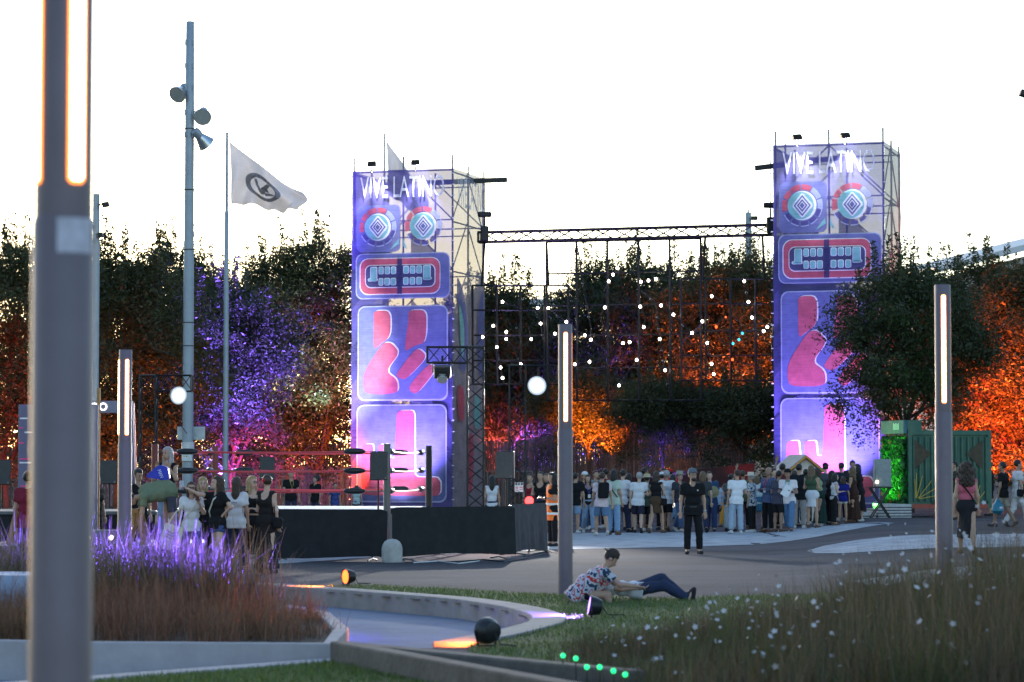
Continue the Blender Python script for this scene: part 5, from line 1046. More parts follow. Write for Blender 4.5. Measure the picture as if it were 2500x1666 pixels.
# little gabled kiosk
dk = 84.; xk = xat(1966, dk); zt_ = 2.2; kk_ = thing('kiosk', (xk, dk, 0), 'small gabled kiosk with orange trim before the right tower', 'kiosk'); M_OR = mat('kiosk_orange', (.55, .25, .04), .6, 0, .15, 5); M_KW = mat('kiosk_white', (.62, .56, .5), .7, 0, .12, 5)
MB().prism([(xk - .45, dk, 0), (xk + .5, dk, 0), (xk + .5, dk, 1.7), (xk, dk, 2.12), (xk - .45, dk, 1.7)], (-.3, 1.3, 0)).build('wall', M_KW, kk_)
for s in (-1, 1):
    P = [Vector((xk, dk - .1, zt_)), Vector((xk + s * .62, dk - .1, 1.68)), Vector((xk + s * .62 - .35, dk + 1.45, 1.68)), Vector((xk - .35, dk + 1.45, zt_))]; MB().prism(P, UZ * .05).build('roof_slope', mat('kiosk_roof', (.3, .29, .28), .6, 0, .2, 8), kk_)
    MB().bar((xk, dk - .13, zt_ - .02), (xk + s * .62, dk - .13, 1.66), .1, .05).build('bargeboard', M_OR, kk_); MB().bar((xk + s * .45, dk - .04, 0), (xk + s * .45, dk - .04, 1.5), .09).build('corner_post', M_OR, kk_)
MB().bar((xk - .5, dk - .05, 1.5), (xk + .5, dk - .05, 1.5), .09).build('beam', M_OR, kk_)
# far buildings
M_ROOF, M_BW, M_GLS = mat('metal_roof', (.42, .45, .48), .5, .3, .1, .3), mat('far_wall', (.4, .4, .42), .8), mat('far_glass', (.12, .15, .18), .15)
xf0, xf1 = xat(2285, 220), xat(2720, 220); fb = thing('pavilion', ((xf0 + xf1) / 2, 220, 1.5), 'modern building with a tilted metal roof beyond the right trees', 'building')
za, zb_ = zat(668, 220), zat(560, 220); MB().prism([(xf0, 220, za), (xf1, 220, zb_), (xf1, 220, zb_ + .6), (xf0, 220, za + .5)], (0, 40, 2)).build('roof', M_ROOF, fb); MB().prism([(xf0 + 1.5, 222, 0), (xf1, 222, 0), (xf1, 222, zb_ - .2), (xf0 + 1.5, 222, za - .1)], (0, 34, 0)).build('wall', M_BW, fb)
for k in range(6): xx = xf0 + 2.2 + k * 2.3; w_ = MB().box((xx, 221.9, 7), (1.8, .12, 6)).build('window', M_BW, fb); MB().box((xx, 221.82, 7), (1.55, .06, 5.6)).build('pane', M_GLS, w_)
xf = xat(1290, 190); fb = thing('low_building', (xf, 190, 0), 'small building with a blue grey roof beyond the left grid', 'building'); zr = zat(735, 190); MB().box((xf, 193, (zr - .5) / 2), (6.5, 6, zr - .5)).build('wall', M_BW, fb); MB().prism([(xf - 3.6, 189.5, zr - .5), (xf + 3.6, 189.5, zr - .5), (xf + 3.6, 189.5, zr - .35), (xf - 3.6, 189.5, zr - .35)], (0, 7, .9)).build('roof', mat('blue_roof', (.2, .26, .3), .5), fb)
for k in range(3): w_ = MB().box((xf - 2 + k * 2, 189.95, zr - 2.2), (1.2, .1, 1.3)).build('window', M_BW, fb); MB().box((xf - 2 + k * 2, 189.88, zr - 2.2), (1.0, .06, 1.1)).build('pane', M_GLS, w_)

for i, (P_, lab) in enumerate((([(1100, 1372), (1180, 1366), (1230, 1372), (1290, 1362), (1330, 1352)], 'black cable lying before the grey draped barrier'), ([(1010, 1374), (1070, 1370), (1120, 1376), (1170, 1370)], 'pale cable lying before the right black barrier'), ([(1280, 1358), (1330, 1347), (1365, 1350), (1400, 1344)], 'thin cable on the white floor paint by the vest woman'))):
    tag(MB().tube([ground(*q, .012) for q in P_], .011, 5).build('floor_cable', M_BLACKMET if i != 1 else MATS['white_plastic']), lab, 'cable')
# ================================================================ people: bodies and clothes grown from joints as smooth surfaces
def surfnet(f, lo, hi, h):
    lo, hi = np.array(lo, np.float32), np.array(hi, np.float32); n = np.maximum(3, np.ceil((hi - lo) / h).astype(int) + 1)
    ax = [lo[k] + h * np.arange(n[k], dtype=np.float32) for k in range(3)]; X, Y, Z = np.meshgrid(*ax, indexing='ij'); V = f(np.stack([X, Y, Z], -1)).astype(np.float32)
    V[0] = V[-1] = 1; V[:, 0] = V[:, -1] = 1; V[:, :, 0] = V[:, :, -1] = 1; S = V < 0
    c = np.array(np.meshgrid(*[np.arange(m - 1) for m in n], indexing='ij')); acc = np.zeros((*[m - 1 for m in n], 3), np.float32); cnt = np.zeros([m - 1 for m in n], np.float32)
    cor = [(i, j, k) for i in (0, 1) for j in (0, 1) for k in (0, 1)]; sl = lambda o: tuple(slice(o[q], n[q] - 1 + o[q]) for q in range(3))
    for a in cor:
        for q in range(3):
            if a[q]: continue
            b = list(a); b[q] = 1; va, vb = V[sl(a)], V[sl(b)]; m = (va < 0) != (vb < 0)
            if not m.any(): continue
            t = np.where(m, va / np.where(m, va - vb, 1), 0); cnt += m
            for e in range(3): acc[..., e] += np.where(m, a[e] + (t if e == q else 0), 0)
    act = cnt > 0; idx = -np.ones(act.shape, np.int64); idx[act] = np.arange(act.sum()); ci = np.argwhere(act); P = lo + h * (ci + acc[act] / cnt[act][:, None]); Q = []
    for q in range(3):
        a_, b_ = [e for e in range(3) if e != q]; s0 = [slice(None)] * 3; s1 = [slice(None)] * 3; s0[q] = slice(0, n[q] - 1); s1[q] = slice(1, n[q]); ch = S[tuple(s0)] != S[tuple(s1)]; pos = np.argwhere(ch)
        pos = pos[(pos[:, a_] > 0) & (pos[:, b_] > 0) & (pos[:, a_] < n[a_] - 1) & (pos[:, b_] < n[b_] - 1)]
        if not len(pos): continue
        g = []
        for da, db in ((1, 1), (0, 1), (0, 0), (1, 0)): p = pos.copy(); p[:, a_] -= da; p[:, b_] -= db; g.append(idx[p[:, 0], p[:, 1], p[:, 2]])
        g = np.stack(g, 1); fl = S[tuple(s0)][tuple(pos.T)]; fl = fl if q != 1 else ~fl; g[~fl] = g[~fl][:, ::-1]; Q.append(g)
    return P, (np.concatenate(Q) if Q else np.zeros((0, 4), int))
def cap(P, a, b, ra, rb=None):
    rb = ra if rb is None else rb; a, b = np.asarray(a, np.float32), np.asarray(b, np.float32); d = b - a; q = P - a; t = np.clip((q @ d) / max(float(d @ d), 1e-8), 0, 1); q = q - t[..., None] * d; return np.sqrt((q * q).sum(-1)) - (ra + (rb - ra) * t)
def ell(P, c, r): q = (P - np.asarray(c, np.float32)) / np.asarray(r, np.float32); k = np.sqrt((q * q).sum(-1)); return (k - 1) * min(r)
def smin(a, b, k): h = np.clip(.5 + .5 * (b - a) / k, 0, 1); return b + (a - b) * h - k * h * (1 - h)
def plane(P, o, n): n = np.asarray(n, np.float32); return (P - np.asarray(o, np.float32)) @ (n / np.linalg.norm(n))
def union(P, caps, k=.03):
    d = None
    for c in caps: e = cap(P, *c); d = e if d is None else smin(d, e, k)
    return d
ARMS = {'down': ((.20, .02, -1), (.06, -.2, -1)), 'hold': ((.22, -.1, -1), (-.45, -.9, .1)), 'phone': ((.2, -.35, -.9), (-.25, -.55, .8)), 'hip': ((.75, .25, -.75), (-.75, -.25, -.6)), 'back': ((.25, .3, -1), (-.2, .25, -.9)), 'swingf': ((.15, -.35, -1), (.0, -.6, -.9)), 'swingb': ((.15, .4, -1), (.1, .1, -1)), 'reach': ((.35, -.85, .15), (.05, -.9, .35)), 'face': ((.3, -.45, -.85), (-.45, -.35, .9)), 'behindhead': ((.7, -.2, .2), (-.6, .1, .8)), 'fwd': ((.15, -.75, -.6), (-.2, -.9, -.1)), 'hang': ((.05, -.15, -1), (0, -.05, -1)), 'up': ((.4, -.5, .7), (-.1, -.4, .9))}
LEGS = {'stand': (((.07, 0, -1), (.02, .02, -1)), ((.07, 0, -1), (.02, .02, -1))), 'relax': (((.1, -.12, -1), (.03, .06, -1)), ((.05, .03, -1), (.01, .05, -1))), 'walk': (((.03, -.42, -1), (0, -.12, -1)), ((.03, .2, -1), (0, .65, -1))), 'walk2': (((.03, .2, -1), (0, .65, -1)), ((.03, -.42, -1), (0, -.12, -1))), 'wide': (((.2, -.05, -1), (.12, .02, -1)), ((.2, .02, -1), (.12, .04, -1))), 'bend': (((.1, .1, -1), (.02, .05, -1)), ((.1, -.15, -1), (.02, .12, -1))), 'sit': (((.2, -1, -.05), (.05, -.1, -1)), ((.2, -1, -.05), (.05, -.1, -1)))}
SKIN = {'a': mat('skin_light', (.50, .32, .24), .55, 0, .08, 20), 'b': mat('skin_tan', (.40, .24, .165), .55, 0, .08, 20), 'c': mat('skin_brown', (.28, .16, .11), .55, 0, .08, 20)}
HAIRC = {'k': mat('hair_black', (.012, .010, .010), .45, 0, .4, 30, .5), 'b': mat('hair_brown', (.045, .026, .016), .5, 0, .4, 30, .5), 'l': mat('hair_light_brown', (.12, .075, .04), .5, 0, .4, 30, .5), 'g': mat('hair_grey', (.32, .31, .32), .55, 0, .3, 30, .5), 'y': mat('hair_blond', (.34, .23, .11), .5, 0, .35, 30, .5)}
EYEM, LIPM = mat('eye_dark', (.015, .012, .012), .2), mat('lips', (.32, .08, .07), .5)
def nvec(v): v = np.asarray(v, float); return v / np.linalg.norm(v)
def person(px, d, label, h=1.72, yaw=0, top=('tee', (.6, .6, .6)), bot=('long', (.05, .06, .1)), hair=('short', 'b'), skin='b', aL='down', aR='down', legs='relax', lean=0, tilt=0, hy=0, hp=0, extra=(), shoe=(.03, .03, .035), z=None, sx=1.0, vox=None, pos=None, roll=0, group='people on the plaza', female=False, face=True, sink=0.):
    s = h / 1.75; vox = vox or (.021 if d < 64 else .027); x = xat(px, d); zg = gz(x, d) if z is None else z
    loc = (x, d, zg) if pos is None else pos
    root = empty('person', loc, label, 'person', group, RAD(yaw)); ORG[root.name] = Vector((0, 0, 0))
    if roll: root.rotation_euler = (RAD(roll), 0, RAD(yaw))
    ln = RAD(lean); u = np.array([math.sin(RAD(tilt)), -math.sin(ln), math.cos(ln)]); u /= np.linalg.norm(u); X = np.array([1., 0, 0]); P0 = np.zeros(3); w = (.92 if female else 1.0) * sx
    fw = np.cross(X, u); fw = fw if fw[1] < 0 else -fw
    hipx, shx = (.088, .163) if female else (.085, .185)
    LL = LEGS[legs] if isinstance(legs, str) else legs; A = {}
    for k, sg in (('L', 1), ('R', -1)):
        t, sk_ = LL[0 if sg > 0 else 1]; hp_ = P0 + X * sg * hipx * s; kn = hp_ + nvec((t[0] * sg, t[1], t[2])) * .43 * s; an = kn + nvec((sk_[0] * sg, sk_[1], sk_[2])) * .42 * s
        A[k + 'hip'], A[k + 'kn'], A[k + 'an'] = hp_, kn, an
        ar = (aL if sg > 0 else aR); ar = ARMS[ar] if isinstance(ar, str) else ar; sh_ = P0 + u * .475 * s + X * sg * shx * s * w; el = sh_ + nvec((ar[0][0] * sg, ar[0][1], ar[0][2])) * .285 * s; wr = el + nvec((ar[1][0] * sg, ar[1][1], ar[1][2])) * .245 * s
        A[k + 'sh'], A[k + 'el'], A[k + 'wr'] = sh_, el, wr
    dz = .085 * s - min(A['Lan'][2], A['Ran'][2]) if legs != 'sit' else sink
    for q in A: A[q] = A[q] + np.array([0, 0, dz])
    P0 = P0 + np.array([0, 0, dz]); nb = P0 + u * .53 * s; hd = nvec(u * (.55 if lean > 20 else .4) + np.array([0, 0, .6])) if lean < 60 else nvec(u + np.array([0, -.3, -.2]))
    HC = nb + hd * .175 * s + fw * .02 * s
    # head frame
    cy, sy_, cp, sp = math.cos(RAD(hy)), math.sin(RAD(hy)), math.cos(RAD(hp)), math.sin(RAD(hp))
    f0 = np.array([sy_, -cy, 0]) * cp - np.array([0, 0, sp]); up = np.array([0, 0, 1.]) if lean < 60 else nvec(hd); f0 = f0 if lean < 60 else nvec(np.array([0, -.4, -1]))
    hu = nvec(up - f0 * (up @ f0)); hx = np.cross(hu, f0); HM = np.stack([hx, -f0, hu])    # rows: right-left, back, up  (local -y = face)
    tohead = lambda P: (P - HC.astype(np.float32)) @ HM.T.astype(np.float32)
    meshes = []
    torso = [(P0 - X * .07 * s * w + u * .0, P0 + X * .07 * s * w, .105 * s), (P0 + u * .18 * s - X * .055 * s * w, P0 + u * .18 * s + X * .055 * s * w, (.086 if female else .098) * s * sx), (P0 + u * .36 * s - X * .085 * s * w, P0 + u * .36 * s + X * .085 * s * w, .103 * s), (A['Lsh'], A['Rsh'], .055 * s)]
    if female: torso.append((P0 + u * .37 * s - X * .07 * s + fw * .05 * s, P0 + u * .37 * s + X * .07 * s + fw * .05 * s, .065 * s))
    if any(q[0] == 'belly' for q in extra): torso.append((P0 + u * .08 * s + fw * .07 * s, P0 + u * .38 * s + fw * .05 * s, .15 * s))
    body = list(torso) + [(nb - u * .06 * s, HC - hd * .05 * s, .052 * s, .05 * s)]
    for k in 'LR':
        body += [(A[k + 'sh'], A[k + 'el'], (.043 if female else .05) * s, .037 * s), (A[k + 'el'], A[k + 'wr'], .037 * s, .024 * s), (A[k + 'hip'], A[k + 'kn'], .083 * s, .054 * s), (A[k + 'kn'], A[k + 'kn'] * .6 + A[k + 'an'] * .4, .052 * s, .054 * s), (A[k + 'kn'] * .6 + A[k + 'an'] * .4, A[k + 'an'], .053 * s, .034 * s)]
        fd = np.array([.16 * (1 if k == 'L' else -1), -1, 0]); fd = nvec(fd); sk_ = A[k + 'an'] - A[k + 'kn']
        if sk_[1] > .15 * s: fd = nvec(np.array([fd[0], -1, -.75]))
        A[k + 'toe'] = A[k + 'an'] + fd * .15 * s - np.array([0, 0, .045 * s]); A[k + 'heel'] = A[k + 'an'] - fd * .045 * s - np.array([0, 0, .045 * s]); body.append((A[k + 'an'], A[k + 'toe'], .036 * s, .028 * s))
    pts = np.array([p for c in body for p in c[:2]]); lo, hi = pts.min(0) - .15, pts.max(0) + .15
    BP, BQ = surfnet(lambda P: union(P, body, .035 * s), lo, hi, vox); parts = [(BP, BQ)]
    def head_sdf(P):
        q = tohead(P) / s; d_ = ell(q, (0, .01, .03), (.078, .097, .095)); d_ = smin(d_, ell(q, (0, -.02, -.045), (.058, .07, .075)), .03); d_ = smin(d_, cap(q, (0, -.088, .005), (0, -.108, -.028), .009, .014), .012)
        for e in (-1, 1): d_ = smin(d_, ell(q, (e * .08, .012, -.005), (.014, .026, .034)), .008); d_ = -smin(-d_, ell(q, (e * .032, -.098, .008), (.02, .014, .013)), .012)
        d_ = smin(d_, cap(q, (-.022, -.083, -.062), (.022, -.083, -.062), .009), .008); return d_ * s
    parts.append(surfnet(head_sdf, HC - .17 * s, HC + .17 * s, max(.011, vox * .55)))
    for k, sg in (('L', 1), ('R', -1)):   # hands: palm, four curled fingers and a thumb
        e = nvec(A[k + 'wr'] - A[k + 'el']); side = nvec(np.cross(e, [0, 1, .2]) if abs(e[2]) > .5 else np.cross(e, [0, 0, 1])); pn = np.cross(side, e); w0 = A[k + 'wr']; caps = [(w0 - e * .02, w0 + e * .045 * s, .022 * s, .02 * s)]
        if k == 'R': pn = -pn
        for i in range(4):
            b0 = w0 + e * .085 * s + side * (i - 1.5) * .019 * s; L_ = (.068, .078, .074, .058)[i] * s; m1 = b0 + nvec(e + pn * .25) * L_ * .55; m2 = m1 + nvec(e + pn * .95) * L_ * .5; caps += [(w0 + e * .02 * s + side * (i - 1.5) * .013 * s, b0, .0135 * s, .0105 * s), (b0, m1, .0098 * s, .009 * s), (m1, m2, .009 * s, .0075 * s)]
        t0 = w0 + e * .025 * s - side * .025 * s; t1 = t0 + nvec(e * .7 - side * .8 + pn * .3) * .045 * s; caps += [(t0, t1, .012 * s, .0105 * s), (t1, t1 + nvec(e + pn * .4) * .035 * s, .010 * s, .008 * s)]
        pts = np.array([p for c in caps for p in c[:2]]); parts.append(surfnet(lambda P: union(P, caps, .006), pts.min(0) - .035, pts.max(0) + .035, .0085 if d < 64 else .012)); A[k + 'hand'] = w0 + e * .08 * s
    off = 0; VV = []; QQ = []
    for P_, Q_ in parts: VV.append(P_); QQ.append(Q_ + off); off += len(P_)
    obj('body', quads_mesh('body', np.concatenate(VV), np.concatenate(QQ), True), SKIN[skin], root)
    def add(name, fn, lo, hi, m, v=None): 
        P_, Q_ = surfnet(fn, lo, hi, v or vox)
        if len(Q_): return obj(name, quads_mesh(name, P_, Q_, True), m, root)
    rs = np.random.default_rng(abs(hash(label)) % 9999 if False else sum(map(ord, label)))
    ph = rs.uniform(0, 6, 6)
    wr_ = lambda P, a=.0036: a * (np.sin(P[..., 2] * 27 + P[..., 0] * 16 + ph[0]) * np.sin(P[..., 0] * 21 + ph[1] + P[..., 1] * 13) + .7 * np.sin(P[..., 2] * 47 + ph[2] + P[..., 0] * 31))
    # ---- top
    tk, tc = top[0], top[1]; tm = cloth(tc, top[2] if len(top) > 2 else None); loose = .016 * s + (.01 if tk in ('tee', 'shirt', 'long') else 0)
    if tk != 'none':
        hem = {'tee': -.12, 'shirt': -.14, 'long': -.13, 'tank': -.08, 'crop': .13, 'dress': -.3, 'vest': -.14}[tk]
        tcaps = [(a, b, r + loose) for a, b, r in torso]
        tcaps.append((P0 - u * .13 * s - X * .07 * s * w, P0 - u * .13 * s + X * .07 * s * w, .112 * s + loose * .8)) if hem < -.1 else None
        ends = []
        for k in 'LR':
            if tk in ('tee', 'shirt'): e1 = A[k + 'sh'] * .38 + A[k + 'el'] * .62; tcaps.append((A[k + 'sh'], e1, .062 * s, .066 * s)); ends.append((e1, A[k + 'el'] - A[k + 'sh'], k))
            elif tk == 'long': tcaps += [(A[k + 'sh'], A[k + 'el'], .062 * s, .054 * s), (A[k + 'el'], A[k + 'wr'] * .93 + A[k + 'el'] * .07, .054 * s, .04 * s)]
        def ft(P):
            d_ = union(P, tcaps, .03 * s) + wr_(P); d_ = np.maximum(d_, -plane(P, P0 + u * hem * s, u)); d_ = np.maximum(d_, -cap(P, nb + fw * .03 * s, nb + u * .12 * s, .062 * s, .075 * s))
            for e1, dr, k in ends:
                near = cap(P, e1, e1 + nvec(dr) * .12 * s, .085 * s); cut = np.maximum(near, -plane(P, e1, dr)); d_ = np.maximum(d_, -cut)
            if tk in ('tank', 'crop', 'dress', 'vest'):
                for k, sg in (('L', 1), ('R', -1)): d_ = np.maximum(d_, -cap(P, A[k + 'sh'] + X * sg * (.035 if tk != 'vest' else .05) * s - u * .03, A[k + 'el'], .062 * s))
                if tk != 'vest': d_ = np.maximum(d_, -ell(P, nb - u * .02 * s + (fw * .06 if tk != 'dress' or not female else -fw * .1) * s, (.1 * s, .1 * s, .12 * s)))
            return d_
        pts = np.array([p for c in tcaps for p in c[:2]]); to = add({'tee': 't_shirt', 'shirt': 'shirt', 'long': 'jumper', 'tank': 'tank_top', 'crop': 'crop_top', 'dress': 'dress_bodice', 'vest': 'safety_vest'}[tk], ft, pts.min(0) - .17, pts.max(0) + .17, tm)
    # ---- bottom
    bk, bc = bot[0], bot[1]; bm_ = cloth(bc, bot[2] if len(bot) > 2 else None)
    if bk in ('long', 'jeans', 'shorts', 'hot', 'slim'):
        ex = .026 if bk == 'jeans' else (.02 if bk in ('slim', 'hot') else .02); frac = {'long': 1, 'jeans': 1, 'slim': 1, 'shorts': .86, 'hot': .42}[bk]; bc_ = [(a, b, r + .014 * s) for a, b, r in torso[:1]] + [(P0 + u * .07 * s - X * .055 * s * w, P0 + u * .07 * s + X * .055 * s * w, .102 * s)]; ends = []
        for k in 'LR':
            if frac == 1:
                hemp = A[k + 'kn'] * .07 + A[k + 'an'] * .93; bc_ += [(A[k + 'hip'], A[k + 'kn'], (.09 + ex * .3) * s, (.058 + ex) * s), (A[k + 'kn'], hemp, (.058 + ex) * s, (.042 + ex * 1.3) * s)]; ends.append((hemp, A[k + 'an'] - A[k + 'kn']))
            else:
                hemp = A[k + 'hip'] * (1 - frac) + A[k + 'kn'] * frac; bc_ += [(A[k + 'hip'], hemp, .096 * s, (.075 + ex) * s if frac > .5 else .095 * s)]; ends.append((hemp, A[k + 'kn'] - A[k + 'hip']))
        def fb_(P):
            d_ = union(P, bc_, .018 * s) + wr_(P, .0035); d_ = np.maximum(d_, plane(P, P0 + u * .1 * s, u))
            for e1, dr in ends: d_ = np.maximum(d_, -np.maximum(cap(P, e1, e1 + nvec(dr) * .12 * s, .11 * s), -plane(P, e1, dr)))
            return d_
        pts = np.array([p for c in bc_ for p in c[:2]]); add('trousers' if frac == 1 else 'shorts', fb_, pts.min(0) - .16, pts.max(0) + .16, bm_)
    elif bk in ('skirt', 'midi', 'maxi'):
        ends_ = {'skirt': .34, 'midi': .6, 'maxi': .84}[bk]; c1 = (A['Lkn'] + A['Rkn']) / 2; e1 = P0 * (1 - min(1, ends_ / .43)) + c1 * min(1, ends_ / .43)
        if ends_ > .43: e1 = c1 - np.array([0, 0, (ends_ - .43) * s])
        r1 = {'skirt': .155, 'midi': .18, 'maxi': .22}[bk]; bc_ = [(P0 + u * .1 * s - X * .04 * s, P0 + u * .1 * s + X * .04 * s, .1 * s), (P0 - X * .075 * s * w, P0 + X * .075 * s * w, .135 * s), (P0 - u * .02, e1, .125 * s, r1 * s)]
        fold = lambda P: .012 * np.sin(np.arctan2(P[..., 0], P[..., 1] + .001) * 9 + ph[3]) * np.clip((P0[2] - P[..., 2]) * 2, 0, 1)
        pts = np.array([p for c in bc_ for p in c[:2]]); add('skirt', lambda P: np.maximum(union(P, bc_, .04) + fold(P) + wr_(P, .004), -plane(P, e1, P0 - e1 + np.array([0, 0, .001]))), pts.min(0) - .27, pts.max(0) + .27, bm_)
    # ---- shoes
    for k in 'LR':
        a, b = A[k + 'heel'], A[k + 'toe']; top_ = A[k + 'an']; n_ = nvec(np.cross(b - a, X)); n_ = n_ if n_[2] > 0 else -n_
        add('shoe', lambda P: np.maximum(smin(cap(P, a, b, .045 * s, .04 * s), cap(P, a * .75 + b * .25 + n_ * .03, top_, .042 * s), .03), -plane(P, a - n_ * .032 * s, n_)), np.minimum(np.minimum(a, b), top_) - .09, np.maximum(np.maximum(a, b), top_) + .09, cloth(shoe), .018)
    # ---- hair
    hk, hc_ = hair; hm = HAIRC[hc_]
    if hk != 'bald':
        hd_pts = [HC + .2 * s, HC - .2 * s]; caps = []
        bk_ = -f0
        if hk == 'long': caps = [(HC + bk_ * .06 * s, HC + bk_ * .075 * s - hu * .18 * s, .085 * s, .075 * s), (HC + bk_ * .075 * s - hu * .18 * s, HC + bk_ * .09 * s - hu * .36 * s, .078 * s, .045 * s)] + [(HC + hx * q * .07 * s, HC + hx * q * .075 * s - hu * .2 * s + f0 * .01, .03 * s, .025 * s) for q in (-1, 1)]
        if hk == 'bob': caps = [(HC + bk_ * .05 * s, HC + bk_ * .06 * s - hu * .12 * s, .09 * s, .08 * s)] + [(HC + hx * q * .075 * s, HC + hx * q * .075 * s - hu * .11 * s, .03 * s) for q in (-1, 1)]
        if hk == 'curly': caps = [(HC + bk_ * .05 * s + hu * .02, HC + bk_ * .07 * s - hu * .22 * s, .13 * s, .15 * s), (HC + hx * .1 * s, HC + hx * .12 * s - hu * .2 * s, .06 * s), (HC - hx * .1 * s, HC - hx * .12 * s - hu * .2 * s, .06 * s)]
        if hk == 'bun': caps = [(HC + bk_ * .1 * s + hu * .03 * s, HC + bk_ * .13 * s + hu * .03 * s, .04 * s)]
        amp = {'curly': .03, 'short': .004}.get(hk, .006)
        def fh(P):
            q = tohead(P) / s; d_ = ell(q, (0, .016, .04), (.09, .107, .1)); keep = np.minimum(q[..., 1] + .03, .062 - q[..., 2]); d_ = np.maximum(d_, keep) if False else np.maximum(d_, -np.maximum(-(q[..., 1] + .025), 0) * 0 + np.where((q[..., 1] < -.03) & (q[..., 2] < .065), .02, -1))
            if hk in ('short', 'bun'): d_ = np.maximum(d_, -.055 - q[..., 2] + .0 * q[..., 1])
            d_ = d_ * s
            for c in caps: d_ = smin(d_, cap(P, *c), .025)
            if caps: d_ = np.maximum(d_, -ell(q, (0, -.085, -.03), (.066, .075, .095)) * s)
            return d_ + amp * s * np.sin(P[..., 0] * 90 + ph[4]) * np.sin(P[..., 2] * 60 + P[..., 1] * 80 + ph[5])
        e = .5 if hk == 'long' else .34
        add('hair', fh, HC - np.array([.26, .3, e]) * s, HC + np.array([.26, .3, .2]) * s, hm, max(.014, vox * .7))
    hw = lambda q: Vector(HC + (HM.T @ np.asarray(q, float)) * s)
    if face and d < 66:
        for e in (-1, 1):
            MB().ball(hw((e * .032, -.088, .008)), .0085 * s, 8, (1.4, .6, .8)).build('eye', EYEM, root, local=True); MB().bar(hw((e * .018, -.096, .03)), hw((e * .048, -.084, .03)), .006).build('eyebrow', HAIRC['b' if hc_ in 'gy' else hc_], root, local=True)
        MB().bar(hw((-.022, -.092, -.062)), hw((.022, -.092, -.062)), .011, .008).build('lips', LIPM, root, local=True)
    J = {q: Vector(v) for q, v in A.items()}; J.update(HC=Vector(HC), nb=Vector(nb), P=Vector(P0), u=Vector(u), fw=Vector(fw), X=Vector(X))
    sp_ = lambda a: J['P'] + J['u'] * a * s
    for ex in extra:
        e = ex[0]
        if e == 'cap':
            m = cloth(ex[1]); c = MB().lathe([(.098 * s, 0), (.1 * s, .03 * s), (.085 * s, .075 * s), (.05 * s, .1 * s), (.01, .108 * s)], hw((0, .01, .055)), hu, 16); sg = ex[2] if len(ex) > 2 else -1
            P = [hw((math.cos(t) * .08, sg * (.075 + math.sin(t) * .09), .062)) for t in [math.pi * k / 8 for k in range(9)]]; c.prism(P, Vector(hu) * .016); c.build('cap', m, root, True, local=True)
        elif e == 'hat':
            MB().lathe([(.19 * s, -.01), (.195 * s, 0), (.1 * s, .012), (.098 * s, .085 * s), (.08 * s, .1 * s), (.01, .098 * s)], hw((0, .01, .075)), hu, 20).build('straw_hat', cloth(ex[1]), root, True, local=True)
        elif e == 'backpack':
            c = sp_(.33) - J['fw'] * .2 * s; R3 = Matrix((J['X'], -J['fw'], J['u'])).transposed(); MB().box(c, (.3 * s, .17 * s, .44 * s), M=R3).build('backpack', cloth(ex[1]), root, bevel=.06, local=True)
            for q in (-1, 1): MB().tube([sp_(.5) - J['fw'] * .13 * s + J['X'] * q * .1 * s, sp_(.57) + J['X'] * q * .11 * s, sp_(.45) + J['fw'] * .14 * s + J['X'] * q * .12 * s, sp_(.2) + J['fw'] * .1 * s + J['X'] * q * .15 * s], .018 * s, 5).build('strap', cloth(ex[1]), root, local=True)
        elif e == 'strap':
            q = ex[2] if len(ex) > 2 else 1; cl = MB(); cl.tube([sp_(.51) + J['X'] * q * .1 * s + J['fw'] * .0, sp_(.42) + J['X'] * q * .09 * s + J['fw'] * .145 * s, sp_(.2) - J['X'] * q * .08 * s + J['fw'] * .13 * s, sp_(-.02) - J['X'] * q * .19 * s, sp_(.2) - J['X'] * q * .08 * s - J['fw'] * .135 * s, sp_(.42) + J['X'] * q * .09 * s - J['fw'] * .145 * s, sp_(.52) + J['X'] * q * .1 * s], .014 * s, 5).build('strap', cloth(ex[1]), root, local=True)
        elif e == 'lanyard':
            MB().tube([sp_(.55) + J['X'] * .06 * s + J['fw'] * .05 * s, sp_(.4) + J['X'] * .04 * s + J['fw'] * .15 * s, sp_(.24) + J['fw'] * .135 * s, sp_(.4) - J['X'] * .04 * s + J['fw'] * .15 * s, sp_(.55) - J['X'] * .06 * s + J['fw'] * .05 * s], .009 * s, 4).build('lanyard', cloth(ex[1]), root, local=True); MB().box(sp_(.2) + J['fw'] * .145 * s, (.08 * s, .01, .11 * s)).build('badge', cloth((.6, .6, .6)), root, local=True)
        elif e == 'watch': MB().cyl(J['Lwr'].lerp(J['Lel'], .04), J['Lwr'].lerp(J['Lel'], .16), .032 * s, n=10).build('watch', cloth(ex[1]), root, local=True)
        elif e == 'glasses':
            for q in (-1, 1): MB().tube([hw((q * .032 + .024 * math.cos(t), -.102, .008 + .018 * math.sin(t))) for t in [6.283 * k / 10 for k in range(11)]], .0035, 4).build('glasses_rim', EYEM, root, local=True)
            MB().bar(hw((-.01, -.105, .012)), hw((.01, -.105, .012)), .005).build('glasses_bridge', EYEM, root, local=True)
        elif e == 'flower':
            c = hw((.05, .1, .03)); q = MB()
            for k in range(6): t = k * 1.047; q.ball(c + Vector((math.cos(t) * .02, .01, math.sin(t) * .02)), .018, 6)
            q.build('hair_flower', cloth((.6, .02, .03)), root, local=True)
        elif e == 'bag':   # shoulder bag at the hip
            sd = ex[2]; c = sp_(-.02) + J['X'] * sd * .24 * s; MB().box(c, (.1, .24, .2)).build('bag', cloth(ex[1]), root, bevel=.04, local=True); MB().tube([c + Vector((0, -.08, .1)), sp_(.53) + J['X'] * sd * .13 * s + J['fw'] * .02, c + Vector((0, .08, .1))], .01, 5).build('bag_strap', cloth(ex[1]), root, local=True)
        elif e == 'stripes':
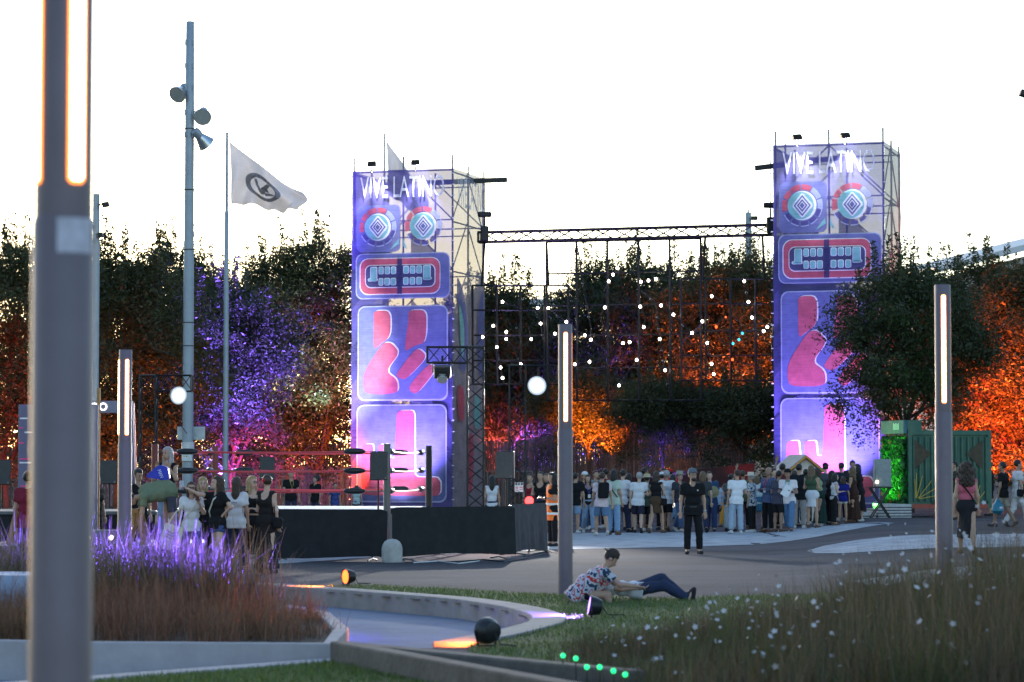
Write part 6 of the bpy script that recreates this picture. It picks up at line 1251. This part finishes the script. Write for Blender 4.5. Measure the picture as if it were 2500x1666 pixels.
            for zz in (.05, .2): MB().lathe([((.165 if not female else .155) * s, -.022), ((.165 if not female else .155) * s, .022)], sp_(zz), J['u'], 20).build('reflective_band', cloth((.75, .75, .72)), root, local=True)
        elif e == 'belt': MB().lathe([(.135 * s, -.02), (.135 * s, .02)], sp_(.06), J['u'], 18).build('belt', cloth(ex[1]), root, local=True)
        elif e == 'mark': MB().box(sp_(ex[2]) + J['X'] * ex[3] * s + J['fw'] * ex[4] * s, (ex[5], .012, ex[6])).build('printed_mark', cloth(ex[1]), root, local=True)
        elif e == 'beard': MB().ball(hw((0, -.062, -.078)), .055 * s, 10, (1, .75, .8)).build('beard', HAIRC[ex[1]], root, True, local=True)
    bpy.context.view_layer.update()
    W = {q: root.matrix_world @ v for q, v in J.items() if q not in ('u', 'fw', 'X')}
    return root, W
def held(name, W, key, fn, label, cat):
    p = W[key]; r = thing(name, tuple(p), label, cat); fn(r, p); return r
def phone_at(p, lab, fw=(0, 0, 0)): r = thing('phone', tuple(p), lab, 'phone'); MB().box(p, (.075, .012, .15)).build('case', mat('phone_pale', (.5, .52, .6), .3), r, bevel=.008); MB().box(p + Vector((.0, -.008, 0)), (.066, .003, .135)).build('back_glass', mat('phone_glass', (.35, .37, .45), .1), r); return r
def bottle_at(p, lab, col, h=.22): r = thing('bottle', tuple(p), lab, 'bottle'); MB().lathe([(.03, 0), (.033, .01), (.033, h * .65), (.013, h * .85), (.013, h)], p - UZ * h * .4, n=12).build('bottle_body', mat('bottle_%d' % int(col[1] * 99), col, .1, 0, .1, coat=.5), r, smooth=True); MB().cyl(p + UZ * h * .6, p + UZ * (h * .6 + .02), .015, n=10).build('cap', cloth((.6, .6, .62)), r); return r
def cup_at(p, lab, col=(.12, .05, .03)): r = thing('cup', tuple(p), lab, 'cup'); MB().lathe([(.03, -.05), (.04, .06)], p, n=14).build('cup_body', mat('cup_%d' % int(col[0] * 99), col, .2, coat=.4), r, smooth=True); MB().lathe([(.041, .0), (.041, .008)], p + UZ * .058, n=14).build('rim', cloth((.6, .6, .6)), r); return r
W_, BK, NV, DN, LD = (.62, .61, .63), (.014, .014, .016), (.03, .035, .07), (.06, .10, .20), (.22, .31, .44)
# ---- selfie group and the stage on the left
_, J1 = person(468, 46.9, 'woman with glasses sipping a drink, white and grey top, cream tote', 1.6, 12, ('tee', W_), ('jeans', DN), ('long', 'b'), 'b', aL='face', aR='down', female=True, extra=(('glasses',), ('strap', (.55, .52, .42))), group='women taking a selfie')
_, J2 = person(496, 47.4, 'blond woman in black smiling behind the selfie taker', 1.68, 18, ('tank', BK), ('slim', BK), ('long', 'y'), 'a', aL='down', aR='hold', female=True, group='women taking a selfie', hy=-10)
_, J3 = person(533, 46.6, 'woman in black tee and denim shorts holding up a phone', 1.7, -52, ('tee', BK), ('hot', (.05, .08, .2)), ('long', 'b'), 'a', aL='hip', aR=((.1, -.95, .1), (.05, -.95, .4)), female=True, extra=(('strap', (.6, .58, .5)),), shoe=(.6, .6, .6), group='women taking a selfie', hy=-15)
phone_at(J3['Rhand'] + Vector((-.05, 0, .04)), 'pale phone held out for the selfie')
cup_at(J1['Lhand'] + Vector((0, -.03, .02)), 'dark drink in a cup raised by the woman with glasses')
person(578, 47.6, 'woman in a white tee seen from behind beside the selfie group', 1.68, 172, ('tee', W_), ('slim', NV), ('long', 'b'), 'b', female=True, group='women taking a selfie', extra=(('mark', (.25, .25, .28), .36, 0, -.15, .1, .015),))
_, J5 = person(617, 48.2, 'blond woman with glasses in a black crop top', 1.7, 20, ('crop', BK), ('long', BK), ('long', 'y'), 'a', aR='hold', female=True, extra=(('glasses',),), group='women taking a selfie', hy=25)
_, J6 = person(652, 46.8, 'woman in a backless black dress with a red flower in her hair', 1.72, 150, ('dress', (.022, .02, .02)), ('maxi', (.022, .02, .02)), ('bun', 'b'), 'a', aL='hold', female=True, extra=(('flower',), ('bag', BK, -1)), group='women taking a selfie', hy=30)
cup_at(J6['Lhand'], 'clear cup held by the woman in the backless dress', (.35, .35, .37)); bottle_at(J2['Rhand'] + Vector((0, -.03, 0)), 'drink bottle held by the blond woman in black', (.05, .12, .05))
# tote bag
def tote(p):
    r = thing('tote_bag', tuple(p), 'cream tote bag with blue printed lines carried by the woman with glasses', 'bag'); R3 = Matrix.Rotation(.22, 3, 'Y')
    V = lambda x, y, z: p + R3 @ Vector((x, y, z)); q = MB(); n = 8
    q.prism([V(-.19, -.03, -.46), V(.19, -.03, -.46), V(.18, -.03, -.02), V(-.16, -.03, 0)], (0, .08, 0)).build('bag_body', mat('tote_canvas', (.62, .56, .40), .85, 0, .1, 12, .3), r, bevel=.03)
    for k, (z, w) in enumerate(((-.14, .2), (-.19, .17), (-.24, .2))): MB().tube([V(-.1, -.042, z + .015), V(0, -.042, z - .015), V(w - .1, -.042, z + .012)], .009, 4).build('printed_line', cloth((.05, .05, .25)), r)
    for k, z in enumerate((-.30, -.33)): MB().box(V(0, -.036, z), (.2, .01, .012), M=R3).build('printed_line', cloth((.3, .3, .45)), r)
    MB().tube([V(-.1, -.03, 0), V(-.02, .0, .22), V(.06, .02, .36), V(.1, -.03, 0)], .014, 5).build('handle', MATS['tote_canvas'], r)
tote(J1['Rsh'] + Vector((-.14, -.12, -.42)))
_, JB = person(416, 48.6, 'man in a green tee and grey shorts bending far forward on the low stage', 1.8, -78, ('tee', (.16, .19, .12)), ('shorts', (.065, .065, .085)), ('short', 'k'), 'b', aL='hang', aR='hang', legs='bend', lean=101, z=.47, shoe=(.25, .14, .1), group='people on the low stage', extra=(('belly',),), sx=1.3)
person(410, 49.8, 'grey blond woman standing behind the bending man, hands at her hair', 1.76, -18, ('crop', BK), ('jeans', LD), ('long', 'g'), 'b', aL='face', aR='face', z=.47, female=True, group='people on the low stage', hy=-15)
def bluebag():
    p = at(386, 1157, 48.6); r = thing('drawstring_bag', tuple(p), 'bright blue bag with white letters on the bent back of the man', 'bag'); q = MB().prism(chaikin([p + Vector((-.25, -.06, -.06)), p + Vector((.22, -.06, -.13)), p + Vector((.18, -.06, .12)), p + Vector((.02, -.06, .17))], 2, .15), (0, .22, 0)).build('bag_body', mat('blue_nylon', (.012, .03, .42), .45, 0, .2, 9, .3), r)
    lettering('lettering', 'MAN', p + Vector((.0, -.075, .06)), Vector((.35, 0, -.9)).normalized(), Vector((.9, 0, .35)).normalized(), .15, .06, cloth((.7, .7, .75)), r)
bluebag()
person(338, 50.4, 'dark haired man in black half hidden by the lamp post on the stage', 1.72, 40, ('tee', BK), ('long', BK), ('short', 'k'), 'b', z=.1, group='people on the low stage', hp=15)
person(70, 46.8, 'man in a maroon shirt at the left edge', 1.78, 160, ('shirt', (.17, .02, .035)), ('long', BK), ('short', 'k'), 'b', z=0, group='people on the low stage')
person(235, 54, 'person in dark clothes behind the near lamp post', 1.7, 60, ('tee', BK), ('long', BK), ('short', 'k'), 'c', z=0, group='people on the low stage')
# ---- behind the ring
for px, d, lab, top, hair, yaw, hh in ((711, 84, 'bald man in black with a lanyard standing behind the ring', ('tee', BK), ('short', 'g'), 20, 1.72), (771, 86, 'dark haired person in black behind the ring, left of the tower', ('tee', BK), ('short', 'k'), -40, 1.55), (818, 87, 'seated looking person in a blue patterned shirt by the tower', ('shirt', (.05, .06, .25), 'floralblue'), ('short', 'k'), 30, 1.32), (871, 88, 'child with dark hair in front of the left tower', ('tank', (.4, .5, .5)), ('bob', 'k'), 170, 1.24), (1201, 71, 'woman with long black hair seen from behind by the truss tower', ('tank', W_), ('long', 'k'), 180, 1.62), (1295, 73, 'woman in a red top behind the red lamp', ('tank', (.25, .02, .03)), ('short', 'b'), -30, 1.66), (1320, 71, 'man in a black tank top looking at his phone', ('tank', BK), ('short', 'k'), -25, 1.72), (1334, 74, 'woman with light brown hair behind the tank top man', ('tee', (.2, .18, .18)), ('bob', 'l'), -10, 1.66)):
    person(px, d, lab, hh, yaw, top, ('long', NV), hair, 'b', aR='hold' if px in (711, 1320) else 'down', female='woman' in lab, group='people around the ring', extra=(('lanyard', (.4, .3, .1)),) if px == 711 else ())
person(1349, 62.7, 'woman in an orange safety vest beside the lamp post, facing left', 1.72, -68, ('tee', BK), ('slim', BK), ('long', 'k'), 'b', aL='hold', aR='hold', legs='stand', female=True, group='staff', extra=(('watch', BK),))
rv, Jv = None, None
vp = [c for c in bpy.data.objects if c.get('label', '').startswith('woman in an orange safety vest')][0]
def vest(root):
    q = [(.175, -.3), (.185, -.15), (.17, 0.0), (.168, .2), (.175, .36), (.15, .47), (.12, .53)]; z0 = .93 * 1.72 / 1.75
    m = mat('vest_orange', (.85, .17, .02), .6, 0, .1, 10, .2)
    V = []; n = 24
    for r, z in q:
        for k in range(n): t = 6.283 * k / n; V.append((r * math.cos(t) * 1.02, r * math.sin(t) * .88, z0 + z))
    F = [(j * n + k, j * n + (k + 1) % n, (j + 1) * n + (k + 1) % n, (j + 1) * n + k) for j in range(len(q) - 1) for k in range(n) if not (j >= 4 and (k in (0, 1, 23, 22, 11, 12, 10, 13)))]
    o = obj('safety_vest', quads_mesh('safety_vest', np.array(V), F, True), m, root)
    for zz in (-.14, .08): MB().lathe([(.192 if zz < 0 else .178, z0 + zz - .025), (.19 if zz < 0 else .176, z0 + zz + .025)], (0, 0, 0), n=24).build('reflective_band', cloth((.75, .75, .72)), root, local=True)
vest(vp)
# ---- the man in black in the middle of the plaza
_, JM = person(1690, 57.0, 'bearded man in black polo and cap walking alone across the plaza', 1.8, 4, ('tee', BK), ('slim', BK), ('short', 'k'), 'b', legs='relax', extra=(('cap', (.12, .14, .17)), ('beard', 'k'), ('belt', (.05, .05, .05)), ('mark', (.5, .5, .5), .4, .09, .14, .03, .03), ('watch', (.4, .4, .4))), hy=18, group='people on the plaza')
# ---- the crowd
G = 'queue of people behind the white floor paint'
C = [
 (1402, 75.5, 'person in a black tee and denim shorts right of the lamp post', 1.7, 150, ('tee', BK), ('shorts', LD), ('short', 'k'), 'relax', (), 'down', 'down', 0),
 (1422, 78.5, 'person with a white cap behind the woman drinking', 1.66, 10, ('tee', BK), ('jeans', DN), ('short', 'k'), 'stand', (('cap', W_),), 'down', 'down', 0),
 (1437, 76.5, 'woman with long black hair drinking, black vest top and jeans', 1.68, -5, ('tank', BK), ('jeans', LD), ('long', 'k'), 'walk', (('lanyard', (.1, .15, .5)),), 'face', 'down', 1),
 (1468, 73.2, 'man in a pale pink tee with a black backpack and denim shorts', 1.76, 178, ('tee', (.60, .48, .50)), ('shorts', (.10, .17, .28)), ('short', 'b'), 'walk', (('backpack', BK),), 'swingf', 'swingb', 0),
 (1498, 73.6, 'person in a pale green tee and loose light jeans with a crossbody strap', 1.74, 172, ('tee', (.42, .50, .42)), ('jeans', (.20, .32, .48)), ('bob', 'k'), 'relax', (('strap', BK),), 'down', 'down', 1),
 (1516, 76.5, 'tall man in a white tee striding in dark wide trousers', 1.8, 140, ('tee', W_), ('jeans', NV), ('short', 'k'), 'walk2', (), 'down', 'swingf', 0),
 (1536, 79.5, 'woman in black with dark hair behind the white tees', 1.62, 175, ('tank', (.2, .2, .19)), ('shorts', BK), ('bob', 'k'), 'relax', (), 'down', 'down', 1),
 (1557, 75.0, 'grey haired man in a white tee and navy shorts seen from behind', 1.74, 176, ('tee', W_), ('shorts', (.025, .025, .045)), ('short', 'g'), 'walk', (), 'down', 'hold', 0),
 (1580, 77.0, 'person in a dark green shirt under a straw hat', 1.68, 160, ('shirt', (.05, .07, .05)), ('shorts', BK), ('short', 'k'), 'walk', (('hat', (.45, .38, .25)),), 'down', 'hold', 0),
 (1602, 75.0, 'woman in a brown skirt and black top with a small bag', 1.7, 165, ('tank', BK), ('skirt', (.085, .05, .03)), ('bob', 'b'), 'walk2', (('bag', BK, -1),), 'hold', 'hold', 1),
 (1617, 79.0, 'person in a white cap behind the woman in the brown skirt', 1.72, 190, ('tee', (.3, .3, .32)), ('long', BK), ('short', 'k'), 'stand', (('cap', W_),), 'down', 'down', 0),
 (1627, 76.3, 'grey blond man in a white tee with back print and black shorts', 1.74, 180, ('tee', W_), ('shorts', BK), ('short', 'g'), 'walk', (('mark', (.2, .2, .25), .36, 0, -.17, .14, .015), ('mark', (.2, .2, .25), .3, -.02, -.17, .08, .012)), 'down', 'down', 0),
 (1658, 76.0, 'man with a cap and dark tee carrying a glowing phone', 1.74, 20, ('tee', (.04, .045, .06)), ('jeans', DN), ('short', 'k'), 'walk2', (('hat', (.3, .28, .22)),), 'down', 'down', 0),
 (1712, 75.5, 'long haired person in a dark grey tee right of the man in black', 1.76, 185, ('tee', (.05, .055, .06)), ('jeans', NV), ('bob', 'l'), 'walk', (), 'down', 'down', 0),
 (1735, 76.8, 'moustached man in a blue shirt holding a straw hat at his chest', 1.76, -5, ('shirt', (.03, .06, .13)), ('jeans', (.03, .05, .12)), ('short', 'b'), 'walk', (('lanyard', (.1, .2, .5)),), 'hold', 'down', 0),
 (1752, 83, 'child in white top seen behind the blue shirt man', 1.4, 175, ('tee', (.35, .4, .5)), ('shorts', NV), ('short', 'k'), 'stand', (), 'down', 'down', 0),
 (1768, 82, 'child in yellow trousers stepping left', 1.3, -60, ('tank', (.25, .3, .4)), ('jeans', (.55, .25, .03)), ('short', 'k'), 'walk', (), 'down', 'down', 0),
 (1781, 77.5, 'person in pale speckled trousers behind the white tee man', 1.68, 150, ('tee', (.1, .1, .1)), ('jeans', (.45, .47, .5)), ('short', 'k'), 'stand', (), 'phone', 'down', 0),
 (1797, 74.2, 'broad man in a white tee and pale jeans seen from behind, by the trunk', 1.8, 178, ('tee', (.66, .66, .69)), ('jeans', (.30, .38, .48)), ('short', 'b'), 'relax', (), 'down', 'hold', 0),
 (1835, 75.4, 'older man in a straw hat and blue floral shirt', 1.7, -130, ('shirt', (.5, .52, .55), 'floralblue'), ('long', BK), ('short', 'g'), 'stand', (('hat', (.6, .52, .42)),), 'down', 'hold', 0),
 (1852, 78.0, 'woman in a pale top and blue denim skirt behind the straw hat man', 1.6, -150, ('tee', (.42, .48, .5)), ('skirt', (.04, .12, .2)), ('bob', 'l'), 'relax', (('bag', (.05, .2, .22), 1),), 'down', 'down', 1),
 (1874, 75.8, 'bald man in a blue checked shirt with a lanyard', 1.8, -40, ('long', (.08, .11, .2), 'plaid'), ('long', BK), ('bald', 'g'), 'stand', (('lanyard', (.5, .1, .15)),), 'hold', 'hold', 0),
 (1899, 75.4, 'man in a dark striped shirt and black shorts', 1.76, 150, ('shirt', (.06, .06, .09), 'stripe'), ('shorts', BK), ('short', 'k'), 'relax', (), 'hold', 'down', 0),
 (1890, 80.0, 'dark haired person hidden behind the checked shirt man', 1.76, 20, ('tee', (.05, .05, .07)), ('long', BK), ('short', 'k'), 'stand', (), 'down', 'down', 0),
 (1925, 74.0, 'man in white tee, black cap and teal lanyard holding papers', 1.78, -3, ('tee', (.66, .6, .62)), ('jeans', (.09, .17, .30)), ('short', 'k'), 'walk', (('cap', BK), ('lanyard', (.03, .4, .42)), ('watch', BK)), 'hold', 'hold', 0),
 (1950, 77.0, 'man in a black shirt and pale beige trousers with a raised phone', 1.78, 150, ('shirt', (.016, .018, .022)), ('long', (.36, .33, .31)), ('short', 'k'), 'stand', (), 'phone', 'down', 0),
 (1966, 79.5, 'dark figure holding a phone left of the green top woman', 1.7, 160, ('tee', BK), ('long', BK), ('short', 'k'), 'stand', (), 'phone', 'hold', 0),
 (1982, 76.2, 'woman in a green sleeveless top and white skirt', 1.74, 165, ('tank', (.05, .085, .05)), ('skirt', (.6, .6, .62)), ('long', 'l'), 'stand', (), 'hold', 'hold', 1),
 (2001, 76.6, 'woman in a pale lit top and long dark green skirt', 1.64, -120, ('tank', (.28, .35, .2)), ('maxi', (.02, .045, .04)), ('long', 'b'), 'stand', (), 'hold', 'down', 1),
 (2025, 77.5, 'woman all in black with long dark hair, left of the girls', 1.6, 120, ('tee', BK), ('long', BK), ('long', 'k'), 'relax', (), 'down', 'down', 1),
 (2035, 76.9, 'girl in a white strap top with dark trousers', 1.52, 110, ('tank', (.55, .55, .57)), ('long', BK), ('bob', 'k'), 'relax', (), 'down', 'hold', 1),
 (2052, 80.0, 'man in a navy shirt seen from behind among the girls', 1.76, 178, ('tee', (.025, .03, .05)), ('long', BK), ('short', 'k'), 'stand', (), 'down', 'down', 0),
 (2056, 76.4, 'girl in a royal blue top and white shorts', 1.36, 175, ('tee', (.015, .02, .18)), ('hot', (.6, .6, .62)), ('bob', 'b'), 'stand', (), 'down', 'down', 1),
 (2077, 80.0, 'dark haired man facing the camera behind the brown dress', 1.78, 10, ('tee', (.03, .03, .04)), ('long', BK), ('short', 'k'), 'stand', (), 'down', 'down', 0),
 (2084, 76.6, 'woman in a dark brown dress holding a cup', 1.62, -110, ('dress', (.05, .025, .02)), ('maxi', (.05, .025, .02)), ('long', 'l'), 'stand', (), 'hold', 'hold', 1),
 (2098, 77.2, 'woman in a short black dress at the right end of the queue', 1.66, -130, ('tee', BK), ('midi', BK), ('bob', 'k'), 'stand', (), 'hold', 'down', 1),
 (1449, 80, 'person in a grey tee glimpsed between the drinking woman and the backpack', 1.7, 40, ('tee', (.2, .2, .21)), ('long', NV), ('short', 'b'), 'relax', (), 'hold', 'down', 0),
 (1484, 80.5, 'person in dark red glimpsed right of the backpack', 1.76, 200, ('tee', (.16, .03, .03)), ('long', BK), ('short', 'k'), 'relax', (), 'down', 'phone', 0),
 (1569, 81, 'tall person in black glimpsed behind the straw hat', 1.84, 150, ('long', BK), ('long', BK), ('short', 'k'), 'stand', (), 'down', 'down', 0),
 (1643, 80, 'woman in pale grey glimpsed left of the cap man', 1.64, 120, ('tee', (.35, .35, .37)), ('jeans', LD), ('long', 'k'), 'walk', (), 'hold', 'down', 1),
 (1816, 80, 'person in olive glimpsed between white tee and straw hat', 1.72, 170, ('tee', (.1, .1, .05)), ('long', BK), ('short', 'b'), 'stand', (), 'up', 'down', 0),
 (1912, 80.5, 'tall man in dark red behind the man with papers', 1.86, 160, ('tee', (.12, .03, .03)), ('long', BK), ('short', 'k'), 'stand', (), 'up', 'down', 0),
 (1938, 80, 'woman in grey glimpsed right of the man with papers', 1.62, 140, ('tee', (.22, .22, .25)), ('long', NV), ('long', 'b'), 'relax', (), 'phone', 'down', 1),
 (2012, 81, 'man in a dark cap behind the long green skirt', 1.74, 185, ('tee', (.06, .07, .09)), ('long', BK), ('short', 'k'), 'stand', (('cap', BK),), 'down', 'down', 0),
 (1614, 96, 'person in a red hooded top far behind, left of the trunk', 1.78, 30, ('long', (.5, .02, .02)), ('long', BK), ('short', 'k'), 'stand', (), 'down', 'down', 0),
 (1636, 95, 'person with a red hood up far behind, by the purple trunk', 1.78, 180, ('long', (.55, .02, .02)), ('long', BK), ('short', 'k'), 'stand', (('cap', (.5, .02, .02)),), 'down', 'down', 0),
]
HELD = {}
for (px, d, lab, hh, yaw, top, bot, hair, legs, ext, al, ar, fem) in C:
    _, Jw = person(px, d + ((len(lab) * 29) % 17 - 8) * .13, lab, hh * (1 + (((len(lab) * 17) % 11) - 5) * .006), yaw + ((len(lab) * 53) % 40) - 20, top, bot, hair, 'abc'[len(lab) % 3] if fem == 0 else 'ab'[len(lab) % 2], aL=al, aR=ar, legs=legs, extra=ext, female=bool(fem), group=G, hy=((len(lab) * 37) % 50) - 25, tilt=((len(lab) * 13) % 9) - 4, lean=(len(lab) * 7) % 8, shoe=[(.03, .03, .035), (.5, .5, .5), (.12, .07, .05)][len(lab) % 3]); HELD[px] = Jw
p = (HELD[1925]['Lhand'] + HELD[1925]['Rhand']) / 2 + Vector((0, -.05, 0)); r = thing('paper_sheets', tuple(p), 'white sheets of paper held by the man with the teal lanyard', 'paper'); MB().box(p, (.22, .012, .3), M=Matrix.Rotation(.6, 3, 'Y')).build('sheet', cloth((.66, .66, .7)), r); MB().box(p + Vector((.02, -.01, .02)), (.22, .006, .3), M=Matrix.Rotation(.5, 3, 'Y')).build('sheet', cloth((.7, .7, .72)), r)
p = HELD[1735]['Lhand'] + Vector((0, -.08, .02)); r = thing('straw_hat', tuple(p), 'straw hat held against the blue shirt', 'hat'); MB().lathe([(.17, 0), (.172, .01), (.09, .02), (.085, .09), (.02, .1)], p, (0, -1, .1), 18).build('brim_and_crown', cloth((.26, .23, .13)), r, True)
p = HELD[1658]['Rhand']; r = thing('phone', tuple(p), 'phone with a glowing screen in the walking man hand', 'phone'); MB().box(p, (.07, .012, .14)).build('case', M_BLACKMET, r); MB().box(p + Vector((0, -.009, 0)), (.06, .004, .12)).build('screen', emit('screen', (1, .95, .85), .8), r)
p = HELD[1950]['Lhand'] + UZ * .05; r = thing('phone', tuple(p), 'phone with a lit screen raised by the man in beige trousers', 'phone'); MB().box(p, (.14, .012, .08)).build('case', M_BLACKMET, r); MB().box(p + Vector((0, -.009, 0)), (.05, .004, .05)).build('screen', emit('screen2', (.8, .85, 1), .6), r)
# ---- right side
person(2358, 49.0, 'woman with curly hair and pink top walking away at the right', 1.70, 176, ('tank', (.50, .12, .17)), ('midi', (.02, .02, .024)), ('curly', 'b'), 'b', aL='down', aR='down', legs='walk', female=True, extra=(('strap', BK),), shoe=(.15, .08, .05), group='people at the right', z=.27)
person(2330, 80, 'man in a dark tee and pale shorts behind the right lamp post', 1.74, -90, ('tee', (.04, .05, .045)), ('shorts', (.35, .34, .32)), ('short', 'k'), 'b', group='people at the right')
_, Jb = person(2447, 71, 'man in a black tee and beige shorts carrying a blue bag', 1.74, -120, ('tee', BK), ('shorts', (.3, .27, .23)), ('short', 'k'), 'c', legs='walk', group='people at the right')
p = Jb['Lhand'] - UZ * .2; r = thing('plastic_bag', tuple(p), 'turquoise plastic bag hanging from the hand of the man in black tee', 'bag'); MB().lathe([(.02, .2), (.06, .12), (.15, 0), (.17, -.14), (.1, -.22)], p, n=12).build('bag_body', mat('blue_plastic', (.015, .16, .24), .3, 0, .3, 12, .4), r, True)
_, Jw = person(2483, 71, 'man dressed all in white with a black shoulder bag at the right edge', 1.8, 100, ('shirt', (.6, .6, .62)), ('long', (.58, .58, .6)), ('short', 'k'), 'b', aL='hold', legs='walk2', group='people at the right', extra=(('bag', BK, -1),))
for px, d, lab, t, b_, yw in ((2428, 208, 'far walker in black on the slope, leftmost of three', BK, BK, 180), (2450, 214, 'far walker in a white top on the slope, middle of three', W_, NV, 170), (2484, 205, 'far walker in a pale blue top on the slope, rightmost of three', (.35, .42, .5), NV, 185)): person(px, d, lab, 1.72, yw, ('tee', t), ('long', b_), ('short', 'k'), 'b', legs='walk', group='people at the right', vox=.05)
_, Jc = person(2416, 86, 'person in black with a camera right of the container', 1.74, -100, ('tee', BK), ('shorts', BK), ('short', 'k'), 'b', aL='hold', group='people at the right')
# ---- couple on the lawn
person(1408, 36.9, 'person in a red floral shirt and backward cap sitting hunched on the lawn', 1.68, 96, ('shirt', (.46, .48, .54), 'floral'), ('shorts', BK), ('short', 'k'), 'b', aL='fwd', aR='fwd', legs='sit', lean=50, sx=1.35, z=.02, sink=.12, extra=(('belly',), ('cap', (.05, .04, .035), 1),), group='couple on the lawn', hp=38, vox=.018)
LIE = (((.08, -.5, -.85), (.02, .5, -.85)), ((.1, -.3, -.95), (.02, .35, -.95)))
root, _ = person(1470, 37.5, 'person in a white tee and dark jeans lying back on the lawn', 1.7, 90, ('tee', (.60, .61, .66)), ('long', (.03, .04, .08)), ('long', 'b'), 'a', aL='down', aR='down', legs=LIE, z=.1, group='couple on the lawn', female=True, vox=.018, pos=(xat(1695, 37.6), 37.6, .03))
root.rotation_euler = (RAD(-82), 0, RAD(90))
# ================================================================ coloured uplights among the trees
ORG_, PUR, RED_, MAG = (1, .16, .015), (.16, .07, 1), (1, .03, .015), (1, .08, .35)
TU = [  # px, depth, aim px, aim py, aim depth, colour, energy, beam angle, label
 (30, 80, 20, 980, 88, RED_, 2400, 55, 'red uplight at the foot of the leftmost tree'),
 (345, 85, 355, 1050, 92, ORG_, 2200, 50, 'orange uplight under the olive tree beside the mast'),
 (570, 92, 560, 830, 101, PUR, 50000, 38, 'purple uplight under the tree right of the mast'),
 (600, 97, 600, 1080, 103, (.3, .07, 1), 4000, 65, 'second purple uplight low under the tree right of the mast'),
 (650, 98, 620, 1070, 104, (1, .05, .05), 3600, 60, 'red uplight under the dark tree below the flag'),
 (800, 102, 800, 1080, 110, ORG_, 6500, 42, 'orange uplight left of the left banner tower'),
 (740, 101, 750, 820, 112, RED_, 5000, 30, 'red uplight aimed high beside the left banner tower'),
 (1225, 119.5, 1215, 1010, 122, (1, .1, .08), 3600, 75, 'red uplight right of the left banner tower'),
 (1300, 120, 1300, 900, 125.5, PUR, 9000, 60, 'purple uplight behind the white floodlight'),
 (1425, 118.5, 1450, 860, 121.5, PUR, 9000, 60, 'purple uplight behind the middle lamp post'),
 (1440, 111.5, 1442, 975, 114.5, ORG_, 9000, 52, 'bright orange uplight before the timber fence'),
 (1640, 116.5, 1640, 860, 121.5, ORG_, 6000, 60, 'orange uplight below the centre of the middle grid'),
 (1610, 104, 1622, 1110, 107.8, PUR, 1600, 34, 'purple uplight beside the trunk before the fence'),
 (1775, 113.2, 1790, 820, 117.5, (1, .12, .02), 14000, 62, 'orange uplight left of the right banner tower'),
 (1790, 103.5, 1811, 1090, 106.7, RED_, 70, 34, 'red uplight beside the trunk near the right tower'),
 (2430, 88, 2450, 930, 100, (1, .11, .015), 32000, 50, 'strong orange uplight behind the container'),
 (2340, 91, 2370, 840, 104, RED_, 16000, 42, 'red uplight behind the container'),
]
for px, d, ax, ay, ad, col, en, ang, lab in TU:
    x = xat(px, d); gl = emit('tree_lens_%d' % TU.index((px, d, ax, ay, ad, col, en, ang, lab)), col, 4)
    uplight((x, d, gz(x, d) + .02), at(ax, ay, ad), .16, gl, col, en, lab, ang, 'uplight', 'coloured uplights under the trees', .8)
uplight(at(775, 1175, 99), at(782, 985, 104), .12, M_LORANGE, (.9, 1, .9), 6000, 'white uplight lighting the pale foliage left of the tower', 40, group='coloured uplights under the trees')
# two trees whose trunks stand before the fence
tree(1625, 108, 890, 4, 0, 2.2, 'low dark tree with a purple edged trunk before the timber fence', .85)
tree(1812, 107, 900, 4, 0, .4, 'low dark tree with a red lit trunk left of the right tower', 1.1)
tree(1440, 114.5, 880, 4, 1, 1.2, 'low bushy tree glowing orange before the left end of the fence', .95)
